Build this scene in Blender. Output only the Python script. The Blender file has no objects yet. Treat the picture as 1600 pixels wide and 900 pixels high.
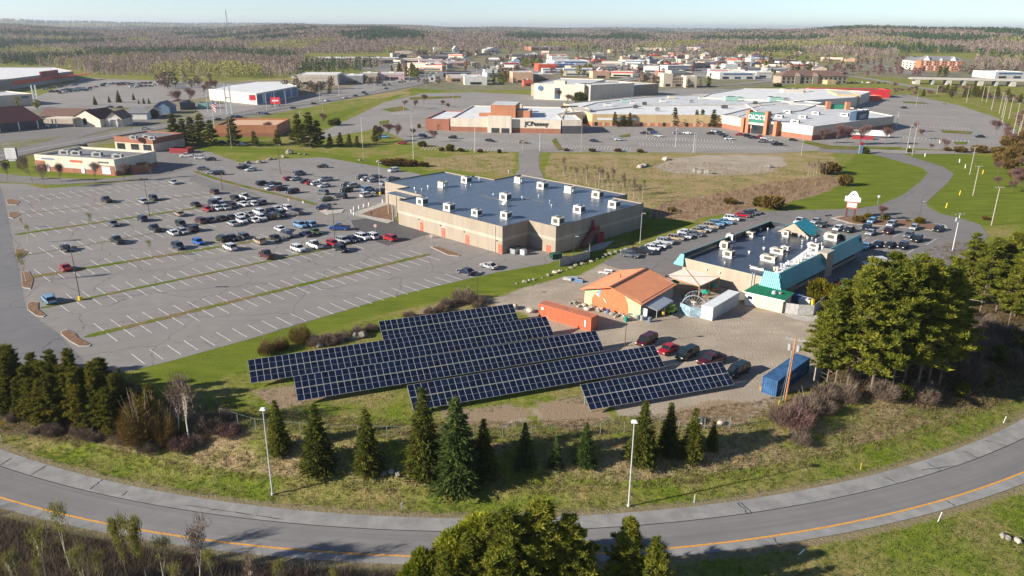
import bpy, math, random
import numpy as np
from mathutils import Vector, Matrix, noise as mnoise
R = random.Random(11)
NR = np.random.default_rng(7)
scene = bpy.context.scene
col = scene.collection
# ------------------------------------------------------------ camera, sky, sun, exposure
F_PX, CAM_H, ROLL = 1160.0, 53.7, 0.008
PITCH = math.atan(405 / F_PX)
cam_d = bpy.data.cameras.new('camera'); cam = bpy.data.objects.new('camera', cam_d); col.objects.link(cam)
cam_d.sensor_width = 36; cam_d.lens = 36 * F_PX / 1600; cam_d.clip_start = 0.5; cam_d.clip_end = 60000
_c, _s = math.cos(PITCH), math.sin(PITCH); _cr, _sr = math.cos(ROLL), math.sin(ROLL)
FWD = Vector((0, _c, -_s)); UP0 = Vector((0, _s, _c)); RT0 = Vector((1, 0, 0))
RT = RT0 * _cr + UP0 * _sr; UPV = UP0 * _cr - RT0 * _sr
cam.matrix_world = Matrix(((RT.x, UPV.x, -FWD.x, 0), (RT.y, UPV.y, -FWD.y, 0), (RT.z, UPV.z, -FWD.z, CAM_H), (0, 0, 0, 1)))
scene.camera = cam
SUN_EL, SHADOW_AZ = 22.5, 19.0            # shadows fall toward this azimuth (from +x, counter-clockwise)
world = bpy.data.worlds.new('World'); scene.world = world; world.use_nodes = True
wn = world.node_tree.nodes; wl = world.node_tree.links
sky = wn.new('ShaderNodeTexSky'); sky.sky_type = 'NISHITA'; sky.sun_disc = False
sky.sun_elevation = math.radians(SUN_EL)
sun_az = math.radians(SHADOW_AZ + 180)    # direction towards the sun, from +x ccw
sky.sun_rotation = math.pi / 2 - sun_az
sky.altitude = 50; sky.air_density = 0.6; sky.dust_density = 0.0; sky.ozone_density = 1.3
wl.new(sky.outputs[0], wn['Background'].inputs[0]); wn['Background'].inputs[1].default_value = 0.064
sd_ = bpy.data.lights.new('sun', 'SUN'); sd_.energy = 4.4; sd_.angle = math.radians(0.55); sd_.color = (1.0, 0.92, 0.79)
sun = bpy.data.objects.new('sun', sd_); col.objects.link(sun)
e_ = math.radians(SUN_EL)
to_sun = Vector((math.cos(e_) * math.cos(sun_az), math.cos(e_) * math.sin(sun_az), math.sin(e_)))
sun.rotation_euler = to_sun.to_track_quat('Z', 'Y').to_euler()
scene.view_settings.view_transform = 'Standard'; scene.view_settings.look = 'None'
scene.view_settings.exposure = 1.20; scene.view_settings.gamma = 1
cy = scene.cycles; cy.max_bounces = 4; cy.diffuse_bounces = 3; cy.glossy_bounces = 2; cy.transmission_bounces = 2
cy.transparent_max_bounces = 4; cy.volume_bounces = 0; cy.use_denoising = True
try: cy.use_persistent_data = False
except Exception: pass

# ------------------------------------------------------------ geometry helpers
CX, CY0 = -6.0, 0.0
def ramp_arc(cy_, r):
    return (-6.0, cy_, r)
ARC_TOP, ARC_SH, ARC_YEL, ARC_BOT = ramp_arc(231.0, 154.4), ramp_arc(233.6, 159.6), ramp_arc(238.2, 168.7), ramp_arc(240.7, 172.6)
def sstep(a, b, x):
    t = np.clip((x - a) / (b - a), 0, 1); return t * t * (3 - 2 * t)
def terr_np(x, y):
    x = np.asarray(x, float); y = np.asarray(y, float)
    rr = np.hypot(x + 6, y - 231)
    low = sstep(140, 152, rr) * (1 - sstep(125, 175, y))
    z = -3.0 * low
    nz = sstep(156, 163, rr - 18) * (1 - sstep(80, 120, y))
    # far hills
    d = np.hypot(x, y); a = np.degrees(np.arctan2(x, y))
    und = 5 * np.sin(x / 310 + 1.3) * np.cos(y / 420 + .4) + 3 * np.sin(x / 140 + y / 210)
    z = z + sstep(2000, 2600, d) * (und + 2)
    hill = 25 * np.exp(-((a + 12) / 9) ** 2) * sstep(1500, 2300, d)
    hill += (24 + 4 * np.sin(a / 3.1) + 3 * np.sin(a / 1.3 + 2)) * sstep(2100, 3400, d)
    hill += 26 * np.exp(-((a - 27) / 11) ** 2) * sstep(1500, 2400, d)
    hill += 12 * np.sin(x / 900 + 2) * np.cos(y / 1100) * sstep(2200, 4000, d)
    hill += (20 + 10 * np.sin(a / 7 + .6) + 38 * np.exp(-((a + 30) / 15) ** 2)) * sstep(5500, 10000, d)
    return z + hill
def T(x, y): return float(terr_np(x, y))
def ray(px, py):
    X, Y = px - 800, 450 - py
    return RT0 * X * 1.0, X, Y
def G(px, py, z=0.0):
    X, Y = px - 800, 450 - py
    x = X * _cr - Y * _sr; y = X * _sr + Y * _cr
    dx, dy, dz = x, F_PX * _c + y * _s, -F_PX * _s + y * _c
    t = (z - CAM_H) / dz
    return Vector((dx * t, dy * t, z))
def GT(px, py):
    z = 0.0
    for i in range(12):
        p = G(px, py, z); z = T(p.x, p.y)
    p = G(px, py, z); p.z = z
    return p
AZ = math.radians(-44); U = Vector((math.cos(AZ), math.sin(AZ), 0)); V = Vector((-math.sin(AZ), math.cos(AZ), 0))
def UVp(u, v, z=0): p = U * u + V * v; return Vector((p.x, p.y, z))
def uv_of(p): return (p.dot(U), p.dot(V))

# ------------------------------------------------------------ object helpers
def new_mesh(name, verts, faces, mats=None, midx=None, smooth=False):
    me = bpy.data.meshes.new(name)
    me.from_pydata([tuple(v) for v in verts], [], faces)
    for m in (mats or []): me.materials.append(m)
    if midx is not None: me.polygons.foreach_set('material_index', midx)
    if smooth: me.polygons.foreach_set('use_smooth', [True] * len(me.polygons))
    me.update(); return me
def link(name, me, parent=None, loc=None, rz=0):
    o = bpy.data.objects.new(name, me); col.objects.link(o)
    if parent is not None: o.parent = parent
    if loc is not None: o.location = loc
    if rz: o.rotation_euler = (0, 0, rz)
    return o
def tag(o, label, cat, group=None):
    o['label'] = label; o['category'] = cat
    if group: o['group'] = group
    return o
def thing(name, label, cat, loc=(0, 0, 0), rz=0, group=None):
    o = bpy.data.objects.new(name, None); col.objects.link(o); o.location = loc; o.rotation_euler = (0, 0, rz)
    o.empty_display_size = 0.5
    return tag(o, label, cat, group)
def struct(o, kind='structure'): o['kind'] = kind; return o
def copy_tree(o, parent=None):
    c = o.copy(); col.objects.link(c)
    if parent is not None: c.parent = parent
    for ch in o.children: copy_tree(ch, c)
    return c

class MB:
    """collects faces for one mesh; each face carries a material slot"""
    def __init__(s): s.v = []; s.f = []; s.m = []; s.mats = []
    def slot(s, m):
        if m not in s.mats: s.mats.append(m)
        return s.mats.index(m)
    def poly(s, pts, m):
        i = len(s.v); s.v += [tuple(p) for p in pts]; s.f.append(tuple(range(i, i + len(pts)))); s.m.append(s.slot(m))
    def box(s, c, sz, m, rz=0, top=None, taper=1.0):
        cx, cy, cz = c; a, b, h = sz[0] / 2, sz[1] / 2, sz[2]
        cr, sr = math.cos(rz), math.sin(rz); i = len(s.v)
        for k, (z, t) in enumerate(((cz, 1), (cz + h, taper))):
            for x, y in ((-a, -b), (a, -b), (a, b), (-a, b)):
                x *= t; y *= t; s.v.append((cx + x * cr - y * sr, cy + x * sr + y * cr, z))
        F = [(3, 2, 1, 0), (4, 5, 6, 7), (0, 1, 5, 4), (1, 2, 6, 5), (2, 3, 7, 6), (3, 0, 4, 7)]
        for k, f in enumerate(F):
            s.f.append(tuple(i + q for q in f)); s.m.append(s.slot(top if (top is not None and k == 1) else m))
    def tube(s, p, q, r, m, n=6, r2=None, cap=True):
        p, q = Vector(p), Vector(q); r2 = r if r2 is None else r2
        d = (q - p); L = d.length
        if L < 1e-6: return
        d /= L; a = d.orthogonal().normalized(); b = d.cross(a); i = len(s.v)
        for c, rr in ((p, r), (q, r2)):
            for k in range(n):
                t = 2 * math.pi * k / n; s.v.append(tuple(c + (a * math.cos(t) + b * math.sin(t)) * rr))
        sl = s.slot(m)
        for k in range(n):
            k2 = (k + 1) % n; s.f.append((i + k, i + k2, i + n + k2, i + n + k)); s.m.append(sl)
        if cap:
            s.f.append(tuple(i + k for k in reversed(range(n)))); s.m.append(sl)
            s.f.append(tuple(i + n + k for k in range(n))); s.m.append(sl)
    def prism(s, pts, z0, z1, m, top=None, bottom=True):
        n = len(pts); i = len(s.v)
        ar = sum(pts[k][0] * pts[(k + 1) % n][1] - pts[(k + 1) % n][0] * pts[k][1] for k in range(n))
        if ar < 0: pts = list(reversed(pts))
        for z in (z0, z1): s.v += [(p[0], p[1], z) for p in pts]
        for k in range(n):
            k2 = (k + 1) % n; s.f.append((i + k, i + k2, i + n + k2, i + n + k)); s.m.append(s.slot(m))
        s.f.append(tuple(i + n + k for k in range(n))); s.m.append(s.slot(top or m))
        if bottom: s.f.append(tuple(i + k for k in reversed(range(n)))); s.m.append(s.slot(m))
    def mesh(s, name, smooth=False): return new_mesh(name, s.v, s.f, s.mats, s.m, smooth)
    def build(s, name, parent=None, loc=None, rz=0, smooth=False): return link(name, s.mesh(name, smooth), parent, loc, rz)

# ------------------------------------------------------------ materials
def mat(name, c, rough=0.8, var=0.0, scale=1.0, c2=None, metal=0.0, bump=0.0, spec=0.3, coord='Object', detail=4, coat=0, stretch=None):
    m = bpy.data.materials.new(name); m.use_nodes = True; nt = m.node_tree; N = nt.nodes; L = nt.links
    b = N['Principled BSDF']; b.inputs['Roughness'].default_value = rough; b.inputs['Metallic'].default_value = metal
    b.inputs['Specular IOR Level'].default_value = spec
    b.inputs['Base Color'].default_value = (*c, 1)
    if coat: b.inputs['Coat Weight'].default_value = coat; b.inputs['Coat Roughness'].default_value = .08
    if var or c2 or bump:
        tc = N.new('ShaderNodeTexCoord') if coord == 'Object' else N.new('ShaderNodeNewGeometry')
        out = tc.outputs['Object'] if coord == 'Object' else tc.outputs['Position']
        if stretch:
            mp = N.new('ShaderNodeMapping'); mp.inputs['Scale'].default_value = stretch; L.new(out, mp.inputs[0]); out = mp.outputs[0]
        nz = N.new('ShaderNodeTexNoise'); nz.inputs['Scale'].default_value = scale; nz.inputs['Detail'].default_value = detail
        nz.inputs['Roughness'].default_value = .6
        L.new(out, nz.inputs[0])
        rp = N.new('ShaderNodeValToRGB')
        ca = c2 if c2 else tuple(max(0, v * (1 - var)) for v in c); cb = c if c2 else tuple(v * (1 + var) for v in c)
        rp.color_ramp.elements[0].position = .35; rp.color_ramp.elements[1].position = .65
        rp.color_ramp.elements[0].color = (*ca, 1); rp.color_ramp.elements[1].color = (*cb, 1)
        L.new(nz.outputs[0], rp.inputs[0]); L.new(rp.outputs[0], b.inputs['Base Color'])
        if bump:
            bm = N.new('ShaderNodeBump'); bm.inputs['Strength'].default_value = bump; bm.inputs['Distance'].default_value = .1
            L.new(nz.outputs[0], bm.inputs['Height']); L.new(bm.outputs[0], b.inputs['Normal'])
    return m
class NT:
    """tiny node-building helper"""
    def __init__(s, name, rough=.9, spec=.2):
        s.m = bpy.data.materials.new(name); s.m.use_nodes = True; s.N = s.m.node_tree.nodes; s.L = s.m.node_tree.links
        s.b = s.N['Principled BSDF']; s.b.inputs['Roughness'].default_value = rough; s.b.inputs['Specular IOR Level'].default_value = spec
        g = s.N.new('ShaderNodeNewGeometry'); s.pos = g.outputs['Position']
    def put(s, sock, v):
        if hasattr(v, 'is_output') or isinstance(v, bpy.types.NodeSocket): s.L.new(v, sock)
        else: sock.default_value = (*v, 1) if isinstance(v, tuple) and len(v) == 3 and sock.type == 'RGBA' else v
    def noise(s, scale, detail=4, rough=.6, vec=None, stretch=None, dist=0):
        v = vec or s.pos
        if stretch:
            mp = s.N.new('ShaderNodeMapping'); mp.inputs['Scale'].default_value = stretch; s.L.new(v, mp.inputs[0]); v = mp.outputs[0]
        n = s.N.new('ShaderNodeTexNoise'); n.inputs['Scale'].default_value = scale; n.inputs['Detail'].default_value = detail
        n.inputs['Roughness'].default_value = rough; n.inputs['Distortion'].default_value = dist; s.L.new(v, n.inputs[0]); return n.outputs[0]
    def ramp(s, x, a, b, ca=(0, 0, 0), cb=(1, 1, 1)):
        r = s.N.new('ShaderNodeValToRGB'); e = r.color_ramp.elements; e[0].position = a; e[1].position = b; e[0].color = (*ca, 1); e[1].color = (*cb, 1)
        s.L.new(x, r.inputs[0]); return r.outputs[0]
    def math(s, op, a, b=0.0, c=0.0, clamp=False):
        n = s.N.new('ShaderNodeMath'); n.operation = op; n.use_clamp = clamp
        s.put(n.inputs[0], a); s.put(n.inputs[1], b); s.put(n.inputs[2], c); return n.outputs[0]
    def mix(s, f, a, b, mode='MIX'):
        n = s.N.new('ShaderNodeMixRGB'); n.blend_type = mode; s.put(n.inputs[0], f); s.put(n.inputs[1], a); s.put(n.inputs[2], b); return n.outputs[0]
    def attr(s, name):
        n = s.N.new('ShaderNodeAttribute'); n.attribute_name = name; return n.outputs['Fac']
    def base(s, x): s.put(s.b.inputs['Base Color'], x)
    def bump(s, h, strength=.5, dist=.1):
        n = s.N.new('ShaderNodeBump'); n.inputs['Strength'].default_value = strength; n.inputs['Distance'].default_value = dist
        s.L.new(h, n.inputs['Height']); s.L.new(n.outputs[0], s.b.inputs['Normal'])

# asphalt with cracks, patches and tyre-worn lanes
def asphalt(name, base, dark, crack=True, tint=(1, 1, 1)):
    a = NT(name, .88, .25)
    big = a.noise(.035, 3); mid = a.noise(.35, 5, .65); fine = a.noise(6, 3, .7)
    c = a.mix(a.ramp(big, .38, .62), dark, base)
    c = a.mix(.35, c, a.mix(a.ramp(mid, .3, .7), tuple(v * .72 for v in base), tuple(v * 1.18 for v in base)))
    c = a.mix(a.ramp(fine, .45, .8, (0, 0, 0), (.35, .35, .35)), c, tuple(v * 1.3 for v in base))
    if crack:
        def cr(sc, w, seedv):
            mp = a.N.new('ShaderNodeMapping'); mp.inputs['Location'].default_value = (seedv, seedv * 2, 0); a.L.new(a.pos, mp.inputs[0])
            d = a.N.new('ShaderNodeTexNoise'); d.inputs['Scale'].default_value = sc * 2.2; d.inputs['Detail'].default_value = 4; a.L.new(mp.outputs[0], d.inputs[0])
            ad = a.N.new('ShaderNodeMixRGB'); ad.blend_type = 'ADD'; ad.inputs[0].default_value = 1; a.L.new(mp.outputs[0], ad.inputs[1])
            sc2 = a.N.new('ShaderNodeMixRGB'); sc2.blend_type = 'MULTIPLY'; sc2.inputs[0].default_value = 1; sc2.inputs[2].default_value = (.42 / sc, .42 / sc, 0, 1)
            a.L.new(d.outputs['Color'], sc2.inputs[1]); a.L.new(sc2.outputs[0], ad.inputs[2])
            v = a.N.new('ShaderNodeTexVoronoi'); v.feature = 'DISTANCE_TO_EDGE'; v.voronoi_dimensions = '2D'; v.inputs['Scale'].default_value = sc
            a.L.new(ad.outputs[0], v.inputs[0]); return a.ramp(v.outputs['Distance'], w * .3, w, (1, 1, 1), (0, 0, 0))
        k1 = cr(.07, .0085, 3.0);         c = a.mix(a.ramp(a.noise(.5, 4, .6, stretch=(.25, 1.4, 1)), .56, .72, (0, 0, 0), (.3, .3, .3)), c, tuple(v * .6 for v in base))
        k = k1
        c = a.mix(a.math('MULTIPLY', k, .62), c, (.035, .034, .034))
    if name == 'asphalt_road':     # wheel paths that follow the curve
        sb = a.N.new('ShaderNodeVectorMath'); sb.operation = 'DISTANCE'; sb.inputs[1].default_value = (-6, 236, 0); sx = a.N.new('ShaderNodeSeparateXYZ'); a.L.new(a.pos, sx.inputs[0])
        fl = a.N.new('ShaderNodeCombineXYZ'); a.L.new(sx.outputs[0], fl.inputs[0]); a.L.new(sx.outputs[1], fl.inputs[1]); a.L.new(fl.outputs[0], sb.inputs[0])
        cb = a.N.new('ShaderNodeCombineXYZ'); a.L.new(a.math('MULTIPLY', sb.outputs['Value'], 1.1), cb.inputs[0]); a.L.new(a.math('MULTIPLY', sx.outputs[0], .02), cb.inputs[1])
        c = a.mix(a.ramp(a.noise(1.0, 2, .5, vec=cb.outputs[0]), .35, .65, (0, 0, 0), (.55, .55, .55)), c, tuple(v * .66 for v in base))
    a.base(c); a.bump(fine, .25, .03); return a.m
M = {}
M['asphalt_old'] = asphalt('asphalt_old', (.245, .225, .212), (.205, .19, .18))
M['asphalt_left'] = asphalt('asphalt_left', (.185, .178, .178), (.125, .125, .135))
M['asphalt_new'] = asphalt('asphalt_new', (.105, .10, .10), (.09, .087, .087), False)
M['asphalt_mid'] = asphalt('asphalt_mid', (.20, .185, .175), (.165, .153, .147))
M['asphalt_road'] = asphalt('asphalt_road', (.215, .205, .205), (.18, .172, .175), False)
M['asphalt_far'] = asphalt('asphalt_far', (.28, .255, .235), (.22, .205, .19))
M['concrete_shoulder'] = mat('shoulder', (.245, .24, .235), .9, .16, .5, bump=.1, coord='G')
M['concrete'] = mat('concrete', (.42, .39, .35), .9, .14, .8, coord='G')
M['kerb'] = mat('kerb', (.40, .36, .31), .9, .2, 2, coord='G')
M['paint_white'] = mat('paint_white', (.74, .72, .69), .8, .22, 1.3, coord='G')
M['paint_yellow'] = mat('paint_yellow', (.62, .30, .06), .8, .2, 3, coord='G')
M['crack'] = mat('tar', (.03, .03, .03), .6)
M['grass_strip'] = None

# ------------------------------------------------------------ ground zones
def PX(pts, z=0): return [tuple(G(x, y, z)[:2]) for x, y in pts]
ZONES = {
 'lawn': [PX([(1190, 333), (1275, 329), (1340, 327), (1370, 322), (1412, 305), (1440, 282), (1450, 270), (1430, 258), (1360, 240), (1338, 240), (1318, 262), (1312, 285), (1220, 322)]),
          PX([(1405, 240), (1475, 262), (1490, 272), (1482, 285), (1447, 317), (1470, 335), (1532, 352), (1640, 350), (1760, 300), (1700, 255), (1600, 246), (1420, 238)]),
          PX([(216, 577), (275, 562), (400, 527), (600, 467), (692, 445), (775, 426), (857, 412), (905, 395), (975, 385), (1030, 362), (1080, 352), (1100, 352), (1010, 330), (990, 345), (985, 375), (970, 398), (870, 445), (800, 455), (720, 462), (640, 480), (560, 500), (470, 530), (380, 570), (330, 600), (250, 600)]),
          PX([(507, 246), (657, 272), (670, 268), (640, 258), (560, 246), (500, 238), (430, 232), (300, 228), (290, 236), (420, 240)]),
          PX([(330, 218), (420, 195), (560, 168), (640, 146), (700, 142), (620, 148), (560, 172), (520, 192), (470, 210), (380, 222), (250, 226), (270, 232), (400, 232)]),
          PX([(630, 143), (660, 133), (720, 131), (725, 141), (690, 143)]),
          PX([(0, 262), (60, 274), (150, 277), (240, 270), (180, 262), (60, 266)]),
          PX([(0, 232), (40, 240), (40, 268), (0, 270)]),
          PX([(1480, 170), (1530, 175), (1570, 200), (1590, 245), (1555, 243), (1562, 220), (1545, 195), (1515, 178)]),
          PX([(1030, 150), (1230, 128), (1240, 134), (1130, 146)])],
 'gravel': [PX([(760, 470), (800, 456), (880, 432), (908, 430), (940, 412), (975, 395), (1060, 432), (1178, 480), (1280, 498), (1330, 510), (1310, 560), (1280, 600), (1240, 612), (1190, 640), (1150, 665), (1090, 668), (1020, 655), (960, 650), (960, 600), (900, 560), (860, 520), (820, 490)]),
            PX([(1020, 262), (1050, 248), (1100, 242), (1220, 243), (1230, 258), (1190, 272), (1110, 274), (1050, 270)]),
            PX([(690, 400), (760, 420), (850, 402), (880, 390), (830, 385), (790, 398)]),
            PX([(830, 640), (860, 632), (930, 640), (960, 655), (900, 668), (850, 662)]),
            PX([(740, 655), (800, 645), (830, 658), (790, 668)])],
 'dry': [PX([(860, 240), (1300, 238), (1312, 262), (1290, 290), (1180, 320), (1080, 345), (990, 345), (1000, 316), (940, 300), (850, 276)]),
         PX([(660, 246), (780, 240), (805, 240), (800, 272), (740, 268), (670, 262)]),
         PX([(560, 515), (640, 492), (700, 470), (790, 462), (800, 478), (700, 488), (600, 505)]),
         PX([(0, 112), (200, 125), (330, 128), (500, 120), (640, 112), (640, 150), (480, 160), (330, 142), (120, 128), (0, 118)])],
 'reed': [PX([(1130, 300), (1230, 280), (1310, 276), (1316, 285), (1290, 300), (1215, 322), (1160, 330), (1080, 344), (1010, 340), (1030, 318)])],
 'urban': [PX([(1290, 100), (1400, 92), (1640, 100), (1640, 140), (1500, 128), (1340, 118)]), PX([(560, 92), (640, 86), (640, 104), (560, 112)]), PX([(560, 130), (640, 100), (640, 88), (900, 78), (1100, 80), (1300, 100), (1340, 118), (1230, 134), (1030, 150), (830, 140), (700, 142)]), PX([(-60, 150), (60, 150), (130, 122), (300, 128), (480, 125), (640, 118), (560, 150), (330, 200), (-60, 260)])],
 'bare': [PX([(395, 610), (470, 600), (520, 620), (430, 640)]), PX([(690, 640), (800, 632), (830, 650), (760, 668), (700, 664)]), PX([(835, 628), (930, 618), (960, 650), (900, 672), (850, 664)]), PX([(1040, 640), (1130, 625), (1190, 630), (1150, 662), (1060, 662)]), PX([(560, 520), (640, 494), (700, 470), (770, 462), (700, 484), (610, 512)])],
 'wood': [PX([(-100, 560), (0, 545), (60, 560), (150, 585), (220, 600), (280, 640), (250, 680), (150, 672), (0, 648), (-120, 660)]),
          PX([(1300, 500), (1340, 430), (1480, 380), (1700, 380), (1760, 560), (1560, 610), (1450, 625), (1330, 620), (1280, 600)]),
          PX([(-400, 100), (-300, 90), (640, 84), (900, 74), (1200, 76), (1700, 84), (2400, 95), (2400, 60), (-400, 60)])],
}
def sd_poly(px, py, poly):
    P = np.array(poly); n = len(P); d = np.full(px.shape, 1e18); ins = np.zeros(px.shape, bool)
    for i in range(n):
        a = P[i]; b = P[(i + 1) % n]; e = b - a; wx = px - a[0]; wy = py - a[1]
        t = np.clip((wx * e[0] + wy * e[1]) / (e @ e + 1e-12), 0, 1)
        d = np.minimum(d, (wx - e[0] * t) ** 2 + (wy - e[1] * t) ** 2)
        c1 = (a[1] <= py) & (b[1] > py); c2 = (a[1] > py) & (b[1] <= py)
        cr = e[0] * wy - e[1] * wx
        ins ^= (c1 & (cr > 0)) | (c2 & (cr < 0))
    return np.where(ins, 1, -1) * np.sqrt(d)
def zone_w(x, y, key):
    soft = np.maximum(3.0, np.hypot(x, y) * .012)
    w = np.full(x.shape, -1e9)
    for p in ZONES[key]: w = np.maximum(w, sd_poly(x, y, p))
    return np.clip(.5 + w / soft * .5, 0, 1)

# near woods / ramp-side zones by radius
angs = np.concatenate([np.arange(-180, -52, 6.0), np.arange(-52, 52, .26), np.arange(52, 180.1, 6.0)])
rad = [2.0]
while rad[-1] < 26000:
    r = rad[-1]; rad.append(r + (4 if r < 50 else .75 if r < 230 else r * .0045 if r < 900 else r * .02 if r < 12000 else r * .12))
rad = np.array(rad)
AA, RR = np.meshgrid(np.radians(angs), rad, indexing='ij')
gx = RR * np.sin(AA); gy = RR * np.cos(AA)
gz = terr_np(gx, gy)
rr_ = np.hypot(gx + 6, gy - 231)
rough = sstep(139, 146, rr_) * (gy < 150)
nmap = np.sin(gx * 1.7 + np.sin(gy * .9) * 2) * np.cos(gy * 1.9 + np.sin(gx * .7) * 2)
onroad = (rr_ > 151.5) & (rr_ < 181)
gz = gz + np.where(onroad, -.03, rough * .10 * nmap) * (gy < 150) - np.where(np.hypot(gx, gy) > 100, .0, .0)
na, nr = AA.shape
idx = np.arange(na * nr).reshape(na, nr)
f = np.stack([idx[:-1, :-1].ravel(), idx[:-1, 1:].ravel(), idx[1:, 1:].ravel(), idx[1:, :-1].ravel()], 1)[:, ::-1]
me = bpy.data.meshes.new('ground')
me.vertices.add(na * nr); me.vertices.foreach_set('co', np.stack([gx, gy, gz], -1).ravel())
me.loops.add(f.size); me.loops.foreach_set('vertex_index', f.ravel()[:].astype(np.int32))
me.polygons.add(len(f)); me.polygons.foreach_set('loop_start', (np.arange(len(f)) * 4).astype(np.int32)); me.polygons.foreach_set('loop_total', np.full(len(f), 4, np.int32))
me.update(calc_edges=True); me.polygons.foreach_set('use_smooth', np.ones(len(f), bool))
def add_attr(me, name, arr):
    a = me.attributes.new(name, 'FLOAT', 'POINT'); a.data.foreach_set('value', np.asarray(arr, np.float32).ravel())
for k in ZONES: add_attr(me, k, zone_w(gx.ravel(), gy.ravel(), k))
slope_w = sstep(140, 143, rr_) * (1 - sstep(147, 150.5, rr_)) * (gy < 150)     # scruffy embankment band
verge_w = np.maximum(sstep(149, 151.5, rr_) * (1 - sstep(153.6, 154.4, rr_)), sstep(182, 183, np.hypot(gx + 6, gy - 240.7 - 0) + 10) * 0) * (gy < 150)
add_attr(me, 'slope', slope_w)
edge_w = (np.abs(rr_ - 154.2) < 1.0) * 1.0 * (gy < 150)
rb = np.hypot(gx + 6, gy - 240.7)
edge_w = np.maximum(edge_w, (np.abs(rb - 172.9) < .8) * 1.0 * (gy < 150))
add_attr(me, 'edge', edge_w)
inner_left = sstep(172.8, 174.5, rb) * (gy < 140) * (1 - sstep(-4, 14, gx))
add_attr(me, 'scrub', inner_left)

g = NT('ground_cover', 1.0, 0.0)
n1 = g.noise(.11, 5, .65); n2 = g.noise(.9, 5, .7); n3 = g.noise(.012, 4, .6); n4 = g.noise(3.5, 4, .7); mow = g.noise(.25, 4, .6, stretch=(.35, 1.3, 1))
def th(name, amp=.55, a=.42, b=.58):
    w = g.attr(name)
    x = g.math('ADD', w, g.math('MULTIPLY', g.math('SUBTRACT', g.math('ADD', g.math('MULTIPLY', n1, .6), g.math('MULTIPLY', n2, .4)), .5), amp * 2))
    return g.ramp(x, a, b)
green = g.mix(g.ramp(n2, .3, .7), (.085, .135, .006), (.19, .235, .018))
straw = g.mix(g.ramp(n2, .3, .7), (.19, .145, .05), (.36, .28, .13))
c = g.mix(g.ramp(n1, .40, .60), green, straw)
c = g.mix(.45, c, g.mix(g.ramp(n1, .45, .7), green, straw))
lawn = g.mix(g.ramp(mow, .3, .7), (.085, .128, .009), (.165, .200, .020))
lawn = g.mix(g.ramp(n1, .62, .78, (0, 0, 0), (.6, .6, .6)), lawn, (.20, .19, .07))
c = g.mix(th('dry'), c, g.mix(g.ramp(n1, .30, .55), g.mix(g.ramp(n2, .3, .7), (.115, .145, .02), (.20, .21, .045)), g.mix(g.ramp(n2, .3, .7), (.26, .19, .09), (.42, .32, .18))))
c = g.mix(th('lawn'), c, lawn)
c = g.mix(th('reed', .5), c, g.mix(g.ramp(n2, .3, .7), (.20, .125, .08), (.40, .27, .19)))
grav = g.mix(g.ramp(n1, .35, .65), (.35, .29, .235), (.48, .405, .33)); grav = g.mix(g.ramp(g.noise(.3, 5, .7, stretch=(.4, 1.6, 1)), .3, .75, (0, 0, 0), (.6, .6, .6)), grav, (.27, .225, .18))
c = g.mix(g.math('MULTIPLY', th('urban', .3), .75), c, g.mix(g.ramp(n1, .35, .65), (.15, .135, .095), (.26, .235, .20)))
c = g.mix(th('gravel', .35), c, grav)
c = g.mix(th('slope', .45), c, g.mix(g.ramp(n1, .40, .6), g.mix(g.ramp(n4, .3, .7), (.23, .165, .085), (.44, .335, .195)), g.mix(g.ramp(n4, .3, .7), (.095, .145, .008), (.20, .24, .02))))
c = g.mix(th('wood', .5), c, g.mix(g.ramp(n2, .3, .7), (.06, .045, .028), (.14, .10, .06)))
c = g.mix(th('scrub', .5), c, g.mix(g.ramp(n2, .3, .7), (.05, .05, .018), (.13, .10, .045)))
c = g.mix(g.math('MULTIPLY', g.ramp(g.attr('edge'), .3, .7), .8), c, g.mix(g.ramp(n4, .3, .7), (.16, .12, .08), (.30, .24, .17)))
c = g.mix(g.ramp(n4, .25, .8, (.0, .0, .0), (.35, .35, .35)), c, g.mix(.5, c, (.32, .28, .16)))
c = g.mix(th('bare', .6), c, g.mix(g.ramp(n4, .3, .7), (.23, .165, .11), (.37, .28, .19)))
g.base(c); g.bump(n4, .8, .25)
me.materials.append(g.m)
ground = struct(link('ground', me))

# ------------------------------------------------------------ paved sheets
from mathutils.geometry import tessellate_polygon
def sheet(name, polys, z, m, parent=None):
    mb = MB()
    for poly in polys:
        pts = [Vector((p[0], p[1], 0)) for p in poly]
        tris = tessellate_polygon([pts])
        i = len(mb.v); mb.v += [(p[0], p[1], z) for p in poly]
        for t in tris:
            a, b, c_ = (pts[k] for k in t)
            t = t if (b - a).cross(c_ - a).z > 0 else tuple(reversed(t))
            mb.f.append(tuple(i + k for k in t)); mb.m.append(mb.slot(m))
    return struct(mb.build(name, parent))
def ribbon_pts(pl, w):
    out_l, out_r = [], []
    P = [Vector((p[0], p[1], 0)) for p in pl]
    for i, p in enumerate(P):
        a = P[max(0, i - 1)]; b = P[min(len(P) - 1, i + 1)]; d = (b - a).normalized(); n = Vector((-d.y, d.x, 0))
        ww = w[i] if isinstance(w, (list, tuple)) else w
        out_l.append(p + n * ww / 2); out_r.append(p - n * ww / 2)
    return out_l, out_r
def ribbon(name, pl, w, z, m, mb=None):
    own = mb is None; mb = mb or MB(); l, r = ribbon_pts(pl, w)
    for i in range(len(l) - 1):
        mb.poly([(r[i].x, r[i].y, z), (r[i + 1].x, r[i + 1].y, z), (l[i + 1].x, l[i + 1].y, z), (l[i].x, l[i].y, z)], m)
    if own: return struct(mb.build(name))
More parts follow.
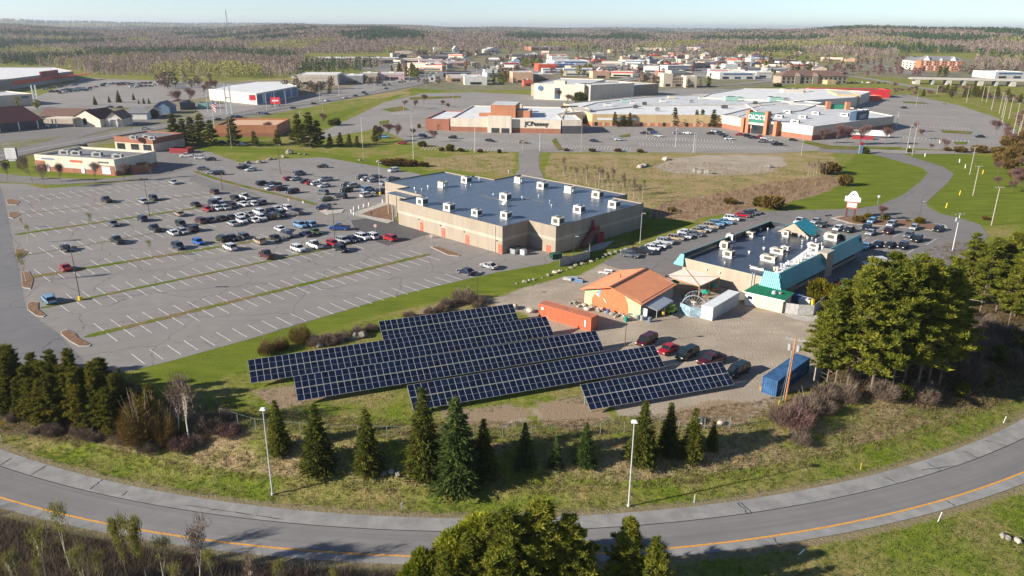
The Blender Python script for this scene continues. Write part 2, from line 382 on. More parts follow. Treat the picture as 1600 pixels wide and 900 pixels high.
def smooth_line(pts, n=6):
    out = []
    P = [np.array(p[:2], float) for p in pts]
    for i in range(len(P) - 1):
        p0, p1, p2, p3 = P[max(0, i - 1)], P[i], P[i + 1], P[min(len(P) - 1, i + 2)]
        for k in range(n):
            t = k / n; out.append(tuple(.5 * ((2 * p1) + (-p0 + p2) * t + (2 * p0 - 5 * p1 + 4 * p2 - p3) * t * t + (-p0 + 3 * p1 - 3 * p2 + p3) * t ** 3)))
    out.append(tuple(P[-1])); return out

LOT = PX([(-160, 640), (-60, 625), (216, 577), (275, 562), (400, 527), (600, 467), (692, 445), (775, 426), (857, 412), (884, 402), (877, 394), (826, 384), (794, 394), (700, 366), (615, 346), (640, 300), (657, 272), (600, 262), (507, 246), (430, 249), (374, 254), (350, 246), (330, 238), (300, 233), (270, 236), (150, 238), (180, 262), (225, 281), (70, 295), (40, 288), (-60, 284), (-260, 300)])
sheet('parking_lot', [LOT], .03, M['asphalt_old'])
sheet('asphalt_patch', [PX([(548, 345), (600, 337), (672, 366), (606, 384), (560, 368)])], .05, M['asphalt_new'])
sheet('asphalt_apron', [PX([(304, 272), (335, 285), (372, 292), (420, 310), (330, 296), (296, 282)])], .045, M['asphalt_mid'])
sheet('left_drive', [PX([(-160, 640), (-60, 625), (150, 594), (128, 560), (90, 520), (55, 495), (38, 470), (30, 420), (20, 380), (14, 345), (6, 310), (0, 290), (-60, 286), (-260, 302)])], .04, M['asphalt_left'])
sheet('drive_lane', [PX([(-40, 268), (60, 277), (150, 281), (240, 272), (262, 263), (300, 250), (300, 262), (262, 272), (200, 282), (90, 289), (-40, 282)])], .055, M['asphalt_mid'])
sheet('customer_lot', [PX([(970, 394), (1030, 376), (1100, 354), (1150, 338), (1190, 330), (1275, 328), (1340, 326), (1370, 321), (1390, 314), (1412, 304), (1440, 282), (1450, 270), (1440, 262), (1360, 240), (1330, 240), (1280, 238), (1280, 229), (1385, 231), (1405, 239), (1475, 261), (1490, 272), (1482, 285), (1465, 300), (1447, 317), (1452, 325), (1470, 334), (1500, 341), (1532, 351), (1545, 368), (1500, 420), (1430, 470), (1330, 490), (1290, 470), (1180, 478), (1060, 434), (1000, 430), (940, 412)])], .045, M['asphalt_mid'])
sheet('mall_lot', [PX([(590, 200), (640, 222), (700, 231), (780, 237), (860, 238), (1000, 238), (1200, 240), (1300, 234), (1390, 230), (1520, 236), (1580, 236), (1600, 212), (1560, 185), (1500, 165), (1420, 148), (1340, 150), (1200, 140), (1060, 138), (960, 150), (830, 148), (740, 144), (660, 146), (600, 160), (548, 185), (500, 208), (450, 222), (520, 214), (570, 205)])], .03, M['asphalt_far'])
sheet('mall_connector', [PX([(812, 234), (845, 234), (842, 248), (843, 262), (850, 280), (800, 280), (812, 262), (810, 246)])], .05, M['asphalt_old'])
sheet('storefront_lot', [PX([(-80, 190), (-80, 232), (120, 210), (250, 190), (250, 178), (120, 186)]), PX([(180, 236), (300, 236), (290, 252), (262, 262), (200, 262), (170, 250)])], .04, M['asphalt_mid'])
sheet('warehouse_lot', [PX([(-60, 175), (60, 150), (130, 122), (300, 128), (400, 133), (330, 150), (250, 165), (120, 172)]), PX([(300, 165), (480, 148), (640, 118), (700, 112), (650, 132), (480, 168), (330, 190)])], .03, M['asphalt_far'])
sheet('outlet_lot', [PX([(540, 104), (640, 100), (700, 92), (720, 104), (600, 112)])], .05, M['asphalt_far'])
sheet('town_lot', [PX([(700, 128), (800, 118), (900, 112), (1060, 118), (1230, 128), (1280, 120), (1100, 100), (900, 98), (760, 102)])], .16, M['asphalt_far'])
AVE = smooth_line(PX([(-160, 292), (-30, 252), (60, 232), (150, 216), (250, 198), (350, 183), (450, 166), (540, 152), (620, 138), (690, 122), (750, 107), (800, 95), (830, 88)]))
ribbon('avenue', AVE, 17, 0.22, M['asphalt_mid'])
ribbon('cross_street', smooth_line(PX([(60, 232), (100, 218), (180, 197), (262, 176), (330, 160), (400, 150)])), 9, 0.12, M['asphalt_mid'])
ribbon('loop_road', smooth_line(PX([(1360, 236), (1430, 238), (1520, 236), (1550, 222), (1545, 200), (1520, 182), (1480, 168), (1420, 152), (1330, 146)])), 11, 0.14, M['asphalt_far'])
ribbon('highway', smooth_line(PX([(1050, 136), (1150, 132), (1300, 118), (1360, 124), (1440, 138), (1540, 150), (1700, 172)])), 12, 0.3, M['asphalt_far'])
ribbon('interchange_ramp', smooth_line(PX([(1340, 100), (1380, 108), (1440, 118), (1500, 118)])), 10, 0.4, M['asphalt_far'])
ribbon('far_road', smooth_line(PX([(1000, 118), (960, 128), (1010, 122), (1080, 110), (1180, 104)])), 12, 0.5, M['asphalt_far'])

# ramp: shoulders, lane, yellow line
def arc_strip(name, A, B, z, m, a0=-62, a1=62, n=160, zoff=0):
    mb = MB()
    def P(arc, t): return (arc[0] + arc[2] * math.sin(t), arc[1] - arc[2] * math.cos(t))
    for i in range(n):
        t0, t1 = (math.radians(a0 + (a1 - a0) * k / n) for k in (i, i + 1))
        p = [P(A, t0), P(B, t0), P(B, t1), P(A, t1)]
        q = [(x, y, T(x, y) + z) for x, y in p]
        mb.poly([q[1], q[2], q[3], q[0]], m)
    return struct(mb.build(name))
def off(arc, d): return (arc[0], arc[1], arc[2] + d)
arc_strip('outer_shoulder', off(ARC_TOP, 0), ARC_SH, .035, M['concrete_shoulder'])
arc_strip('ramp_lane', ARC_SH, off(ARC_YEL, 0), .04, M['asphalt_road'])
arc_strip('inner_shoulder', off(ARC_YEL, 0), ARC_BOT, .035, M['concrete_shoulder'])
arc_strip('edge_line', off(ARC_YEL, -.14), off(ARC_YEL, .14), .052, M['paint_yellow'])
arc_strip('centre_joint', off(ARC_SH, -.06), off(ARC_SH, .06), .05, M['crack'])
# cracks across the shoulders
mb = MB()
def crackline(x0, y0, x1, y1, w=.10, k=6):
    a, b = GT(x0, y0), GT(x1, y1); prev = None
    for i in range(k + 1):
        t = i / k; p = a.lerp(b, t) + Vector((R.uniform(-.15, .15), R.uniform(-.1, .1), 0)) * (0 < i < k)
        p.z = T(p.x, p.y) + .056
        if prev is not None:
            d = (p - prev).normalized(); n = Vector((-d.y, d.x, 0)) * w * R.uniform(.3, .7)
            mb.poly([prev - n, p - n, p + n, prev + n], M['crack'])
        prev = p
for c4 in [(0, 727, 18, 716), (48, 743, 72, 728), (141, 765, 160, 749), (190, 775, 200, 768), (290, 790, 340, 797), (340, 797, 392, 805), (400, 806, 442, 812), (1153, 786, 1170, 804), (1157, 785, 1174, 803), (1378, 744, 1404, 756), (1448, 723, 1470, 735), (1505, 705, 1528, 716), (1540, 688, 1572, 697), (1208, 841, 1220, 853), (1478, 783, 1492, 791), (1440, 735, 1490, 728)]: crackline(*c4)
struct(mb.build('pavement_cracks'))

# ------------------------------------------------------------ main lot: medians, stripes, islands
gs = NT('median_grass', 1.0, 0.0)
q1 = gs.noise(.8, 5, .7); q2 = gs.noise(.12, 3)
gs.base(gs.mix(gs.ramp(q2, .42, .6), gs.mix(gs.ramp(q1, .3, .7), (.07, .115, .008), (.14, .18, .02)), gs.mix(gs.ramp(q1, .3, .7), (.13, .10, .045), (.27, .20, .10)))); gs.bump(q1, .6, .15)
M['grass_strip'] = gs.m
M['mulch'] = mat('mulch', (.19, .11, .065), .95, .35, 2.5, bump=.4, coord='G')
MEDS = [  # pixel centre lines and width (m), stripes on both sides
 ((132, 527), (672, 397), 1.7), ((62, 482), (470, 402), 1.1), ((37.5, 435), (440, 370), 1.9),
 ((25, 402), (330, 349), .5), ((22, 367), (320, 323.5), 2.0), ((18, 336), (345, 302), .6), ((18, 314), (300, 283), .3)]
MEDS[1] = ((62, 482), (560, 379), 1.2)
mb = MB(); st = MB(); ci = 0
for (a, b, w) in MEDS:
    A, B = G(*a), G(*b); L = (B - A).length; d = (B - A).normalized(); n = Vector((-d.y, d.x, 0)); k = int(L / 1.2); pr = None
    for i in range(k + 1):
        p = A + d * (L * i / k); hw = w / 2 * (1 + .35 * (mnoise.noise(Vector((p.x * .5, p.y * .5, ci))))) * (1 if i not in (0, k) else .3)
        if w < .5 and mnoise.noise(Vector((p.x * .15, p.y * .15, 5 + ci))) < -.15: hw *= .3
        q = (p - n * hw, p + n * hw)
        if pr: mb.poly([(pr[0].x, pr[0].y, .06), (q[0].x, q[0].y, .06), (q[1].x, q[1].y, .06), (pr[1].x, pr[1].y, .06)], M['grass_strip'])
        pr = q
    ci += 1
    # stall stripes
    sdir = U
    s = 3.5
    while s < L - 1:
        p = A + d * s
        for sg in (-1, 1):
            if ci == 1 and s > L - 20 and sg == -1: pass
            a0 = p + sdir * sg * (.75 if w > .6 else .45); a1 = p + sdir * sg * 6.1; nn = Vector((-sdir.y, sdir.x, 0)) * .06
            if R.random() > .02: st.poly([(a0 - nn)[:2] + (.062,), (a1 - nn)[:2] + (.062,), (a1 + nn)[:2] + (.062,), (a0 + nn)[:2] + (.062,)][::sg], M['paint_white'])
        s += 2.95
struct(mb.build('grass_medians'))
# single row along the bottom edge, and rows in the upper lot
A, B = G(222, 572), G(775, 424.5); L = (B - A).length; d = (B - A).normalized(); s = .6
while s < L - 3:
    p = A + d * s; nn = Vector((-U.y, U.x, 0)) * .06; a0 = p - U * .4; a1 = p - U * 6.2
    st.poly([(a0 + nn)[:2] + (.062,), (a1 + nn)[:2] + (.062,), (a1 - nn)[:2] + (.062,), (a0 - nn)[:2] + (.062,)], M['paint_white']); s += 2.95
for (a, b) in [((395, 268), (565, 322)), ((430, 256), (620, 303))]:
    A, B = G(*a), G(*b); L = (B - A).length; d = (B - A).normalized(); s = 0
    while s < L:
        p = A + d * s; nn = Vector((-V.y, V.x, 0)) * .06; a0 = p - V * 5.5; a1 = p + V * 5.5
        st.poly([(a0 - nn)[:2] + (.062,), (a1 - nn)[:2] + (.062,), (a1 + nn)[:2] + (.062,), (a0 + nn)[:2] + (.062,)], M['paint_white']); s += 2.95
struct(st.build('stall_lines'))
# yellowish stall lines of the customer lot
st = MB()
for (a, b, c4) in [((1335, 372), (1466, 408), 9), ((1312, 345), (1455, 378), 9)]:
    A, B = G(*a), G(*b)
    for i in range(c4 + 1):
        p = A.lerp(B, i / c4); nn = Vector((-V.y, V.x, 0)) * .06; a0 = p - V * 4.5; a1 = p + V * 4.5
        st.poly([(a0 - nn)[:2] + (.062,), (a1 - nn)[:2] + (.062,), (a1 + nn)[:2] + (.062,), (a0 + nn)[:2] + (.062,)], M['paint_white'])
struct(st.build('customer_stall_lines'))
# faint lines and grass islands in the mall lots
st = MB()
for (a, b, c4) in [((650, 215), (870, 224), 40), ((940, 213), (1150, 222), 44), ((1000, 226), (1230, 232), 44), ((660, 232), (790, 234), 24), ((880, 229), (990, 233), 22), ((1340, 178), (1500, 184), 26), ((1350, 160), (1480, 166), 24), ((1400, 196), (1520, 202), 22), ((610, 178), (655, 176), 10), ((650, 160), (800, 156), 22), ((1400, 214), (1520, 222), 20)]:
    A, B = G(*a), G(*b); w_ = Vector((-(B - A).y, (B - A).x, 0)).normalized()
    for i in range(c4):
        p = A.lerp(B, i / c4); nn = (B - A).normalized() * .09
        for s_ in (-1, 1): q0, q1 = p + w_ * .4 * s_, p + w_ * 5.5 * s_; st.poly([(q0 - nn)[:2] + (.1,), (q1 - nn)[:2] + (.1,), (q1 + nn)[:2] + (.1,), (q0 + nn)[:2] + (.1,)][::s_], M['paint_white'])
struct(st.build('mall_stall_lines'))
for pts in ([(862, 220), (868, 216), (880, 234), (872, 235)], [(965, 213), (985, 209), (984, 214), (970, 215)], [(1250, 222), (1262, 220), (1300, 228), (1410, 230), (1390, 235), (1290, 233)], [(592, 190), (608, 188), (606, 195), (594, 196)], [(596, 171), (628, 166), (640, 172), (610, 175)], [(640, 152), (720, 150), (720, 153), (640, 156)], [(1410, 158), (1480, 162), (1478, 164), (1412, 161)], [(1470, 203), (1520, 206), (1516, 210), (1472, 207)], [(1490, 222), (1512, 222), (1510, 226), (1492, 226)]):
    sheet('grass_island', [PX(pts)], .12, M['grass_strip'])
# centre lines on the avenue
st = MB()
pl = AVE
ribbon('x', pl, .35, .24, M['paint_white'], st)
struct(st.build('avenue_centre_line'))
# long median between the lots
def strip_px(name, pts, w, z, m):
    return ribbon(name, smooth_line(PX(pts)), w, z, m)
strip_px('dividing_median', [(305, 268), (340, 280), (400, 296), (450, 308), (495, 320)], 2.0, .065, M['grass_strip'])
strip_px('upper_median', [(425, 264), (500, 277), (560, 288)], .5, .066, M['grass_strip'])
# kerbed islands at the row ends
def island(pts, fill=None, h=.14):
    mb = MB(); mb.prism(PX(pts), .03, h, M['kerb'])
    struct(mb.build('traffic_island'))
    c_ = Vector((sum(p[0] for p in PX(pts)) / len(pts), sum(p[1] for p in PX(pts)) / len(pts), 0))
    inn = [tuple((Vector((p[0], p[1], 0)) - c_) * .93 + c_)[:2] for p in PX(pts)]
    sheet('island_bed', [inn], h + .012, fill or M['mulch'])
island([(95, 518), (105, 515), (118, 522), (122, 528), (142, 539), (140, 542), (124, 542), (108, 533), (96, 523)])
island([(42, 475), (50, 471), (60, 473), (60, 484), (72, 493), (68, 496), (56, 494), (43, 484)])
island([(33, 424), (45, 424), (52, 437), (48, 452), (35, 450)])
island([(24, 390), (34, 389), (44, 393), (36, 402), (26, 406)])
island([(9, 312), (18, 311), (32, 314), (26, 321), (12, 320)]); island([(14, 332), (26, 331), (32, 336), (20, 342), (14, 340)])
island([(672, 386), (684, 385), (720, 398), (716, 401), (700, 399)], M['mulch'])
island([(1298, 341), (1312, 338), (1430, 345), (1478, 352), (1484, 361), (1470, 362), (1420, 356), (1330, 350)])
island([(500, 330), (520, 325), (538, 328), (534, 333), (512, 336)], M['concrete'])
island([(548, 334), (598, 317), (613, 320), (615, 346), (560, 336)], M['mulch'])
# ------------------------------------------------------------ haze
M['haze'] = bpy.data.materials.new('haze_air'); M['haze'].use_nodes = True
_n = M['haze'].node_tree; _n.nodes.clear(); _o = _n.nodes.new('ShaderNodeOutputMaterial'); _v = _n.nodes.new('ShaderNodeVolumePrincipled')
_v.inputs['Color'].default_value = (.80, .88, 1.0, 1); _v.inputs['Density'].default_value = 0.000075; _v.inputs['Anisotropy'].default_value = 0.3
_n.links.new(_v.outputs[0], _o.inputs['Volume'])
mb = MB(); mb.box((0, 13500, -25), (33000, 28000, 215), M['haze']); o = mb.build('haze'); o['kind'] = 'stuff'; o.visible_shadow = True

# ------------------------------------------------------------ foliage materials
def leaf_mat(name, cols, hue_attr='tint', rough=.75, transl=.42):
    """cols: dark, mid, light leaf colours chosen by a per-leaf tint and a slow noise"""
    g = NT(name, rough, 0.0)
    t = g.attr('tint'); r = g.N.new('ShaderNodeValToRGB'); e = r.color_ramp.elements
    e[0].color = (*cols[0], 1); e[1].color = (*cols[-1], 1)
    for i, c_ in enumerate(cols[1:-1]):
        x = e.new((i + 1) / (len(cols) - 1)); x.color = (*c_, 1)
    oi = g.N.new('ShaderNodeObjectInfo')
    x = g.math('ADD', t, g.math('MULTIPLY', g.math('SUBTRACT', oi.outputs['Random'], .5), .28))
    g.L.new(x, r.inputs[0]); g.base(r.outputs[0])
    tr = g.N.new('ShaderNodeBsdfTranslucent'); g.L.new(r.outputs[0], tr.inputs[0])
    mx = g.N.new('ShaderNodeMixShader'); mx.inputs[0].default_value = transl
    out = g.N['Material Output']; g.L.new(g.b.outputs[0], mx.inputs[1]); g.L.new(tr.outputs[0], mx.inputs[2]); g.L.new(mx.outputs[0], out.inputs[0])
    return g.m
M['pine_leaf'] = leaf_mat('pine_needles', [(0.063, 0.084, 0.018), (0.163, 0.182, 0.026), (0.283, 0.283, 0.039), (0.425, 0.371, 0.059)])
M['dark_leaf'] = leaf_mat('dark_needles', [(0.043, 0.053, 0.009), (0.103, 0.107, 0.016), (0.176, 0.162, 0.023), (0.243, 0.201, 0.034)])
M['spruce_leaf'] = leaf_mat('spruce_needles', [(0.040, 0.054, 0.013), (0.101, 0.114, 0.022), (0.169, 0.173, 0.029), (0.238, 0.209, 0.048)])
M['blue_spruce_leaf'] = leaf_mat('fir_needles', [(0.029, 0.053, 0.017), (0.067, 0.106, 0.030), (0.118, 0.155, 0.042), (0.170, 0.193, 0.056)])
M['spring_leaf'] = leaf_mat('spring_leaves', [(0.070, 0.094, 0.011), (0.167, 0.199, 0.017), (0.292, 0.305, 0.029), (0.445, 0.425, 0.053)], transl=.35)
M['bud_leaf'] = leaf_mat('budding_twigs', [(.14, .12, .03), (.20, .19, .05), (.26, .26, .08)], transl=.35)
M['twig'] = leaf_mat('bare_twigs', [(.10, .072, .055), (.17, .125, .095), (.25, .19, .15)], transl=.1)
M['olive_twig'] = leaf_mat('olive_twigs', [(.09, .06, .02), (.16, .105, .03), (.22, .15, .05)], transl=.15)
M['red_twig'] = leaf_mat('red_twigs', [(.11, .06, .055), (.18, .10, .09), (.24, .15, .13)], transl=.1)
M['gold_leaf'] = leaf_mat('golden_shrub', [(.05, .06, .008), (.15, .13, .012), (.30, .22, .02)], transl=.3)
M['dry_grass'] = leaf_mat('dry_stems', [(.16, .11, .05), (.26, .19, .10), (.38, .29, .17)], transl=.3)
M['green_grass'] = leaf_mat('green_blades', [(.05, .09, .015), (.10, .15, .03), (.19, .20, .06)], transl=.3)
M['bark'] = mat('bark', (.16, .12, .09), .95, .35, 3, bump=.5)
M['bark_grey'] = mat('bark_grey', (.27, .22, .18), .95, .3, 3)
M['birch_bark'] = mat('birch_bark', (.55, .49, .43), .9, .3, 2)

def tri_mesh(name, V_, tint, m, extra=None):
    """V_: (n,3,3) triangles, tint (n,)"""
    n = len(V_); me = bpy.data.meshes.new(name)
    me.vertices.add(n * 3); me.vertices.foreach_set('co', V_.astype(np.float32).ravel())
    me.loops.add(n * 3); me.loops.foreach_set('vertex_index', np.arange(n * 3, dtype=np.int32))
    me.polygons.add(n); me.polygons.foreach_set('loop_start', np.arange(n, dtype=np.int32) * 3); me.polygons.foreach_set('loop_total', np.full(n, 3, np.int32))
    me.update(calc_edges=True)
    a = me.attributes.new('tint', 'FLOAT', 'POINT'); a.data.foreach_set('value', np.repeat(tint, 3).astype(np.float32))
    me.materials.append(m); return me
def rnd_tris(C, size, rng, flat=.0, elong=1.0, dirs=None):
    """one random triangle round each centre; dirs give a preferred long axis"""
    n = len(C); a = rng.normal(size=(n, 3)); a[:, 2] *= (1 - flat); a /= np.linalg.norm(a, axis=1)[:, None] + 1e-9
    if dirs is not None: a = dirs + a * .45; a /= np.linalg.norm(a, axis=1)[:, None] + 1e-9
    b = rng.normal(size=(n, 3)); b[:, 2] *= (1 - flat); b -= (b * a).sum(1)[:, None] * a; b /= np.linalg.norm(b, axis=1)[:, None] + 1e-9
    s = (size * rng.uniform(.6, 1.4, n))[:, None]
    return np.stack([C - a * s * elong * .5 - b * s * .35, C + a * s * elong * .6, C - a * s * elong * .4 + b * s * .45], 1)

def clumps(rng, centres, rads, per, size, flat=.35, elong=2.2, squash=.6):
    k = len(centres); C = np.repeat(centres, per, 0); r = np.repeat(rads, per)[:, None]
    d = rng.normal(size=(k * per, 3)); d /= np.linalg.norm(d, axis=1)[:, None]
    d *= rng.uniform(0, 1, (k * per, 1)) ** .45; d[:, 2] *= squash
    P = C + d * r; out = d.copy(); out[:, 2] += .35; out /= np.linalg.norm(out, axis=1)[:, None] + 1e-9
    tint = np.repeat(rng.uniform(.22, .66, k), per) + rng.normal(0, .13, k * per)
    return rnd_tris(P, size, rng, flat, elong, out), np.clip(tint, 0, 1)

def pine_parts(seed, h=15, crown0=.35, spread=3.2, n_whorl=13, size=.34, per=34, lop=.25):
    rng = np.random.default_rng(seed); rr = random.Random(seed)
    tb = MB(); bend = (rr.uniform(-.5, .5), rr.uniform(-.5, .5))
    def axis(t): return Vector((bend[0] * t * t, bend[1] * t * t, h * t))
    for i in range(6):
        tb.tube(axis(i / 6), axis((i + 1) / 6), .014 * h * .7 * (1 - i / 6.6), M['bark'], 6, .014 * h * .7 * (1 - (i + 1) / 6.6), cap=False)
    cs, rs = [], []
    # dead lower limbs
    for i in range(9):
        t = rr.uniform(.12, crown0 + .1); a = rr.uniform(0, 6.28); p = axis(t); q = p + Vector((math.cos(a), math.sin(a), rr.uniform(-.1, .25))) * rr.uniform(.8, 2.0)
        tb.tube(p, q, .04, M['bark_grey'], 3, .01, cap=False)
    for w in range(n_whorl):
        t = crown0 + (1 - crown0) * (w + rr.uniform(-.5, .5)) / n_whorl
        prof = (1 - (t - crown0) / (1 - crown0)) ** .75 * min(1, (t - crown0) * 5 + .55)
        nb = rr.randint(4, 6); a0 = rr.uniform(0, 6.28)
        for b in range(nb):
            a = a0 + 6.28 * b / nb + rr.uniform(-.3, .3); L = spread * prof * rr.uniform(.55, 1.2) + .35
            L *= 1 + lop * math.cos(a - seed)
            p = axis(min(t, .99)); q = p + Vector((math.cos(a) * L, math.sin(a) * L, L * rr.uniform(-.12, .38)))
            tb.tube(p, q, .05, M['bark'], 3, .015, cap=False)
            m = max(2, int(L / .50))
            for j in range(m):
                u = .35 + .65 * (j + .5) / m; c_ = p.lerp(q, u); side = Vector((-math.sin(a), math.cos(a), 0)) * rr.uniform(-.5, .5) * L * .3 * u
                c_ = c_ + side; cs.append((c_.x, c_.y, c_.z + .1)); rs.append(rr.uniform(.30, .58) * (.7 + .3 * spread / 3.2))
    tip = axis(1); cs.append((tip.x, tip.y, tip.z)); rs.append(.5)
    T_, ti = clumps(rng, np.array(cs), np.array(rs), per, size)
    return tb.mesh('trunk'), T_, ti
def spruce_parts(seed, h=7.5, spread=1.9, size=.22, layers=22, m=None):
    rng = np.random.default_rng(seed); rr = random.Random(seed); tb = MB()
    tb.tube((0, 0, 0), (0, 0, h * .5), .014 * h, M['bark'], 6, .008 * h, cap=False); tb.tube((0, 0, h * .5), (0, 0, h * .99), .008 * h, M['bark'], 6, .01, cap=False)
    cs, rs, dr = [], [], []
    for w in range(layers):
        t = .05 + .93 * w / layers; R0 = spread * (1 - t) ** .85 * (1 + .12 * rr.uniform(-1, 1)) + .08
        nb = max(5, int(11 * (1 - t) + 4)); a0 = rr.uniform(0, 6.28)
        for b in range(nb):
            a = a0 + 6.28 * b / nb + rr.uniform(-.15, .15); L = R0 * rr.uniform(.72, 1.18)
            k = max(1, int(L / .32))
            for j in range(k):
                u = .3 + .7 * (j + .6) / k
                cs.append((math.cos(a) * L * u, math.sin(a) * L * u, h * t - L * u * .22 + .12 * u * u * L)); rs.append(.16 + .17 * (1 - t)); dr.append((math.cos(a), math.sin(a), -.05))
    cs, rs = np.array(cs), np.array(rs); per = 11
    C = np.repeat(cs, per, 0); D = np.repeat(np.array(dr), per, 0); d = rng.normal(size=C.shape); d[:, 2] *= .5
    P = C + d * np.repeat(rs, per)[:, None] * .7
    ti = np.clip(np.repeat(rng.uniform(.2, .7, len(cs)), per) + rng.normal(0, .15, len(C)), 0, 1)
    return tb.mesh('trunk'), rnd_tris(P, size, rng, .2, 1.8, D), ti
def bare_parts(seed, h=8, spread=3, bark='bark_grey', levels=5, twigs=700, tw=.9, trunk_r=.12, lean=.1, multi=1, upright=.6, leaf=None, thick=.035):
    """branching limbs; the finest twigs are thin slivers spread through the crown"""
    rng = np.random.default_rng(seed); rr = random.Random(seed); tb = MB(); ends = []
    def grow(p, d, L, r, lev):
        q = p + d * L; tb.tube(p, q, r, M[bark], 5 if lev < 2 else 3, r * .62, cap=False)
        if lev >= levels - 1: ends.append((q, d)); return
        if lev >= 1: ends.append((p.lerp(q, .6), d))
        for k in range(rr.choice((2, 3, 3))):
            nd = (d + Vector((rr.uniform(-1, 1), rr.uniform(-1, 1), rr.uniform(-.35, .6))) * (spread / h) * 1.15 + Vector((0, 0, upright * .25))).normalized()
            grow(q, nd, L * rr.uniform(.62, .85), r * .58, lev + 1)
    for i in range(multi):
        d0 = Vector((rr.uniform(-lean, lean) * (1 + multi * .5), rr.uniform(-lean, lean) * (1 + multi * .5), 1)).normalized()
        grow(Vector((rr.uniform(-.3, .3), rr.uniform(-.3, .3), 0)) * (multi > 1), d0, h * .30, trunk_r, 0)
    E_ = np.array([tuple(e[0]) for e in ends]); D_ = np.array([tuple(e[1]) for e in ends]); k = rng.integers(0, len(E_), twigs)
    P = E_[k] + rng.normal(size=(twigs, 3)) * h * .045; dd = D_[k] * .6 + rng.normal(size=(twigs, 3)) * .6 + np.array([0, 0, .3]); dd /= np.linalg.norm(dd, axis=1)[:, None]
    b = rng.normal(size=(twigs, 3)); b -= (b * dd).sum(1)[:, None] * dd; b /= np.linalg.norm(b, axis=1)[:, None]
    Ls = (tw * rng.uniform(.5, 1.3, twigs))[:, None]; T_ = np.stack([P - b * thick, P + b * thick, P + dd * Ls], 1)
    return tb.mesh('trunk'), T_, np.clip(rng.normal(.5, .25, twigs), 0, 1)
def bush_parts(seed, rx=1.2, rz=1.1, n=700, size=.18, elong=1.8):
    rng = np.random.default_rng(seed); rr = random.Random(seed); tb = MB()
    for i in range(7):
        a = rr.uniform(0, 6.28); tb.tube((0, 0, 0), (math.cos(a) * rx * .6, math.sin(a) * rx * .6, rz * rr.uniform(.9, 1.5)), .03, M['bark'], 3, .01, cap=False)
    k = 16; c0 = rng.normal(size=(k, 3)); c0 /= np.linalg.norm(c0, axis=1)[:, None]; c0 *= np.array([rx * .6, rx * .6, rz * .5]); c0[:, 2] += rz * .75
    T_, ti = clumps(rng, c0, np.full(k, rx * .55), n // k, size, .2, elong, .8)
    return tb.mesh('stems'), T_, ti
def twiggy_parts(seed, rx=2, h=2.5, n=2500, L=.9, thick=.018):
    rng = np.random.default_rng(seed); tb = MB(); rr = random.Random(seed)
    for i in range(16):
        a = rr.uniform(0, 6.28); r0 = rr.uniform(0, .3) * rx; r1 = rr.uniform(.3, .9) * rx
        tb.tube((math.cos(a) * r0, math.sin(a) * r0, 0), (math.cos(a) * r1, math.sin(a) * r1, h * rr.uniform(.6, 1)), .035, M['bark_grey'], 3, .01, cap=False)
    a = rng.uniform(0, 6.28, n); r = rx * np.sqrt(rng.uniform(0, 1, n)) * .95; lump = .75 + .25 * np.sin(a * 3 + seed)
    z = h * rng.uniform(0, 1, n) ** .8 * (1 - (r / rx) ** 2 * .55) * lump
    P = np.stack([np.cos(a) * r, np.sin(a) * r, z * .85], 1)
    dd = np.stack([np.cos(a) * .5, np.sin(a) * .5, np.full(n, .9)], 1) + rng.normal(size=(n, 3)) * .45; dd /= np.linalg.norm(dd, axis=1)[:, None]
    b = rng.normal(size=(n, 3)); b -= (b * dd).sum(1)[:, None] * dd; b /= np.linalg.norm(b, axis=1)[:, None]
    Ls = (L * rng.uniform(.4, 1.2, n))[:, None]
    return tb.mesh('stems'), np.stack([P - b * thick, P + b * thick, P + dd * Ls], 1), np.clip(rng.normal(.5, .25, n), 0, 1)

class Proto:
    def __init__(s, parts, m, crown='crown', trunk='trunk'):
        s.t, T_, ti = parts; s.c = tri_mesh(crown, T_, ti, M[m]); s.cn, s.tn = crown, trunk
    def put(s, name, label, cat, x, y, sc=1, rz=None, group=None, z=None, sz=None):
        o = thing(name, label, cat, (x, y, T(x, y) - .05 if z is None else z), R.uniform(0, 6.28) if rz is None else rz, group)
        o.scale = (sc, sc, sz if sz else sc)
        link(s.tn, s.t, o); link(s.cn, s.c, o); return o

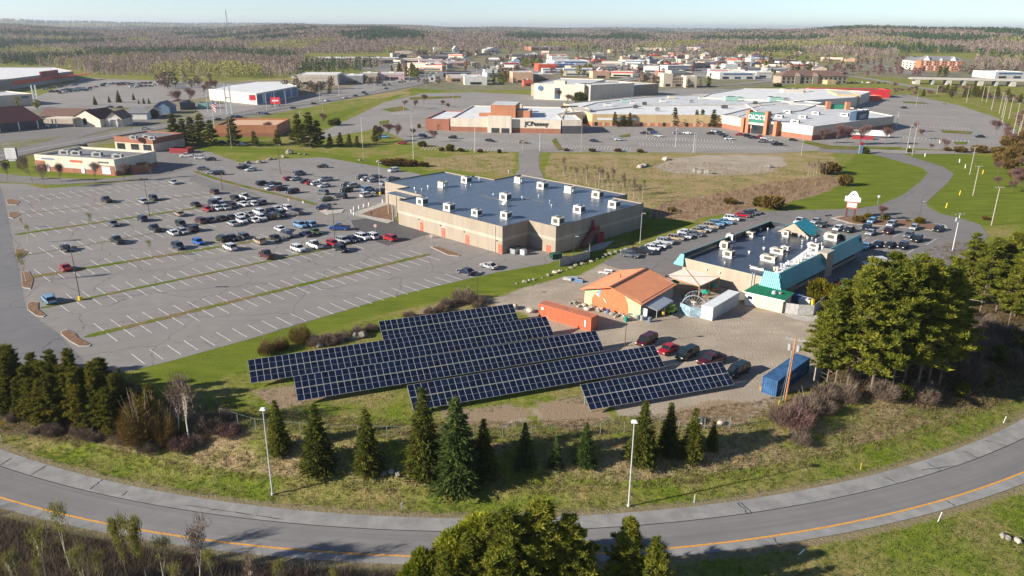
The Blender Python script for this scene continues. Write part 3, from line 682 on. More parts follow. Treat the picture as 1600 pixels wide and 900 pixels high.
# ------------------------------------------------------------ far woods: one mass (stuff), real tree-sized clumps on the terrain
def forest_mass():
    rng = np.random.default_rng(5)
    xs, ys, szs = [], [], []
    def field(n, d0, d1, half=38.5):
        a = np.radians(rng.uniform(-half, half, n)); d = np.sqrt(rng.uniform(d0 ** 2, d1 ** 2, n)); return d * np.sin(a), d * np.cos(a)
    out = []
    for (n, d0, d1) in ((15000, 700, 1500), (20000, 1500, 2500), (26000, 2500, 4000), (22000, 4000, 7500), (9000, 7500, 14000)):
        x, y = field(n, d0, d1); out.append(np.stack([x, y, np.full(n, (d0 + d1) / 2)], 1))
    P = np.concatenate(out)
    # keep only the wooded places (screen-space outline of the woods' near edge, evaluated on the map)
    x, y = P[:, 0], P[:, 1]
    z = terr_np(x, y)
    cx_ = x; cz = z - CAM_H; d = y * _c - cz * _s; sx = 800 + F_PX * x / d; sy = 450 - F_PX * (y * _s + cz * _c) / d + (sx - 800) * .008
    edge = np.interp(sx, [-50, 60, 110, 150, 300, 330, 400, 440, 480, 560, 640, 660, 760, 800, 830, 900, 1000, 1100, 1200, 1290, 1340, 1400, 1520, 1600, 1700],
                         [99, 105, 110, 122, 124, 121, 123, 119, 118, 113, 92, 82, 77, 74, 72, 74, 75, 78, 82, 85, 88, 92, 106, 105, 105])
    keep = (sy < edge + rng.normal(0, .8, len(sx))) | ((sx > 640) & (sy < edge + 8) & (rng.uniform(0, 1, len(sx)) < .22))
    for (x0, x1, y0, y1) in ((470, 640, 84, 102), (1400, 1520, 84, 111), (110, 300, 119, 126)):
        keep &= ~((sx > x0) & (sx < x1) & (sy > y0) & (sy < y1))
    P = P[keep]; z = z[keep]; x, y = P[:, 0], P[:, 1]; n = len(P); dist = np.hypot(x, y)
    # stand types by slow noise: bare grey wood, budding yellow-green, dark conifers
    f1 = np.array([mnoise.noise(Vector((a / 260, b / 420, 3))) for a, b in zip(x, y)]); f2 = np.array([mnoise.noise(Vector((a / 210, b / 260, 9))) for a, b in zip(x, y)])
    r = rng.uniform(0, 1, n)
    far_dark = sstep(1500, 3200, dist) * .10
    con = r < np.clip(.02 + .93 * sstep(.10, .17, f1 + .08 * (dist > 2600)) + far_dark, 0, .95)
    bud = (~con) & (rng.uniform(0, 1, n) < np.clip(.02 + .85 * sstep(.17, .23, f2), 0, .87) * np.where(dist < 2600, 1, .12))
    kinds = []
    for kind, sel in (('bare', ~con & ~bud), ('bud', bud), ('con', con)):
        p = P[sel]; zz = z[sel]; k = len(p); dd = np.hypot(p[:, 0], p[:, 1])
        h = rng.uniform(9, 15, k) * (1.1 if kind == 'con' else 1) ; wd = rng.uniform(2.6, 4.6, k) * (1 + 1.0 * sstep(1500, 3000, dd) + 2.2 * sstep(3500, 8000, dd))
        per = 26; C = np.repeat(np.stack([p[:, 0], p[:, 1], zz], 1), per, 0); H = np.repeat(h, per); W = np.repeat(wd, per); D = np.repeat(dd, per)
        t = rng.uniform(0, 1, k * per); a = rng.uniform(0, 6.28, k * per); rad_ = np.sqrt(rng.uniform(0, 1, k * per))
        if kind == 'con': prof = (1 - t) ** .8; q = C + np.stack([np.cos(a) * rad_ * W * .7 * prof, np.sin(a) * rad_ * W * .7 * prof, H * (.1 + .95 * t)], 1)
        else: prof = np.sqrt(np.clip(1 - (2 * t - 1) ** 2, .08, 1)); q = C + np.stack([np.cos(a) * rad_ * W * prof, np.sin(a) * rad_ * W * prof, H * (.22 + .8 * t)], 1)
        size = (.9 if kind != 'bare' else .62) * (1.15 + 1.1 * sstep(1200, 3000, D) + 3.0 * sstep(3500, 9000, D))
        dirs = np.tile(np.array([[0, 0, 1.0]]), (len(q), 1)) if kind == 'bare' else None
        Tt = rnd_tris(q, size * 1.5, rng, 0, 2.2 if kind == 'bare' else 1.2, dirs)
        ti = np.clip(np.repeat(rng.uniform(.15, .8, k), per) + rng.normal(0, .07, k * per), 0, 1)
        if kind == 'bare':    # pale trunks
            m_ = k * 2; c0 = np.repeat(np.stack([p[:, 0], p[:, 1], zz], 1), 2, 0) + np.concatenate([rng.normal(size=(m_, 2)) * 1.3, np.zeros((m_, 1))], 1)
            w_ = .16 * (1 + np.repeat(dd, 2) / 1800); h_ = np.repeat(h, 2) * .8
            tr = np.stack([c0 - np.stack([w_, w_ * 0, w_ * 0], 1), c0 + np.stack([w_, w_ * 0, w_ * 0], 1), c0 + np.stack([w_ * 0, w_ * 0, h_], 1)], 1)
            Tt = np.concatenate([Tt, tr]); ti = np.concatenate([ti, np.full(m_, 1.0)])
        kinds.append((kind, Tt, ti))
    mm = {'bare': leaf_mat('grey_wood', [(.17, .12, .10), (.29, .215, .175), (.45, .37, .31)], transl=.2), 'bud': leaf_mat('budding_wood', [(.19, .17, .05), (.32, .30, .085), (.45, .43, .15)], transl=.3),
          'con': leaf_mat('conifer_wood', [(.030, .055, .022), (.050, .085, .030), (.085, .12, .040)], transl=.1)}
    nm = {'bare': 'bare_woodland', 'bud': 'budding_woodland', 'con': 'conifer_woodland'}
    for kind, Tt, ti in kinds:
        o = link(nm[kind], tri_mesh(nm[kind], Tt, ti, mm[kind])); o['kind'] = 'stuff'
        print(kind, len(Tt))
forest_mass()
# ------------------------------------------------------------ building materials
def block_mat(name, c, course=.2, c2=None):
    """masonry: faint courses, weather streaks"""
    g = NT(name, .9, .15); n = g.noise(.6, 4, .6, stretch=(1, 1, .15)); n2 = g.noise(5, 3)
    b = g.mix(g.ramp(n, .35, .7), tuple(v * .86 for v in c), tuple(v * 1.08 for v in c)); b = g.mix(g.math('MULTIPLY', g.ramp(n2, .4, .7), .35), b, tuple(v * .8 for v in c))
    sx = g.N.new('ShaderNodeSeparateXYZ'); g.L.new(g.pos, sx.inputs[0])
    fz = g.math('FRACT', g.math('DIVIDE', sx.outputs['Z'], course)); ln = g.math('LESS_THAN', fz, .12)
    b = g.mix(g.math('MULTIPLY', ln, .30), b, tuple(v * .5 for v in c)); g.base(b); return g.m
def ribbed(name, c, pitch=.45, direction=(1, 0), rough=.45, var=.12, amp=.55, metal=0.0):
    """standing seam / corrugated sheet: ribs by bump and darker stripes in the colour, with patchy fading"""
    g = NT(name, rough, .4); n = g.noise(.5, 4); d = g.noise(4, 3)
    g.b.inputs['Metallic'].default_value = metal
    b = g.mix(g.ramp(n, .3, .7), tuple(v * (1 - var) for v in c), tuple(min(1, v * (1 + var)) for v in c)); b = g.mix(g.math('MULTIPLY', g.ramp(d, .55, .75), .25), b, tuple(v * .6 + .03 for v in c))
    dt = g.N.new('ShaderNodeVectorMath'); dt.operation = 'DOT_PRODUCT'; g.L.new(g.pos, dt.inputs[0]); dt.inputs[1].default_value = (direction[0], direction[1], 0)
    w = g.math('SINE', g.math('MULTIPLY', dt.outputs['Value'], 6.2832 / pitch)); w = g.math('POWER', g.math('MULTIPLY', g.math('ADD', w, 1), .5), 4)
    b = g.mix(g.math('MULTIPLY', w, .22), b, tuple(v * .45 for v in c))
    g.base(b); g.bump(w, amp, .12); return g.m
def membrane(name, c, dark, rough=.35, spec=.5):
    g = NT(name, rough, spec); n = g.noise(.15, 5, .65); n2 = g.noise(1.5, 4, .7); g.base(g.mix(g.ramp(n, .35, .65), dark, g.mix(g.ramp(n2, .3, .7), tuple(v * .8 for v in c), tuple(v * 1.15 for v in c))))
    g.L.new(g.ramp(n, .4, .7, (.25, .25, .25), (.6, .6, .6)), g.b.inputs['Roughness'])
    dt = g.N.new('ShaderNodeVectorMath'); dt.operation = 'DOT_PRODUCT'; g.L.new(g.pos, dt.inputs[0]); dt.inputs[1].default_value = (U.x, U.y, 0)
    ln = g.math('LESS_THAN', g.math('FRACT', g.math('DIVIDE', dt.outputs['Value'], 2.4)), .05); prev = g.b.inputs['Base Color'].links[0].from_socket; g.base(g.mix(g.math('MULTIPLY', ln, .45), g.mix(g.ramp(g.noise(.35, 4), .6, .75, (0, 0, 0), (.35, .35, .35)), prev, (.16, .165, .17)), dark))
    return g.m
uu, vv = (U.x, U.y), (V.x, V.y)
B = {}
B['tan_block'] = block_mat('tan_block', (.34, .285, .225)); B['tan_band'] = block_mat('tan_band', (.44, .385, .315))
B['tan_panel'] = block_mat('tan_panel', (.36, .30, .23), .3)
B['dark_roof'] = membrane('dark_membrane', (.105, .140, .190), (.075, .10, .145)); B['flashing'] = mat('flashing', (.06, .07, .08), .4, metal=.6)
B['red_paint'] = mat('red_paint', (.52, .12, .075), .6, .15, 4); B['red_steel'] = mat('red_steel', (.26, .025, .03), .5, .2, 3)
B['white_metal'] = mat('white_metal', (.60, .60, .58), .5, .18, 3); B['grey_metal'] = mat('grey_metal', (.34, .35, .36), .45, .2, 3, metal=.3); B['louvre'] = mat('louvre', (.09, .085, .08), .7, .3, 8)
B['cream_metal'] = mat('cream_metal', (.58, .53, .42), .5, .15, 3); B['galv'] = mat('galvanised', (.50, .52, .54), .35, .12, 4, metal=.5)
B['teal_v'] = ribbed('teal_sheet_v', (.014, .29, .35), .42, vv, .35); B['teal_u'] = ribbed('teal_sheet_u', (.05, .31, .33), .42, uu, .4)
B['teal_trim'] = mat('teal_trim', (.10, .30, .29), .5, .1, 3)
B['green_roof'] = mat('green_felt', (.008, .16, .075), .7, .2, 2); B['brown_wall'] = block_mat('brown_wall', (.42, .35, .27))
B['glass'] = mat('window_glass', (.020, .026, .032), .08, spec=.8); B['glass_blue'] = mat('blue_glass', (.05, .10, .16), .1, .3, 1.5, spec=.8); B['door_dark'] = mat('dark_door', (.05, .05, .05), .5)
B['white_roof'] = mat('white_roof', (.66, .66, .66), .7, .10, .15, coord='G'); B['light_roof'] = mat('light_roof', (.52, .53, .54), .75, .14, .12, coord='G')
B['beige'] = block_mat('beige_wall', (.62, .52, .41), .6); B['cream'] = block_mat('cream_wall', (.68, .60, .49), .6); B['peach'] = block_mat('peach_wall', (.62, .40, .27), .6)
B['brick'] = block_mat('brick_wall', (.34, .15, .10), .3); B['orange_brick'] = block_mat('orange_brick', (.46, .20, .11), .3); B['ochre'] = block_mat('ochre_wall', (.55, .40, .22), .6)
B['white_wall'] = block_mat('white_wall', (.70, .68, .64), .6); B['grey_wall'] = block_mat('grey_wall', (.36, .35, .34), .5); B['dark_wall'] = block_mat('dark_wall', (.09, .09, .10), .5)
B['blue_wall'] = mat('blue_wall', (.08, .16, .32), .5, .2, 1); B['blue_grey'] = block_mat('blue_grey_wall', (.16, .22, .32), .4)
B['orange'] = mat('orange_band', (.62, .10, .045), .6, .1, 1); B['maroon_roof'] = mat('maroon_shingle', (.10, .035, .038), .85, .25, 1.2); B['brown_roof'] = mat('brown_shingle', (.17, .10, .08), .85, .25, 1.2)
B['grey_roof'] = mat('grey_shingle', (.19, .19, .20), .85, .2, .6); B['orange_roof'] = mat('orange_shingle', (.50, .26, .14), .85, .15, 1); B['green_sign'] = mat('green_panel', (.03, .17, .12), .5, .15, 2)
B['navy_sign'] = mat('navy_panel', (.02, .055, .10), .5, .1, 2); B['mint'] = mat('mint_metal', (.30, .50, .42), .6, .15, 1); B['red_band'] = mat('red_band', (.62, .035, .045), .55, .1, 1)
B['purple'] = mat('purple_band', (.16, .09, .22), .6, .1, 1); B['yellow'] = mat('yellow_paint', (.75, .50, .04), .55, .15, 3); B['black'] = mat('black_paint', (.02, .02, .022), .5)
B['salmon'] = mat('salmon_paint', (.62, .17, .075), .8, .12, 1.2); B['mural_green'] = mat('pale_green_paint', (.40, .47, .27), .8, .15, 1.5); B['mural_yellow'] = mat('pale_yellow_paint', (.70, .66, .30), .8, .15, 1.5)
B['mural_blue'] = mat('mural_blue', (.12, .36, .52), .7, .1, 3); B['mural_white'] = mat('mural_white', (.75, .72, .68), .7, .1, 3)
B['orange_v'] = ribbed('orange_sheet', (.86, .33, .15), .4, vv, .5, .10); B['wood'] = mat('timber', (.42, .24, .10), .8, .2, 3); B['concrete'] = M['concrete']
B['sign_white'] = mat('sign_white', (.78, .76, .76), .5, .06, 3); B['sign_pink'] = mat('sign_pink', (.70, .45, .44), .5, .2, 6); B['teal_dark'] = mat('umbrella_green', (.02, .30, .20), .6, .15, 2)

def offset_poly(pts, d):
    n = len(pts); ar = sum(pts[k][0] * pts[(k + 1) % n][1] - pts[(k + 1) % n][0] * pts[k][1] for k in range(n)); sg = 1 if ar > 0 else -1; out = []
    for i in range(n):
        p0, p1, p2 = (Vector(pts[j % n]) for j in (i - 1, i, i + 1)); a = (p1 - p0).normalized(); b = (p2 - p1).normalized()
        na = Vector((a.y, -a.x)) * sg; nb = Vector((b.y, -b.x)) * sg; m = (na + nb)
        m = m / max(.2, m.length_squared) * 2 if m.length > .1 else na
        out.append(tuple(p1 + m * d))
    return out
def shell(t, pts, h, wm, rm, par=.35, inset=.3, trim=None, name='wall', z=0, base_m=None, base_h=0):
    """outer wall with a parapet, and the roof deck lying inside it"""
    n = len(pts); ar = sum(pts[k][0] * pts[(k + 1) % n][1] - pts[(k + 1) % n][0] * pts[k][1] for k in range(n))
    if ar < 0: pts = list(reversed(pts))
    inn = offset_poly(pts, -inset); mb = MB(); o = t.location
    P = lambda p, zz: (p[0] - o.x, p[1] - o.y, zz)
    for k in range(n):
        a, b, ia, ib = pts[k], pts[(k + 1) % n], inn[k], inn[(k + 1) % n]
        zb = z - .3
        if base_h:
            mb.poly([P(a, zb), P(b, zb), P(b, z + base_h), P(a, z + base_h)], base_m); zb = z + base_h
        mb.poly([P(a, zb), P(b, zb), P(b, z + h), P(a, z + h)], wm)
        mb.poly([P(a, z + h), P(b, z + h), P(ib, z + h), P(ia, z + h)], trim or B['flashing'])
        mb.poly([P(ib, z + h - par), P(ia, z + h - par), P(ia, z + h), P(ib, z + h)], wm)
    w = mb.build(name, t)
    pv = [Vector((p[0], p[1], 0)) for p in inn]; tris = tessellate_polygon([pv]); rb = MB()
    rb.v = [P(p, z + h - par + .02) for p in inn]
    for tt in tris:
        a, b, c_ = (pv[q] for q in tt); tt = tt if (b - a).cross(c_ - a).z > 0 else tuple(reversed(tt)); rb.f.append(tuple(tt)); rb.m.append(rb.slot(rm))
    r = rb.build('roof', t); return w, r
def wall_rect(t, name, a, b, s0, s1, z0, z1, m, out=.05, th=.08, parent=None, mb=None):
    """a flat part standing `out` proud of the wall line a-b (world xy), between distances s0, s1 along it"""
    a, b = Vector(a[:2]), Vector(b[:2]); d = (b - a).normalized(); n = Vector((d.y, -d.x)); o = t.location
    own = mb is None; mb = mb or MB()
    p0 = a + d * s0; p1 = a + d * s1; q = [p0 + n * out, p1 + n * out, p1 - n * th, p0 - n * th]
    mb.prism([(v.x - o.x, v.y - o.y) for v in q], z0, z1, m)
    if own: return mb.build(name, parent or t)
def wlen(a, b): return (Vector(b[:2]) - Vector(a[:2])).length
def hvac(t, x, y, z, sz=(2.2, 1.6, 1.3), rz=AZ, parent=None, style=0):
    o = t.location; mb = MB(); mb.box((0, 0, 0), (sz[0] * 1.08, sz[1] * 1.08, .3), B['white_metal'])
    mb.box((0, 0, .3), (sz[0], sz[1], sz[2]), B['cream_metal'] if style else B['white_metal'])
    mb.box((-sz[0] * .5 - .2, 0, .5), (.4, sz[1] * .7, sz[2] * .55), B['white_metal'], taper=.8)
    u_ = mb.build('rooftop_unit', parent or t, (x - o.x, y - o.y, z), rz)
    lv = MB(); lv.box((sz[0] * .5 + .01, 0, .45), (.04, sz[1] * .8, sz[2] * .7), B['louvre']); lv.box((0, -sz[1] * .5 - .01, .45), (sz[0] * .55, .04, sz[2] * .65), B['louvre']); lv.tube((sz[0] * .1, 0, sz[2] + .3), (sz[0] * .1, 0, sz[2] + .42), sz[1] * .33, B['louvre'], 10)
    lv.build('grille', u_); return u_
def vent(t, x, y, z, r=.3, h=.7, m=None, name='roof_vent'):
    o = t.location; mb = MB(); mb.tube((0, 0, 0), (0, 0, h), r * .6, m or B['galv'], 8); mb.tube((0, 0, h), (0, 0, h + .25), r, m or B['galv'], 8, r * .7); return mb.build(name, t, (x - o.x, y - o.y, z))

# ------------------------------------------------------------ ice arena-like long block building
ah = 7.2
AP = [UVp(*q) for q in [(-168.8, 127.4), (-126.5, 127.4), (-126.5, 137.0), (-117.2, 137.0), (-117.2, 175.0), (-127.6, 175.0), (-127.6, 181.6), (-171.7, 181.6), (-171.7, 169), (-181.2, 169), (-181.2, 166.7), (-193.6, 166.7), (-193.6, 141.3), (-181.6, 141.3), (-181.6, 136.5), (-168.8, 136.5)]]
AP = [tuple(p[:2]) for p in AP]
arena = thing('block_hall', 'huge tan block hall with flat blue-black roof, red doors and rooftop units', 'building', (*AP[1], 0))
shell(arena, AP, ah, B['tan_block'], B['dark_roof'], .3, .25)
for i in (0, 1, 2, 3, 4, 5, 10, 11, 12):
    wall_rect(arena, 'wall_band', AP[i], AP[(i + 1) % len(AP)], .02, wlen(AP[i], AP[(i + 1) % len(AP)]) - .02, 3.4, 4.2, B['tan_band'], .05, .02)
for s_, w_ in ((9.8, 1.3), (19.0, 1.4), (28.6, 1.3), (40.8, 1.4)):
    d_ = wall_rect(arena, 'door', AP[0], AP[1], s_, s_ + w_, -.05, 2.5, B['red_paint'], .08)
    wall_rect(arena, 'handle', AP[0], AP[1], s_ + w_ * .8, s_ + w_ * .9, 1.0, 1.2, B['black'], .14, parent=d_)
    lm = MB(); wall_rect(arena, 'x', AP[0], AP[1], s_ - .5, s_ - .2, 3.1, 3.3, B['black'], .25, mb=lm); lm.build('wall_lamp', arena)
wall_rect(arena, 'door', AP[2], AP[3], 6.2, 7.8, -.05, 1.9, B['red_paint'], .08)
wall_rect(arena, 'downpipe', AP[0], AP[1], 39.6, 39.8, 0, 6.8, B['tan_band'], .15)
# red outside stair on the shaded side wall
fe = MB(); a_, b_ = Vector(AP[3]), Vector(AP[4]); d_ = (b_ - a_).normalized(); n_ = Vector((d_.y, -d_.x)); O = arena.location
def W3(s, o, z): p = a_ + d_ * s + n_ * o; return Vector((p.x - O.x, p.y - O.y, z))
for k in range(14):
    s_ = 9 + k * .36; fe.poly([W3(s_, .3, .25 * k + .2), W3(s_ + .42, .3, .25 * k + .2), W3(s_ + .42, 1.5, .25 * k + .2), W3(s_, 1.5, .25 * k + .2)], B['red_steel'])
for o_ in (.3, 1.5):
    fe.poly([W3(9, o_, 0), W3(9.5, o_, 0), W3(14.3, o_, 3.7), W3(14.3, o_, 4.4), W3(14, o_, 4.4)], B['red_steel'])
    fe.poly([W3(9, o_, .95), W3(9, o_, 1.05), W3(14.2, o_, 4.8), W3(14.2, o_, 4.7)], B['red_steel'])
for i_ in range(4): pass
fe.poly([W3(14, .2, 3.7), W3(16, .2, 3.7), W3(16, 1.6, 3.7), W3(14, 1.6, 3.7)], B['red_steel'])
fe.poly([W3(14, .22, 3.7), W3(15.6, .22, 3.7), W3(15.2, .22, 6.4), W3(14.2, .22, 6.4)], B['red_steel'])
fe.poly([W3(14, 1.55, 3.7), W3(16, 1.55, 3.7), W3(16, 1.55, 4.8), W3(14, 1.55, 4.8)], B['red_steel'])
fe.poly([W3(15.2, 1.5, 0), W3(18, 1.5, 0), W3(18, 1.5, 2.6), W3(15.2, 1.5, 3.1)], B['red_steel']); fe.poly([W3(18, .1, 0), W3(18, 1.5, 0), W3(18, 1.5, 2.6), W3(18, .1, 2.6)], B['red_steel'])
fe.build('outside_stair', arena)
for q in [(692, 289), (729, 282), (660, 316), (702, 325), (745, 333), (791, 337), (790, 309), (872, 346), (905, 328), (960, 320), (934, 305), (891, 297), (848, 291), (811, 282)]:
    p = G(*q, 7.6); k_ = R.uniform(1.15, 1.45); hvac(arena, p.x, p.y, 6.92, (2.0 * k_, 1.7 * k_ * R.uniform(.85, 1.1), 1.25 * k_), AZ + R.choice((0, math.pi)), style=R.random() < .4)
for q in [(659, 296), (669, 293), (648, 296), (728, 291), (736, 288), (771, 303), (816, 310), (859, 316), (862, 321), (917, 330), (842, 306), (650, 300), (795, 269), (749, 279)]:
    p = G(*q, 7.4); vent(arena, p.x, p.y, 6.92, R.choice((.22, .3, .38)), R.choice((.4, .6, .9)))
p = G(787.5, 318, 7.8); mb = MB(); mb.tube((0, 0, 0), (0, 0, .9), .05, B['galv'], 6); mb.tube((0, 0, .9), (-.12, -.12, 1.05), .62, B['white_metal'], 14); mb.build('satellite_dish', arena, (p.x - O.x, p.y - O.y, 6.92))
for c4 in (((750, 305), (786, 313)), ((815, 308), (850, 316))):
    a2, b2 = G(*c4[0], 7), G(*c4[1], 7); d2 = (b2 - a2).normalized(); n2 = Vector((-d2.y, d2.x, 0)) * .5; mb = MB()
    mb.poly([(*(a2 - n2 - O)[:2], 6.945), (*(b2 - n2 - O)[:2], 6.945), (*(b2 + n2 - O)[:2], 6.945), (*(a2 + n2 - O)[:2], 6.945)], mat('roof_patch', (.20, .20, .19), .6)); mb.build('roof_walkway', arena)
# entrance canopy frames in the notch
mb = MB()
for (u0, v0) in ((-181.0, 133.0), (-177, 133)):
    p = UVp(u0, v0) - O; mb.tube((p.x, p.y, 0), (p.x, p.y, 6.2), .18, B['tan_band'], 8)
a2 = [UVp(-181.6, 132.6), UVp(-169, 132.6), UVp(-169, 136.5), UVp(-181.6, 136.5)]
mb.prism([tuple((q - O)[:2]) for q in a2], 6.2, 6.5, B['tan_panel'], B['dark_roof']); mb.build('entrance_canopy', arena)

# dumpsters, fence and concrete pad beside the hall
def fence_line(name, label, cat, pts, h, m, post_m=None, solid=True, step=2.5, group=None, cap=False):
    P = [GT(*p) if len(p) == 2 and abs(p[0]) > 0 else p for p in pts]; o = thing(name, label, cat, P[0], group=group); body = MB(); O_ = P[0]
    for a, b in zip(P[:-1], P[1:]):
        L = (b - a).length; k = max(1, int(L / step)); d = (b - a).normalized(); n = Vector((-d.y, d.x, 0)) * .03
        for i in range(k):
            p, q = a.lerp(b, i / k) - O_, a.lerp(b, (i + 1) / k) - O_
            if solid:
                body.poly([p - n, q - n, q - n + Vector((0, 0, h)), p - n + Vector((0, 0, h))], m); body.poly([q + n, p + n, p + n + Vector((0, 0, h)), q + n + Vector((0, 0, h))], m); body.poly([p - n + Vector((0, 0, h)), q - n + Vector((0, 0, h)), q + n + Vector((0, 0, h)), p + n + Vector((0, 0, h))], m)
            else:
                body.tube(p + Vector((0, 0, h)), q + Vector((0, 0, h)), .035, m, 4)
                body.tube(p + Vector((0, 0, h * .12)), q + Vector((0, 0, h * .12)), .012, m, 3)
                wv = int((q - p).length / .55)      # the woven wire
                for s_ in range(wv):
                    u0, u1 = s_ / wv, (s_ + 1) / wv; body.tube(p.lerp(q, u0) + Vector((0, 0, .05)), p.lerp(q, u1) + Vector((0, 0, h)), .006, m, 3, cap=False); body.tube(p.lerp(q, u1) + Vector((0, 0, .05)), p.lerp(q, u0) + Vector((0, 0, h)), .006, m, 3, cap=False)
            pm = MB(); pm.box((0, 0, -.1), (.09, .09, h + .15), post_m or m); pm.build('post', o, p)
    body.build('panel' if solid else 'wire_mesh', o); return o
B['fence_grey'] = mat('fence_board', (.36, .35, .34), .85, .2, 2)
fence_line('screen_fence', 'grey slatted screen fence angling off the hall corner above the boulders', 'fence', [(874, 417), (896, 411), (921, 404), (921, 390)], 2.0, B['fence_grey'], B['galv'])
fence_line('screen_fence', 'grey board screen wall hiding the bins by the green-roofed shed', 'fence', [(1221, 488), (1246, 492), (1270, 493), (1290, 475)], 2.2, B['fence_grey'])
def dumpster(label, px, py, rz, m, lidm, s=1.0):
    p = GT(px, py); o = thing('dumpster', label, 'dumpster', p, rz); mb = MB(); mb.box((0, 0, .1), (2.0 * s, 1.5 * s, 1.25), m, taper=1.06); mb.box((-1.1 * s, 0, .7), (.15, .9, .15), m); mb.box((1.1 * s, 0, .7), (.15, .9, .15), m); mb.build('bin', o)
    l = MB(); l.box((-.5 * s, 0, 1.36), (1.0 * s, 1.6 * s, .07), lidm); l.box((.52 * s, 0, 1.36), (1.0 * s, 1.6 * s, .07), lidm); l.build('lid', o); return o
dg = mat('dumpster_green', (.02, .07, .05), .5, .2, 3); db = mat('dumpster_dark', (.03, .05, .055), .5, .2, 3)
dumpster('white and green bin in the recess of the tan hall', 803, 396, AZ, B['grey_metal'], db); dumpster('dark green dumpster beside the white bin in the hall recess', 811, 394, AZ, dg, db); dumpster('low grey bin lying in front of the hall recess', 818, 398, AZ, B['white_metal'], B['grey_metal'], .7)
dumpster('black round-backed bin against the sunlit recess wall', 846, 389, AZ, B['black'], db, .9)
dumpster('tall dark green dumpster at the outer corner of the hall', 868, 404, AZ + 1.2, dg, dg, 1.25)
dumpster('white bin under the red door at the hall front corner', 777, 393, AZ, B['white_metal'], B['grey_metal'], .8)
dumpster('white waste bin behind the grey screen wall', 1258, 476, AZ, B['sign_white'], B['sign_white'], 1.1); dumpster('blue waste bin behind the grey screen wall', 1246, 471, AZ, B['blue_wall'], B['blue_wall'], .8); dumpster('yellow waste bin behind the grey screen wall', 1266, 478, AZ, B['yellow'], B['yellow'], .6)
sheet('concrete_pad', [PX([(1221, 490), (1270, 495), (1300, 478), (1310, 482), (1275, 503), (1260, 503), (1245, 500), (1221, 492)])], .07, M['concrete'])
sheet('stair_pad', [PX([(920, 395), (945, 388), (960, 376), (935, 380), (910, 392)])], .05, M['concrete'])
# bollards by the hall entrance
for i, (x, y) in enumerate([(549, 333), (553, 337), (553, 329), (561, 327), (568.5, 324.5), (576.5, 322.5), (598, 317.5)]):
    p = GT(x, y); p.z += .12; mb = MB(); mb.tube((0, 0, 0), (0, 0, .95), .2, B['sign_white'], 10); mb.tube((0, 0, .95), (0, 0, 1.1), .2, B['sign_white'], 10, .06)
    o = mb.build('bollard', None, p); tag(o, ['white bollard at the left tip of the hall entrance pavement', 'nearest white bollard of the entrance group, at the kerb point', 'white bollard just behind the two at the kerb point', 'white bollard third along the entrance pavement edge', 'white bollard in the middle of the entrance pavement edge', 'white bollard fifth along the entrance pavement edge', 'lone white bollard closest to the hall entrance'][i], 'bollard', 'white bollards by the hall entrance')
sheet('entrance_pavement', [PX([(549, 334), (600, 316), (615, 318), (600, 322), (564, 335), (612, 347), (606, 350), (556, 338)])], .165, M['concrete'])

# ------------------------------------------------------------ restaurant with the teal mansard
RP = [tuple(UVp(*q)[:2]) for q in [(-85.0, 144.0), (-62.5, 144.0), (-62.5, 166), (-62.5, 188.0), (-86.4, 188.0)]]
RP = [tuple(UVp(*q)[:2]) for q in [(-85.0, 144.4), (-62.2, 144.4), (-62.2, 188.5), (-86.0, 188.5)]]
rest = thing('restaurant', 'tan restaurant with dark cluttered roof edged by a bright teal metal mansard', 'building', (*RP[1], 0)); rh = 4.5; O = rest.location
shell(rest, RP, rh, B['brown_wall'], membrane('navy_membrane', (.06, .075, .11), (.03, .04, .06)), .5, .2, trim=B['teal_trim'])
def mansard(pa, pb, z0, z1, out, inn, m, name='mansard_panel', ends=True, flip=False, capm=None):
    a, b = Vector(pa), Vector(pb); d = (b - a).normalized(); n = Vector((d.y, -d.x)); mb = MB()
    P = lambda s, o, z: ((a + d * s + n * o).x - O.x, (a + d * s + n * o).y - O.y, z); L = (b - a).length
    mb.poly([P(0, out, z0), P(L, out, z0), P(L, -inn, z1), P(0, -inn, z1)], m)
    mb.poly([P(0, -inn, z1), P(L, -inn, z1), P(L, -inn - .25, z1), P(0, -inn - .25, z1)], capm or B['teal_trim'])
    mb.poly([P(L, -inn - .25, z0 + .5), P(0, -inn - .25, z0 + .5), P(0, -inn - .25, z1), P(L, -inn - .25, z1)], B['flashing'])
    mb.poly([P(0, out, z0), P(0, -inn, z0), P(L, -inn, z0), P(L, out, z0)], B['flashing'])
    for s in (0, L): mb.poly([P(s, out, z0), P(s, -inn, z1), P(s, -inn - .25, z1), P(s, -inn - .25, z0)], B['teal_u'])
    return mb.build(name, rest)
u0, u1, v0, v1 = -85.6, -62.2, 144.4, 188.5
mansard(UVp(u1, v0 + .1)[:2], UVp(u1, v0 + 21.2)[:2], 2.6, 6.0, 1.5, -.1, B['teal_v'])
mansard(UVp(u1, v0 + 25.6)[:2], UVp(u1, v1 + .8)[:2], 2.6, 6.0, 1.5, -.1, B['teal_v'])
mansard(UVp(u1 + .8, v1)[:2], UVp(u0, v1)[:2], 2.8, 5.4, 1.3, .2, B['teal_u'])
mansard(UVp(u0, v1)[:2], UVp(u0, v0)[:2], 2.8, 5.4, 1.3, .2, B['teal_v'])
def sloped(parts, name, m): pass
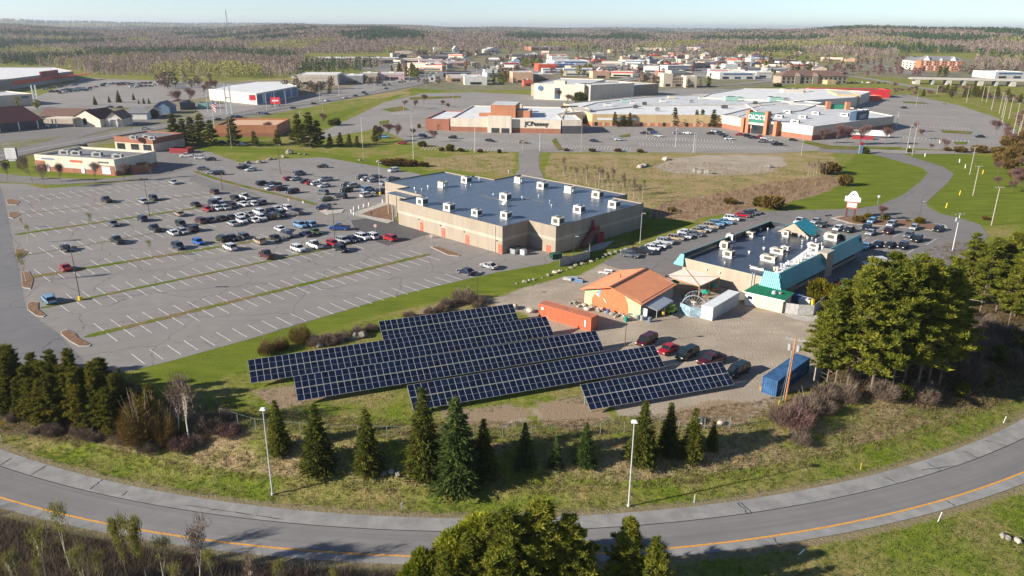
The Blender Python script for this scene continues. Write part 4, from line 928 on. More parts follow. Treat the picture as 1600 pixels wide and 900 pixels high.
for (uu0, vv0, nm) in ((u1 + 0.0, v0 - .02, 'r'),):
    mb = MB(); q = [UVp(u1 + 1.5, v0, 2.6), UVp(u1 - 3.3, v0 - 1.2, 2.6), UVp(u1 - 2.9, v0 + .1, 6.0), UVp(u1 + .1, v0 + .1, 6.0)]
    q2 = [UVp(u1 + 1.5, v0 - 1.2, 2.6), UVp(u1 - 3.6, v0 - 1.2, 2.6), UVp(u1 - 3.2, v0 + .0, 6.0), UVp(u1 - .1, v0 + .0, 6.0)]
    mb.poly([p - O for p in reversed(q2)], B['teal_u']); mb.poly([p - O for p in [UVp(u1 + 1.5, v0 - 1.2, 2.6), UVp(u1 + 1.5, v0 + .12, 2.6), UVp(u1 - .1, v0 + .12, 6.0), UVp(u1 - .1, v0, 6.0)]], B['teal_v'])
    mb.poly([p - O for p in [UVp(u1 - 3.6, v0 - 1.2, 2.6), UVp(u1 - 3.6, v0, 2.6), UVp(u1 - 3.2, v0, 6.0)]], B['teal_u']); mb.build('mansard_return', rest)
    mb = MB(); q2 = [UVp(u0 - 1.4, v0 - .9, 2.8), UVp(u0 + 1.2, v0 - .9, 2.8), UVp(u0 + .8, v0, 5.3), UVp(u0 - .1, v0, 5.3)]
    mb.poly([p - O for p in q2], B['teal_u']); mb.poly([p - O for p in [UVp(u0 - 1.4, v0 - .9, 2.8), UVp(u0 - .1, v0, 5.3), UVp(u0 - .1, v0 + .1, 5.3), UVp(u0 - 1.4, v0 + .1, 2.8)]], B['teal_v']); mb.poly([p - O for p in [UVp(u0 + 1.2, v0 - .9, 2.8), UVp(u0 + 1.2, v0, 2.8), UVp(u0 + .8, v0, 5.3)]], B['teal_u']); mb.build('mansard_return', rest)
# chimney-like pier between the two teal lengths, with windows below
mb = MB(); c_ = UVp(u1 + .2, v0 + 23.4) - O; mb.box((c_.x, c_.y, 0), (2.4, 4.2, 6.2), B['brown_wall'], AZ, B['concrete']); mb.build('brick_pier', rest)
a_, b_ = UVp(u1, v0), UVp(u1, v1)
wall_rect(rest, 'window', a_, b_, 27, 43, .9, 2.4, B['glass'], .08)
wall_rect(rest, 'window', a_, b_, 10, 20, 1.0, 2.4, B['glass'], .08)
# small teal cross gable over the far entrance
mb = MB(); uc, vc = -76.8, 189
def rp(u, v, z): return UVp(u, v, z) - O
rid0, rid1 = rp(uc, vc + 1.6, 7.2), rp(uc, vc - 5.5, 7.2)
mb.poly([rp(uc - 4.6, vc + 1.6, 4.7), rp(uc - 4.6, vc - 5.5, 4.7), rid1, rid0][::-1], B['teal_v']); mb.poly([rp(uc + 4.6, vc + 1.6, 4.7), rp(uc + 4.6, vc - 5.5, 4.7), rid1, rid0], B['teal_v'])
mb.poly([rp(uc - 4.3, vc - 5.3, 4.2), rp(uc + 4.3, vc - 5.3, 4.2), rid1 + Vector((0, 0, -.1))], B['brown_wall']); mb.build('entrance_gable', rest)
RU = [((1139, 398), (3.0, 2.2, 1.9), 1), ((1133, 386), (2.6, 1.8, 2.4), 1), ((1142, 374), (2.4, 2.2, 2.4), 0), ((1173, 366), (2.6, 1.8, 1.3), 1), ((1229, 366), (2.2, 1.8, 1.7), 1), ((1300, 371), (4.2, 2.6, 2.0), 1), ((1216, 392), (4.2, 2.2, 1.3), 1), ((1202, 404), (4.6, 2.2, 1.5), 1), ((1272, 384), (3.4, 1.8, 1.4), 0), ((1228, 388), (2.2, 1.4, 1.2), 0), ((1184, 417), (4.2, .9, .2), 0)]
for q, s_, st_ in RU: p = G(*q, 4.6); hvac(rest, p.x, p.y, 4.03, tuple(v * .72 for v in s_), AZ, style=st_)
pad = MB(); q = [G(*c4, 4.05) - O for c4 in ((1205, 428), (1227, 434), (1288, 396), (1262, 388), (1245, 400))]
pad.poly([(v.x, v.y, 4.04) for v in q], B['sign_white']); pad.build('roof_walkway', rest)
for i in range(26):
    t_ = i / 25; p = G(1212 + 70 * t_ + R.uniform(-6, 6), 424 - 40 * t_ + R.uniform(-5, 5), 4.4); vent(rest, p.x, p.y, 4.05, R.uniform(.2, .5), R.uniform(.2, .9), B[R.choice(('white_metal', 'galv', 'cream_metal', 'sign_white'))])
for q in [(1133, 410), (1171, 393), (1194, 387), (1254, 378), (1262, 371), (1275, 376), (1249, 367), (1194, 372), (1188, 357), (1200, 357), (1193, 352), (1253, 385), (1258, 368), (1269, 372)]:
    p = G(*q, 4.5); vent(rest, p.x, p.y, 4.03, R.uniform(.25, .45), R.uniform(.3, .8), B[R.choice(('white_metal', 'galv'))])
lad = MB(); wall_rect(rest, 'x', RP[0], RP[1], 17.0, 17.1, 1, 5, B['galv'], .2, .0, mb=lad); wall_rect(rest, 'x', RP[0], RP[1], 17.6, 17.7, 1, 5, B['galv'], .2, .0, mb=lad)
for k in range(10): wall_rect(rest, 'x', RP[0], RP[1], 17.1, 17.6, 1.2 + k * .38, 1.25 + k * .38, B['galv'], .18, -.1, mb=lad)
lad.build('roof_ladder', rest)
for s_ in (6, 9.2, 19.6): wall_rect(rest, 'wall_lamp', RP[0], RP[1], s_, s_ + .35, 3.0, 3.3, B['sign_white'], .3)
# green-roofed lean-to
sp = [tuple(UVp(*q)[:2]) for q in [(-65.8, 137.6), (-57.9, 138.2), (-58.6, 143.6), (-66.2, 143.6)]]
shed = thing('shed', 'low beige shed with a bright green roof and white door end', 'shed', (*sp[0], 0)); O = shed.location
mb = MB(); mb.prism([(p[0] - O.x, p[1] - O.y) for p in sp], -.1, 2.7, B['beige']); mb.build('wall', shed)
mb = MB(); q = offset_poly(sp, .35); mb.prism([(p[0] - O.x, p[1] - O.y) for p in q], 2.7, 2.9, B['sign_white'], B['green_roof']); mb.build('roof', shed)
wall_rect(shed, 'door', sp[0], sp[1], .1, 1.9, 0, 2.3, B['sign_white'], .08); wall_rect(shed, 'window', sp[0], sp[1], .6, 1.6, 1.4, 2.1, B['glass'], .12)
p = (UVp(-61, 140.5) - O); mb = MB(); mb.tube((p.x, p.y, 2.9), (p.x, p.y, 3.5), .55, B['galv'], 12, .35); mb.build('roof_vent', shed); mb = MB(); mb.tube((p.x + 1.2, p.y - .2, 2.9), (p.x + 1.2, p.y - .2, 3.3), .35, B['grey_metal'], 10); mb.build('roof_vent', shed)

# ------------------------------------------------------------ orange-roofed barn
cA, cB, cC = G(913, 476), G(1000, 498), G(1048, 470)
du = (cB - cA); Lu = du.length; du.normalize(); dv = Vector((-du.y, du.x, 0)); Lv = 14.6
bz = math.atan2(du.y, du.x)
barn = thing('barn', 'orange-roofed workshop with a salmon and pale green painted gable wall', 'building', cA, bz)
def bl(mb, x, y, z): return (x, y, z)
rx = 6.2; zr, zl, zR = 5.3, 3.7, 3.4
mb = MB(); W_ = Lu
mb.poly([(0, 0, -.2), (W_, 0, -.2), (W_, 0, zR), (rx, 0, zr), (0, 0, zl)], B['mural_green']); mb.poly([(W_, 0, -.2), (W_, Lv, -.2), (W_, Lv, zR), (W_, 0, zR)], B['grey_wall'])
mb.poly([(0, Lv, -.2), (0, 0, -.2), (0, 0, zl), (0, Lv, zl)], B['salmon']); mb.poly([(W_, Lv, -.2), (0, Lv, -.2), (0, Lv, zl), (rx, Lv, zr), (W_, Lv, zR)], B['grey_wall']); mb.build('wall', barn)
ms = MB(); y_ = -.03     # painted salmon disc and a bird-like flourish on the front
pts = [(1.6, 0), (1.5, 1.4), (2.4, 3.0), (3.6, 4.15), (rx, 5.1), (7.6, 4.6)] + [(7.6 + 2.6 * math.sin(t), 4.6 * math.cos(t) ** .8 if math.cos(t) > 0 else 0) for t in [math.pi / 2 * k / 8 for k in range(1, 9)]]
ms.poly([(x, y_, z) for x, z in pts][::-1], B['salmon']); ms.poly([(0.05, y_ - .01, .0), (1.9, y_ - .01, 0), (1.7, y_ - .01, 1.5), (1.2, y_ - .01, 3.0), (.05, y_ - .01, 2.2)], B['mural_yellow'])
ms.poly([(3.0, -.05, 3.3), (3.4, -.05, 4.0), (3.9, -.05, 4.1), (3.5, -.05, 3.2), (3.7, -.05, 2.6)], B['mural_blue']); ms.poly([(2.4, -.06, 3.0), (3.1, -.06, 3.1), (3.6, -.06, 2.4), (3.0, -.06, 2.7)], B['mural_white']); ms.poly([(4.3, -.06, 2.5), (4.6, -.06, 2.0), (5.3, -.06, 1.4), (4.8, -.06, 2.1)], B['mural_white'])
ms.build('wall_painting', barn)
mb = MB(); ov = .7
for sgn, xe, ze in ((0, -ov, zl - ov * .32), (1, W_ + .5, zR - .22)):
    a = [(xe, -ov, ze), (rx, -ov, zr + .05), (rx, Lv + ov, zr + .05), (xe, Lv + ov, ze)]; a = a if sgn == 0 else a[::-1]
    mb.poly(a[::-1], B['orange_v']); mb.poly([(p[0], p[1], p[2] - .15) for p in a], B['wood'])
    mb.poly([(xe, -ov, ze - .15), (rx, -ov, zr - .1), (rx, -ov, zr + .05), (xe, -ov, ze)][::1 if sgn == 0 else -1], B['salmon']); mb.poly([(xe, -ov, ze - .15), (xe, -ov, ze), (xe, Lv + ov, ze), (xe, Lv + ov, ze - .15)][::1 if sgn == 0 else -1], B['orange_v'])
mb.build('roof', barn)
mb = MB(); mb.box((rx, Lv / 2, zr + .03), (.5, Lv + 2 * ov, .12), mat('ridge_cap', (.20, .07, .05), .6)); mb.build('ridge_cap', barn)
mb = MB(); mb.poly([(W_ - .1, .6, 2.9), (W_ + 3.2, .6, 2.3), (W_ + 3.2, 7.8, 2.3), (W_ - .1, 7.8, 2.9)], B['galv']); mb.poly([(W_ - .1, .6, 2.8), (W_ - .1, 7.8, 2.8), (W_ + 3.2, 7.8, 2.2), (W_ + 3.2, .6, 2.2)], B['grey_wall']); mb.poly([(W_ - .1, .6, 2.8), (W_ + 3.2, .6, 2.2), (W_ + 3.2, .6, 2.3), (W_ - .1, .6, 2.9)], B['galv']); mb.poly([(W_ + 3.2, .6, 2.0), (W_ + 3.2, 7.8, 2.0), (W_ + 3.2, 7.8, 2.3), (W_ + 3.2, .6, 2.3)], B['galv'])
for y2 in (.8, 4.2, 7.6): mb.tube((W_ + 3.1, y2, 0), (W_ + 3.1, y2, 2.2), .08, B['galv'], 6)
mb.build('lean_to_roof', barn)
mb = MB(); mb.box((W_ + .6, .62, 0), (1.1, .08, 2.1), B['sign_white']); mb.build('door', barn)
vent_l = MB(); vent_l.tube((3.2, 2.0, 4.4), (3.2, 2.0, 5.0), .08, B['grey_metal'], 6); vent_l.build('flue_pipe', barn); vent_l = MB(); vent_l.tube((4.0, 7.5, 4.8), (4.0, 7.5, 5.5), .1, B['red_steel'], 6); vent_l.build('flue_pipe', barn)

# ------------------------------------------------------------ pergola over the yard
pc = [G(1040, 431, 3.2), G(1093, 447, 3.0), G(1124, 433, 3.2), G(1070, 419, 3.4)]
per = thing('pergola', 'pale slatted yard canopy on timber posts between the barn and restaurant', 'pergola', (pc[0].x, pc[0].y, 0)); O = per.location; mb = MB()
q = [p - Vector((O.x, O.y, 0)) for p in pc]
cv = MB(); cv.poly(q, mat('canopy_cloth', (.80, .70, .60), .8, .08, 1)); cv.poly([(p.x, p.y, p.z - .06) for p in reversed(q)], B['wood']); cv.build('canopy', per)
for k in range(22):
    t_ = k / 21; a = q[0].lerp(q[1], t_); b = q[3].lerp(q[2], t_); mb.tube(a + Vector((0, 0, -.1)), b + Vector((0, 0, -.1)), .04, B['wood'], 4)
mb.build('rafter', per)['kind'] = 'stuff' if False else ''
for o_ in per.children:
    if o_.name.startswith('rafter'): del o_['kind']
mb = MB(); mb.tube(q[0] + Vector((0, 0, .06)), q[2] + Vector((0, 0, .06)), .06, B['wood'], 4); mb.tube(q[1] + Vector((0, 0, .06)), q[3] + Vector((0, 0, .06)), .06, B['wood'], 4)
for a, b in ((0, 1), (1, 2), (2, 3), (3, 0)): mb.tube(q[a] + Vector((0, 0, -.12)), q[b] + Vector((0, 0, -.12)), .09, B['wood'], 4)
mb.build('frame', per)
for a in list(q) + [q[0].lerp(q[1], .5), q[1].lerp(q[2], .5)]:
    mb = MB(); mb.box((a.x, a.y, 0), (.2, .2, a.z - .1), B['wood']); mb.build('post', per)

# ------------------------------------------------------------ text helper
def text_part(s, size, m, parent, loc, rot, name='lettering', ext=.06, align='CENTER'):
    cu = bpy.data.curves.new('lettering', 'FONT'); cu.body = s; cu.size = size; cu.extrude = ext; cu.align_x = align; cu.align_y = 'CENTER'; cu.resolution_u = 2; cu.offset = size * .012
    to = bpy.data.objects.new('tmp', cu); col.objects.link(to); bpy.context.view_layer.update()
    me = bpy.data.meshes.new_from_object(to.evaluated_get(bpy.context.evaluated_depsgraph_get())); bpy.data.objects.remove(to)
    me.materials.clear(); me.materials.append(m); me.name = name
    o = link(name, me, parent, loc); o.rotation_euler = rot; return o
# ------------------------------------------------------------ solar arrays
pv_glass = mat('solar_glass', (.006, .011, .032), .12, .5, .8, spec=.6, coord='G'); pv_frame = mat('module_frame', (.40, .41, .44), .5); rack_m = B['galv']
def module_mesh(w, l):
    mb = MB(); f = .036; t = .04
    mb.box((0, l / 2, 0), (w, l, t), pv_frame)
    for (y0, y1) in ((f, l / 2 - .015), (l / 2 + .015, l - f)): mb.poly([(-w / 2 + f, y0, t + .004), (w / 2 - f, y0, t + .004), (w / 2 - f, y1, t + .004), (-w / 2 + f, y1, t + .004)], pv_glass)
    return mb.mesh('solar_module')
MODM = module_mesh(1.02, 2.17)
ARR_AZ = math.radians(21.3); ad = Vector((math.cos(ARR_AZ), math.sin(ARR_AZ), 0)); an = Vector((-ad.y, ad.x, 0))
TILT = math.radians(33)
SOL = [(24, (599, 533), (812, 503), 'rearmost and shortest solar array, nearest the gravel drive'), (50, (392, 599), (866, 524), 'long solar array second from the rear, reaching farthest left'),
       (50, (465, 627), (945, 548), 'long solar array third from the rear, in the middle of the field'), (41, (646, 642), (1039, 573), 'solar array fourth from the rear with small spruces before its left end'), (24, (922, 641), (1147, 601), 'front right solar array standing on bare gravel beside the blue container')]
for n, pl_, pr_, lab in SOL:
    p0 = G(*pl_, .75); p1 = G(*pr_, .75); L = (p1 - p0).length; pit = L / n; low = Vector((p0.x, p0.y, 0)); o = thing('solar_array', lab, 'solar array', low, math.atan2((p1 - p0).y, (p1 - p0).x), 'ground-mounted solar arrays')
    ta = TILT
    for r_ in range(2):
        for i in range(n):
            m = link('solar_module', MODM, o, ((i + .5) * pit, math.cos(ta) * r_ * 2.25, .75 + math.sin(ta) * r_ * 2.25)); m.rotation_euler = (ta, 0, 0); m.scale = (pit / 1.045, 1, 1)
    k = max(2, int(L / 5))
    for i in range(k + 1):
        x = .6 + (L - 1.2) * i / k; mb = MB()
        mb.box((x, .8, -.1), (.12, .12, 1.2), rack_m); mb.box((x, 3.0, -.1), (.12, .12, 2.6), rack_m); mb.tube((x, .2, .78), (x, 3.6, .78 + 3.4 * math.tan(ta)), .06, rack_m, 4); mb.build('rack_frame', o)
    mb = MB()
    for y_ in (.5, 1.5, 2.4, 3.3): mb.tube((0.05, y_, .70 + y_ * math.tan(ta) - .02), (L - .05, y_, .70 + y_ * math.tan(ta) - .02), .045, rack_m, 4)
    mb.build('rail', o)

# ------------------------------------------------------------ shipping containers
def container(label, pos, rz, m, L=12.19, W=2.44, H=2.7, door_m=None, roof_m=None, marks=None):
    o = thing('shipping_container', label, 'container', pos, rz, 'shipping containers in the yard'); mb = MB()
    def corr(x0, y0, x1, y1):
        Ln = math.hypot(x1 - x0, y1 - y0); k = int(Ln / .28); dx, dy = (x1 - x0) / k, (y1 - y0) / k; nx, ny = dy / math.hypot(dx, dy) * .05, -dx / math.hypot(dx, dy) * .05
        for i in range(k):
            for j, (a0, a1, q0, q1) in enumerate(((0, .35, 0, 0), (.35, .5, 0, 1), (.5, .85, 1, 1), (.85, 1, 1, 0))):
                xa, ya, xb, yb = x0 + dx * (i + a0) - nx * q0, y0 + dy * (i + a0) - ny * q0, x0 + dx * (i + a1) - nx * q1, y0 + dy * (i + a1) - ny * q1
                mb.poly([(xa, ya, .16), (xb, yb, .16), (xb, yb, H - .1), (xa, ya, H - .1)], m)
    corr(.1, .03, L - .1, .03); corr(L - .1, W - .03, .1, W - .03); corr(.03, W - .1, .03, .1)
    mb.poly([(.05, .05, H - .03), (L - .05, .05, H - .03), (L - .05, W - .05, H - .03), (.05, W - .05, H - .03)], roof_m or m)
    for x in (.06, L - .06):
        for y in (.06, W - .06): mb.box((x, y, 0), (.14, .14, H), m)
    for y in (.05, W - .05):
        mb.box((L / 2, y, .03), (L - .25, .1, .14), m); mb.box((L / 2, y, H - .11), (L - .25, .1, .1), m)
    for x in (.05, L - .05): mb.box((x, W / 2, .03), (.1, W - .25, .14), m); mb.box((x, W / 2, H - .11), (.1, W - .25, .1), m)
    for k in range(int(L / .6)): mb.box((.5 + k * .6, W / 2, H - .03), (.08, W - .3, .02), roof_m or m)
    mb.build('body', o)
    for s in (0, 1):
        d = MB(); y0 = .12 + s * (W - .24) / 2; d.box((L - .04, y0 + (W - .24) / 4, .18), (.05, (W - .24) / 2 - .03, H - .32), door_m or m)
        for yy in (.25, .8): d.tube((L + .01, y0 + yy, .2), (L + .01, y0 + yy, H - .2), .025, B['galv'], 5)
        d.build('door', o)
    return o
c_or = ribbed('rust_red_steel', (.60, .135, .065), .28, (1, 0), .55, .08, 0.0); c_or_r = mat('faded_orange_roof', (.56, .20, .11), .7, .2, .9, c2=(.40, .15, .09)); c_wh = mat('white_container', (.56, .58, .60), .5, .1, 1.2); c_bl = mat('blue_container', (.035, .10, .22), .55, .3, .8)
A_ = G(841.6, 494.7); B_ = G(925.1, 519.1); rz_ = math.atan2((B_ - A_).y, (B_ - A_).x)
oc = container('long orange-red shipping container behind the solar arrays', A_, rz_, c_or, roof_m=c_or_r, H=2.75)
mk = MB(); mk.box((.9, -.02, 1.7), (.55, .05, .5), B['sign_white']); mk.build('plate', oc); mk = MB(); mk.box((10.9, -.02, .7), (.25, .05, 1.3), B['sign_white']); mk.build('marking', oc)
A_ = G(1112.4, 501.6); B_ = G(1153.3, 476.2); rz_ = math.atan2((B_ - A_).y, (B_ - A_).x)
wc = container('white shipping container beside the pergola', A_, rz_, c_wh, H=2.75, L=12.19)
wp = A_ ; wc.rotation_euler = (0, 0, rz_)
A_ = G(1212, 620.5); B_ = G(1262, 583); rz_ = math.atan2((B_ - A_).y, (B_ - A_).x)
bc = container('blue shipping container with white lettering next to the rust brown utility pole', A_, rz_, c_bl, H=2.75, L=12.19)
for (x0, nch, w_, h_, z_) in ((1.2, 3, .55, .9, .9), (4.9, 4, .42, .6, 1.3), (8.4, 5, .42, .36, .7)):
    mk = MB()
    for k in range(nch):     # broken letter-like strokes
        xx = x0 + k * w_ * 1.25; mk.box((xx, -.04, z_), (w_ * .22, .05, h_), B['galv']); mk.box((xx + w_ * .4, -.04, z_ + (h_ * .75 if k % 2 else 0)), (w_ * .75, .05, h_ * .22), B['galv']); mk.box((xx + w_ * .4, -.04, z_ + h_ * .4), (w_ * .6, .05, h_ * .2), B['galv'])
    mk.build('lettering', bc)
def pallet(label, x, y, rz, h=.7):
    p = GT(x, y); o = thing('pallet_stack', label, 'pallets', p, rz); n = int(h / .16)
    for k in range(n):
        mb = MB()
        for j in range(6): mb.box((0, -.5 + j * .2, k * .16 + .11), (1.2, .13, .03), B['wood'])
        for j in range(3): mb.box((-.52 + j * .52, 0, k * .16), (.1, 1.1, .11), B['wood'])
        mb.build('pallet', o)
pallet('leaning stack of timber pallets against the blue container', 1193, 609, 1.0, .9)

# ------------------------------------------------------------ vehicles
def paint_mat():
    m = bpy.data.materials.new('car_paint'); m.use_nodes = True; nt = m.node_tree; b = nt.nodes['Principled BSDF']
    oi = nt.nodes.new('ShaderNodeObjectInfo'); nt.links.new(oi.outputs['Color'], b.inputs['Base Color'])
    b.inputs['Roughness'].default_value = .38; b.inputs['Coat Weight'].default_value = .8; b.inputs['Coat Roughness'].default_value = .06; b.inputs['Metallic'].default_value = .15; return m
PAINT = paint_mat(); CG = mat('car_glass', (.012, .016, .020), .05, spec=.9); TYRE = mat('tyre', (.018, .018, .018), .9); RIM = mat('rim', (.40, .41, .42), .35, metal=.7); LAMP = mat('head_lamp', (.75, .75, .72), .15, spec=.8); TAIL = mat('tail_lamp', (.35, .01, .01), .25); TRIM = mat('black_trim', (.02, .02, .02), .6)
def loft(secs, m, mb, cap=True):
    """secs: list of lists of points (same count)"""
    i = len(mb.v); n = len(secs[0])
    for s in secs: mb.v += [tuple(p) for p in s]
    sl = mb.slot(m)
    for a in range(len(secs) - 1):
        for k in range(n):
            k2 = (k + 1) % n; mb.f.append((i + a * n + k, i + a * n + k2, i + (a + 1) * n + k2, i + (a + 1) * n + k)); mb.m.append(sl)
    if cap:
        mb.f.append(tuple(i + k for k in reversed(range(n)))); mb.m.append(sl); j = i + (len(secs) - 1) * n; mb.f.append(tuple(j + k for k in range(n))); mb.m.append(sl)
CARS = {  # L, W, H, belt, bonnet, cabin: x of windscreen foot, roof front, roof rear, rear-glass foot (0 front .. 1 rear)
 'sedan': (4.7, 1.82, 1.45, .92, .80, (.27, .42, .72, .89)), 'hatchback': (4.1, 1.75, 1.52, .93, .84, (.22, .37, .86, .97)), 'suv': (4.65, 1.88, 1.72, 1.06, .98, (.23, .36, .88, .97)),
 'wagon': (4.7, 1.82, 1.58, .95, .86, (.25, .38, .87, .98)), 'minivan': (5.0, 1.95, 1.78, 1.02, .88, (.15, .32, .93, .985)), 'van': (5.6, 2.0, 2.1, 1.15, 1.0, (.14, .27, .985, .995)), 'pickup': (5.7, 2.0, 1.85, 1.12, 1.05, (.25, .36, .56, .60)), 'jeep': (4.3, 1.9, 1.85, 1.10, 1.02, (.30, .34, .97, .99))}
def sect(x, w, z0, z1, r=.12):
    return [(x, -w + r, z0), (x, -w, z0 + r), (x, -w, z1 - r * 1.1), (x, -w + r * 1.2, z1), (x, w - r * 1.2, z1), (x, w, z1 - r * 1.1), (x, w, z0 + r), (x, w - r, z0)][::-1]
CARM = {}
def car_meshes(kind):
    if kind in CARM: return CARM[kind]
    L, W, H, belt, bon, (a, b, c, d) = CARS[kind]; X = lambda t: L / 2 - L * t; w = W / 2; mb = MB()
    tail = {'sedan': .98, 'pickup': 1.0}.get(kind, 1.02)
    secs = [sect(X(0), w * .80, .38, bon * .78), sect(X(.03), w * .93, .24, bon * .93), sect(X(.12), w * .99, .22, bon), sect(X(a), w, .22, bon + (belt - bon) * .75), sect(X(a + .1), w, .22, belt), sect(X(.8), w, .22, belt * tail), sect(X(.95), w * .98, .24, belt * tail * .99), sect(X(1), w * .88, .40, belt * tail * .93)]
    loft(secs, PAINT, mb)
    if kind == 'pickup':
        x0, x1 = X(.61), X(.985); z = belt + .015; mb.poly([(x1, -w * .86, z), (x0, -w * .86, z), (x0, w * .86, z), (x1, w * .86, z)], TRIM)
    mb.box((X(0) - .03, 0, .36), (.1, W * .62, .16), TRIM)
    for sx in (-1, 1):       # dark wheel arches
        for t in (.19, .80): mb.tube((X(t), sx * (w - .12), .34), (X(t), sx * (w + .008), .34), .40, TRIM, 12)
    body = mb.mesh('body', False)
    gb = MB(); t_ = .82 if kind != 'van' else .93; zr = H - .06
    def cs(x, ww, z): return (x, ww, z)
    bw = w * .95; tw = w * (t_)
    xa, xb, xc, xd = X(a), X(b), X(c), X(d); zb = belt - .04
    base = [(xa, -bw * .94, bon), (xa, bw * .94, bon), (xd, bw, zb), (xd, -bw, zb)]; top = [(xb, -tw, zr), (xb, tw, zr), (xc, tw, zr), (xc, -tw, zr)]
    for k in range(4): k2 = (k + 1) % 4; gb.poly([base[k], base[k2], top[k2], top[k]][::-1], CG)
    gb.poly(top, CG); glass = gb.mesh('window')
    rb = MB(); e = .03
    rp_ = [(xb + e * 2, -tw, zr), (xb + e * 2, tw, zr), (xc - e * 2, tw, zr), (xc - e * 2, -tw, zr)]; rt = [(xb - .08, -tw * .9, H), (xb - .08, tw * .9, H), (xc + .08, tw * .9, H), (xc + .08, -tw * .9, H)]
    for k in range(4): k2 = (k + 1) % 4; rb.poly([rp_[k], rp_[k2], rt[k2], rt[k]][::-1], PAINT)
    rb.poly(rt[::-1], PAINT)
    for s in (-1, 1):       # pillars joining roof and body
        P0 = lambda p: (p[0], p[1] * 1.012, p[2])
        rb.tube(P0((xa, s * bw * .94, bon)), P0((xb, s * tw, zr)), .035, PAINT, 4, cap=False); rb.tube(P0((xd, s * bw, zb)), P0((xc, s * tw, zr)), .055, PAINT, 4, cap=False)
        for u in ((.5,) if kind in ('sedan', 'pickup', 'hatchback') else (.4, .72)):
            xm0 = xa + (xd - xa) * u; xm1 = xb + (xc - xb) * u; rb.tube(P0((xm0, s * bw * .99, zb)), P0((xm1, s * tw, zr)), .05, PAINT if kind != 'van' else PAINT, 4, cap=False)
        if kind == 'van': rb.poly([(xm0 + 1.2, s * (bw + .01), zb), (xd, s * (bw + .01), zb), (xc, s * (tw + .01), zr), (xm1 + 1.0, s * (tw + .01), zr)][::s], PAINT)
    roof = rb.mesh('roof')
    wm = MB(); wm.tube((0, -.1, 0), (0, .1, 0), .34, TYRE, 14); wm.tube((0, -.11, 0), (0, .11, 0), .21, RIM, 10); wheel = wm.mesh('wheel')
    hm = MB(); hm.box((0, 0, -.08), (.14, .34, .15), LAMP); hl = hm.mesh('headlight'); tm = MB(); tm.box((0, 0, -.1), (.10, .22, .26), TAIL); tl = tm.mesh('tail_light')
    one = MB()
    CARM[kind] = (body, glass, roof, wheel, hl, tl, X, w, bon, belt); return CARM[kind]
def rgb(h): return tuple(((int(h[i:i + 2], 16) / 255) ** 2.2) for i in (0, 2, 4))
CCOL = {'white': rgb('dedee0'), 'silver': rgb('a3a7ac'), 'grey': rgb('5c6066'), 'black': rgb('131416'), 'navy blue': rgb('14233f'), 'dark green': rgb('12241f'), 'red': rgb('a81420'), 'maroon': rgb('4a1018'), 'bright blue': rgb('1266c8'), 'blue': rgb('1b4686'),
        'light blue': rgb('6f9cc0'), 'tan': rgb('a8957f'), 'olive': rgb('4b5a30'), 'charcoal': rgb('26292d'), 'orange': rgb('c85a12')}
LODM = {}
def lod_mesh(kind):
    if kind in LODM: return LODM[kind]
    ms = car_meshes(kind); X, w = ms[6], ms[7]; mb = MB()
    for me_ in ms[:3]:
        i = len(mb.v); mb.v += [tuple(v.co) for v in me_.vertices]
        for p in me_.polygons: mb.f.append(tuple(i + q for q in p.vertices)); mb.m.append(mb.slot(me_.materials[p.material_index]))
    for t in (.19, .8):
        for s in (-1, 1): mb.tube((X(t), s * (w - .18), .34), (X(t), s * (w + .03), .34), .34, TYRE, 8)
    LODM[kind] = mb.mesh('car_shape'); return LODM[kind]
def car(kind, colour, pos, rz, label, group, lod=0, name=None):
    nm = name or {'pickup': 'pickup_truck', 'van': 'van', 'minivan': 'minivan', 'suv': 'sport_utility_car', 'jeep': 'off_road_car'}.get(kind, 'car')
    cat = {'pickup': 'pickup truck', 'van': 'van', 'minivan': 'minivan'}.get(kind, 'car')
    c_ = (*CCOL[colour], 1)
    if lod:
        o = link(nm, lod_mesh(kind), None, pos, rz); o.color = c_; return tag(o, label, cat, group)
    body, glass, roof, wheel, hl, tl, X, w, bon, belt = car_meshes(kind)
    o = thing(nm, label, cat, pos, rz, group)
    for n_, m_ in (('body', body), ('window', glass), ('roof', roof)): link(n_, m_, o).color = c_
    for t in (.19, .80):
        for s in (-1, 1): link('wheel', wheel, o, (X(t), s * (w - .1), .34))
    for s in (-1, 1): link('headlight', hl, o, (X(.015), s * w * .68, bon * .78)); link('tail_light', tl, o, (X(.99), s * w * .76, belt * .86))
    return o
KN = {'s': 'sedan', 'h': 'hatchback', 'u': 'suv', 'w': 'wagon', 'm': 'minivan', 'v': 'van', 'p': 'pickup', 'j': 'jeep'}
CN = {'w': 'white', 's': 'silver', 'g': 'grey', 'b': 'black', 'n': 'navy blue', 'd': 'dark green', 'r': 'red', 'm': 'maroon', 'B': 'bright blue', 'u': 'blue', 'l': 'light blue', 't': 'tan', 'o': 'olive', 'c': 'charcoal', 'O': 'orange'}
WN = {'sedan': 'sedan', 'hatchback': 'hatchback', 'suv': 'SUV', 'wagon': 'wagon', 'minivan': 'minivan', 'van': 'van', 'pickup': 'pickup', 'jeep': 'boxy SUV'}
ORD = ['first', 'second', 'third', 'fourth', 'fifth', 'sixth', 'seventh', 'eighth', 'ninth', 'tenth', 'eleventh', 'twelfth', 'thirteenth', 'fourteenth', 'fifteenth', 'sixteenth', 'seventeenth', 'eighteenth', 'nineteenth', 'twentieth', 'twenty-first', 'twenty-second']
used_labels = set()
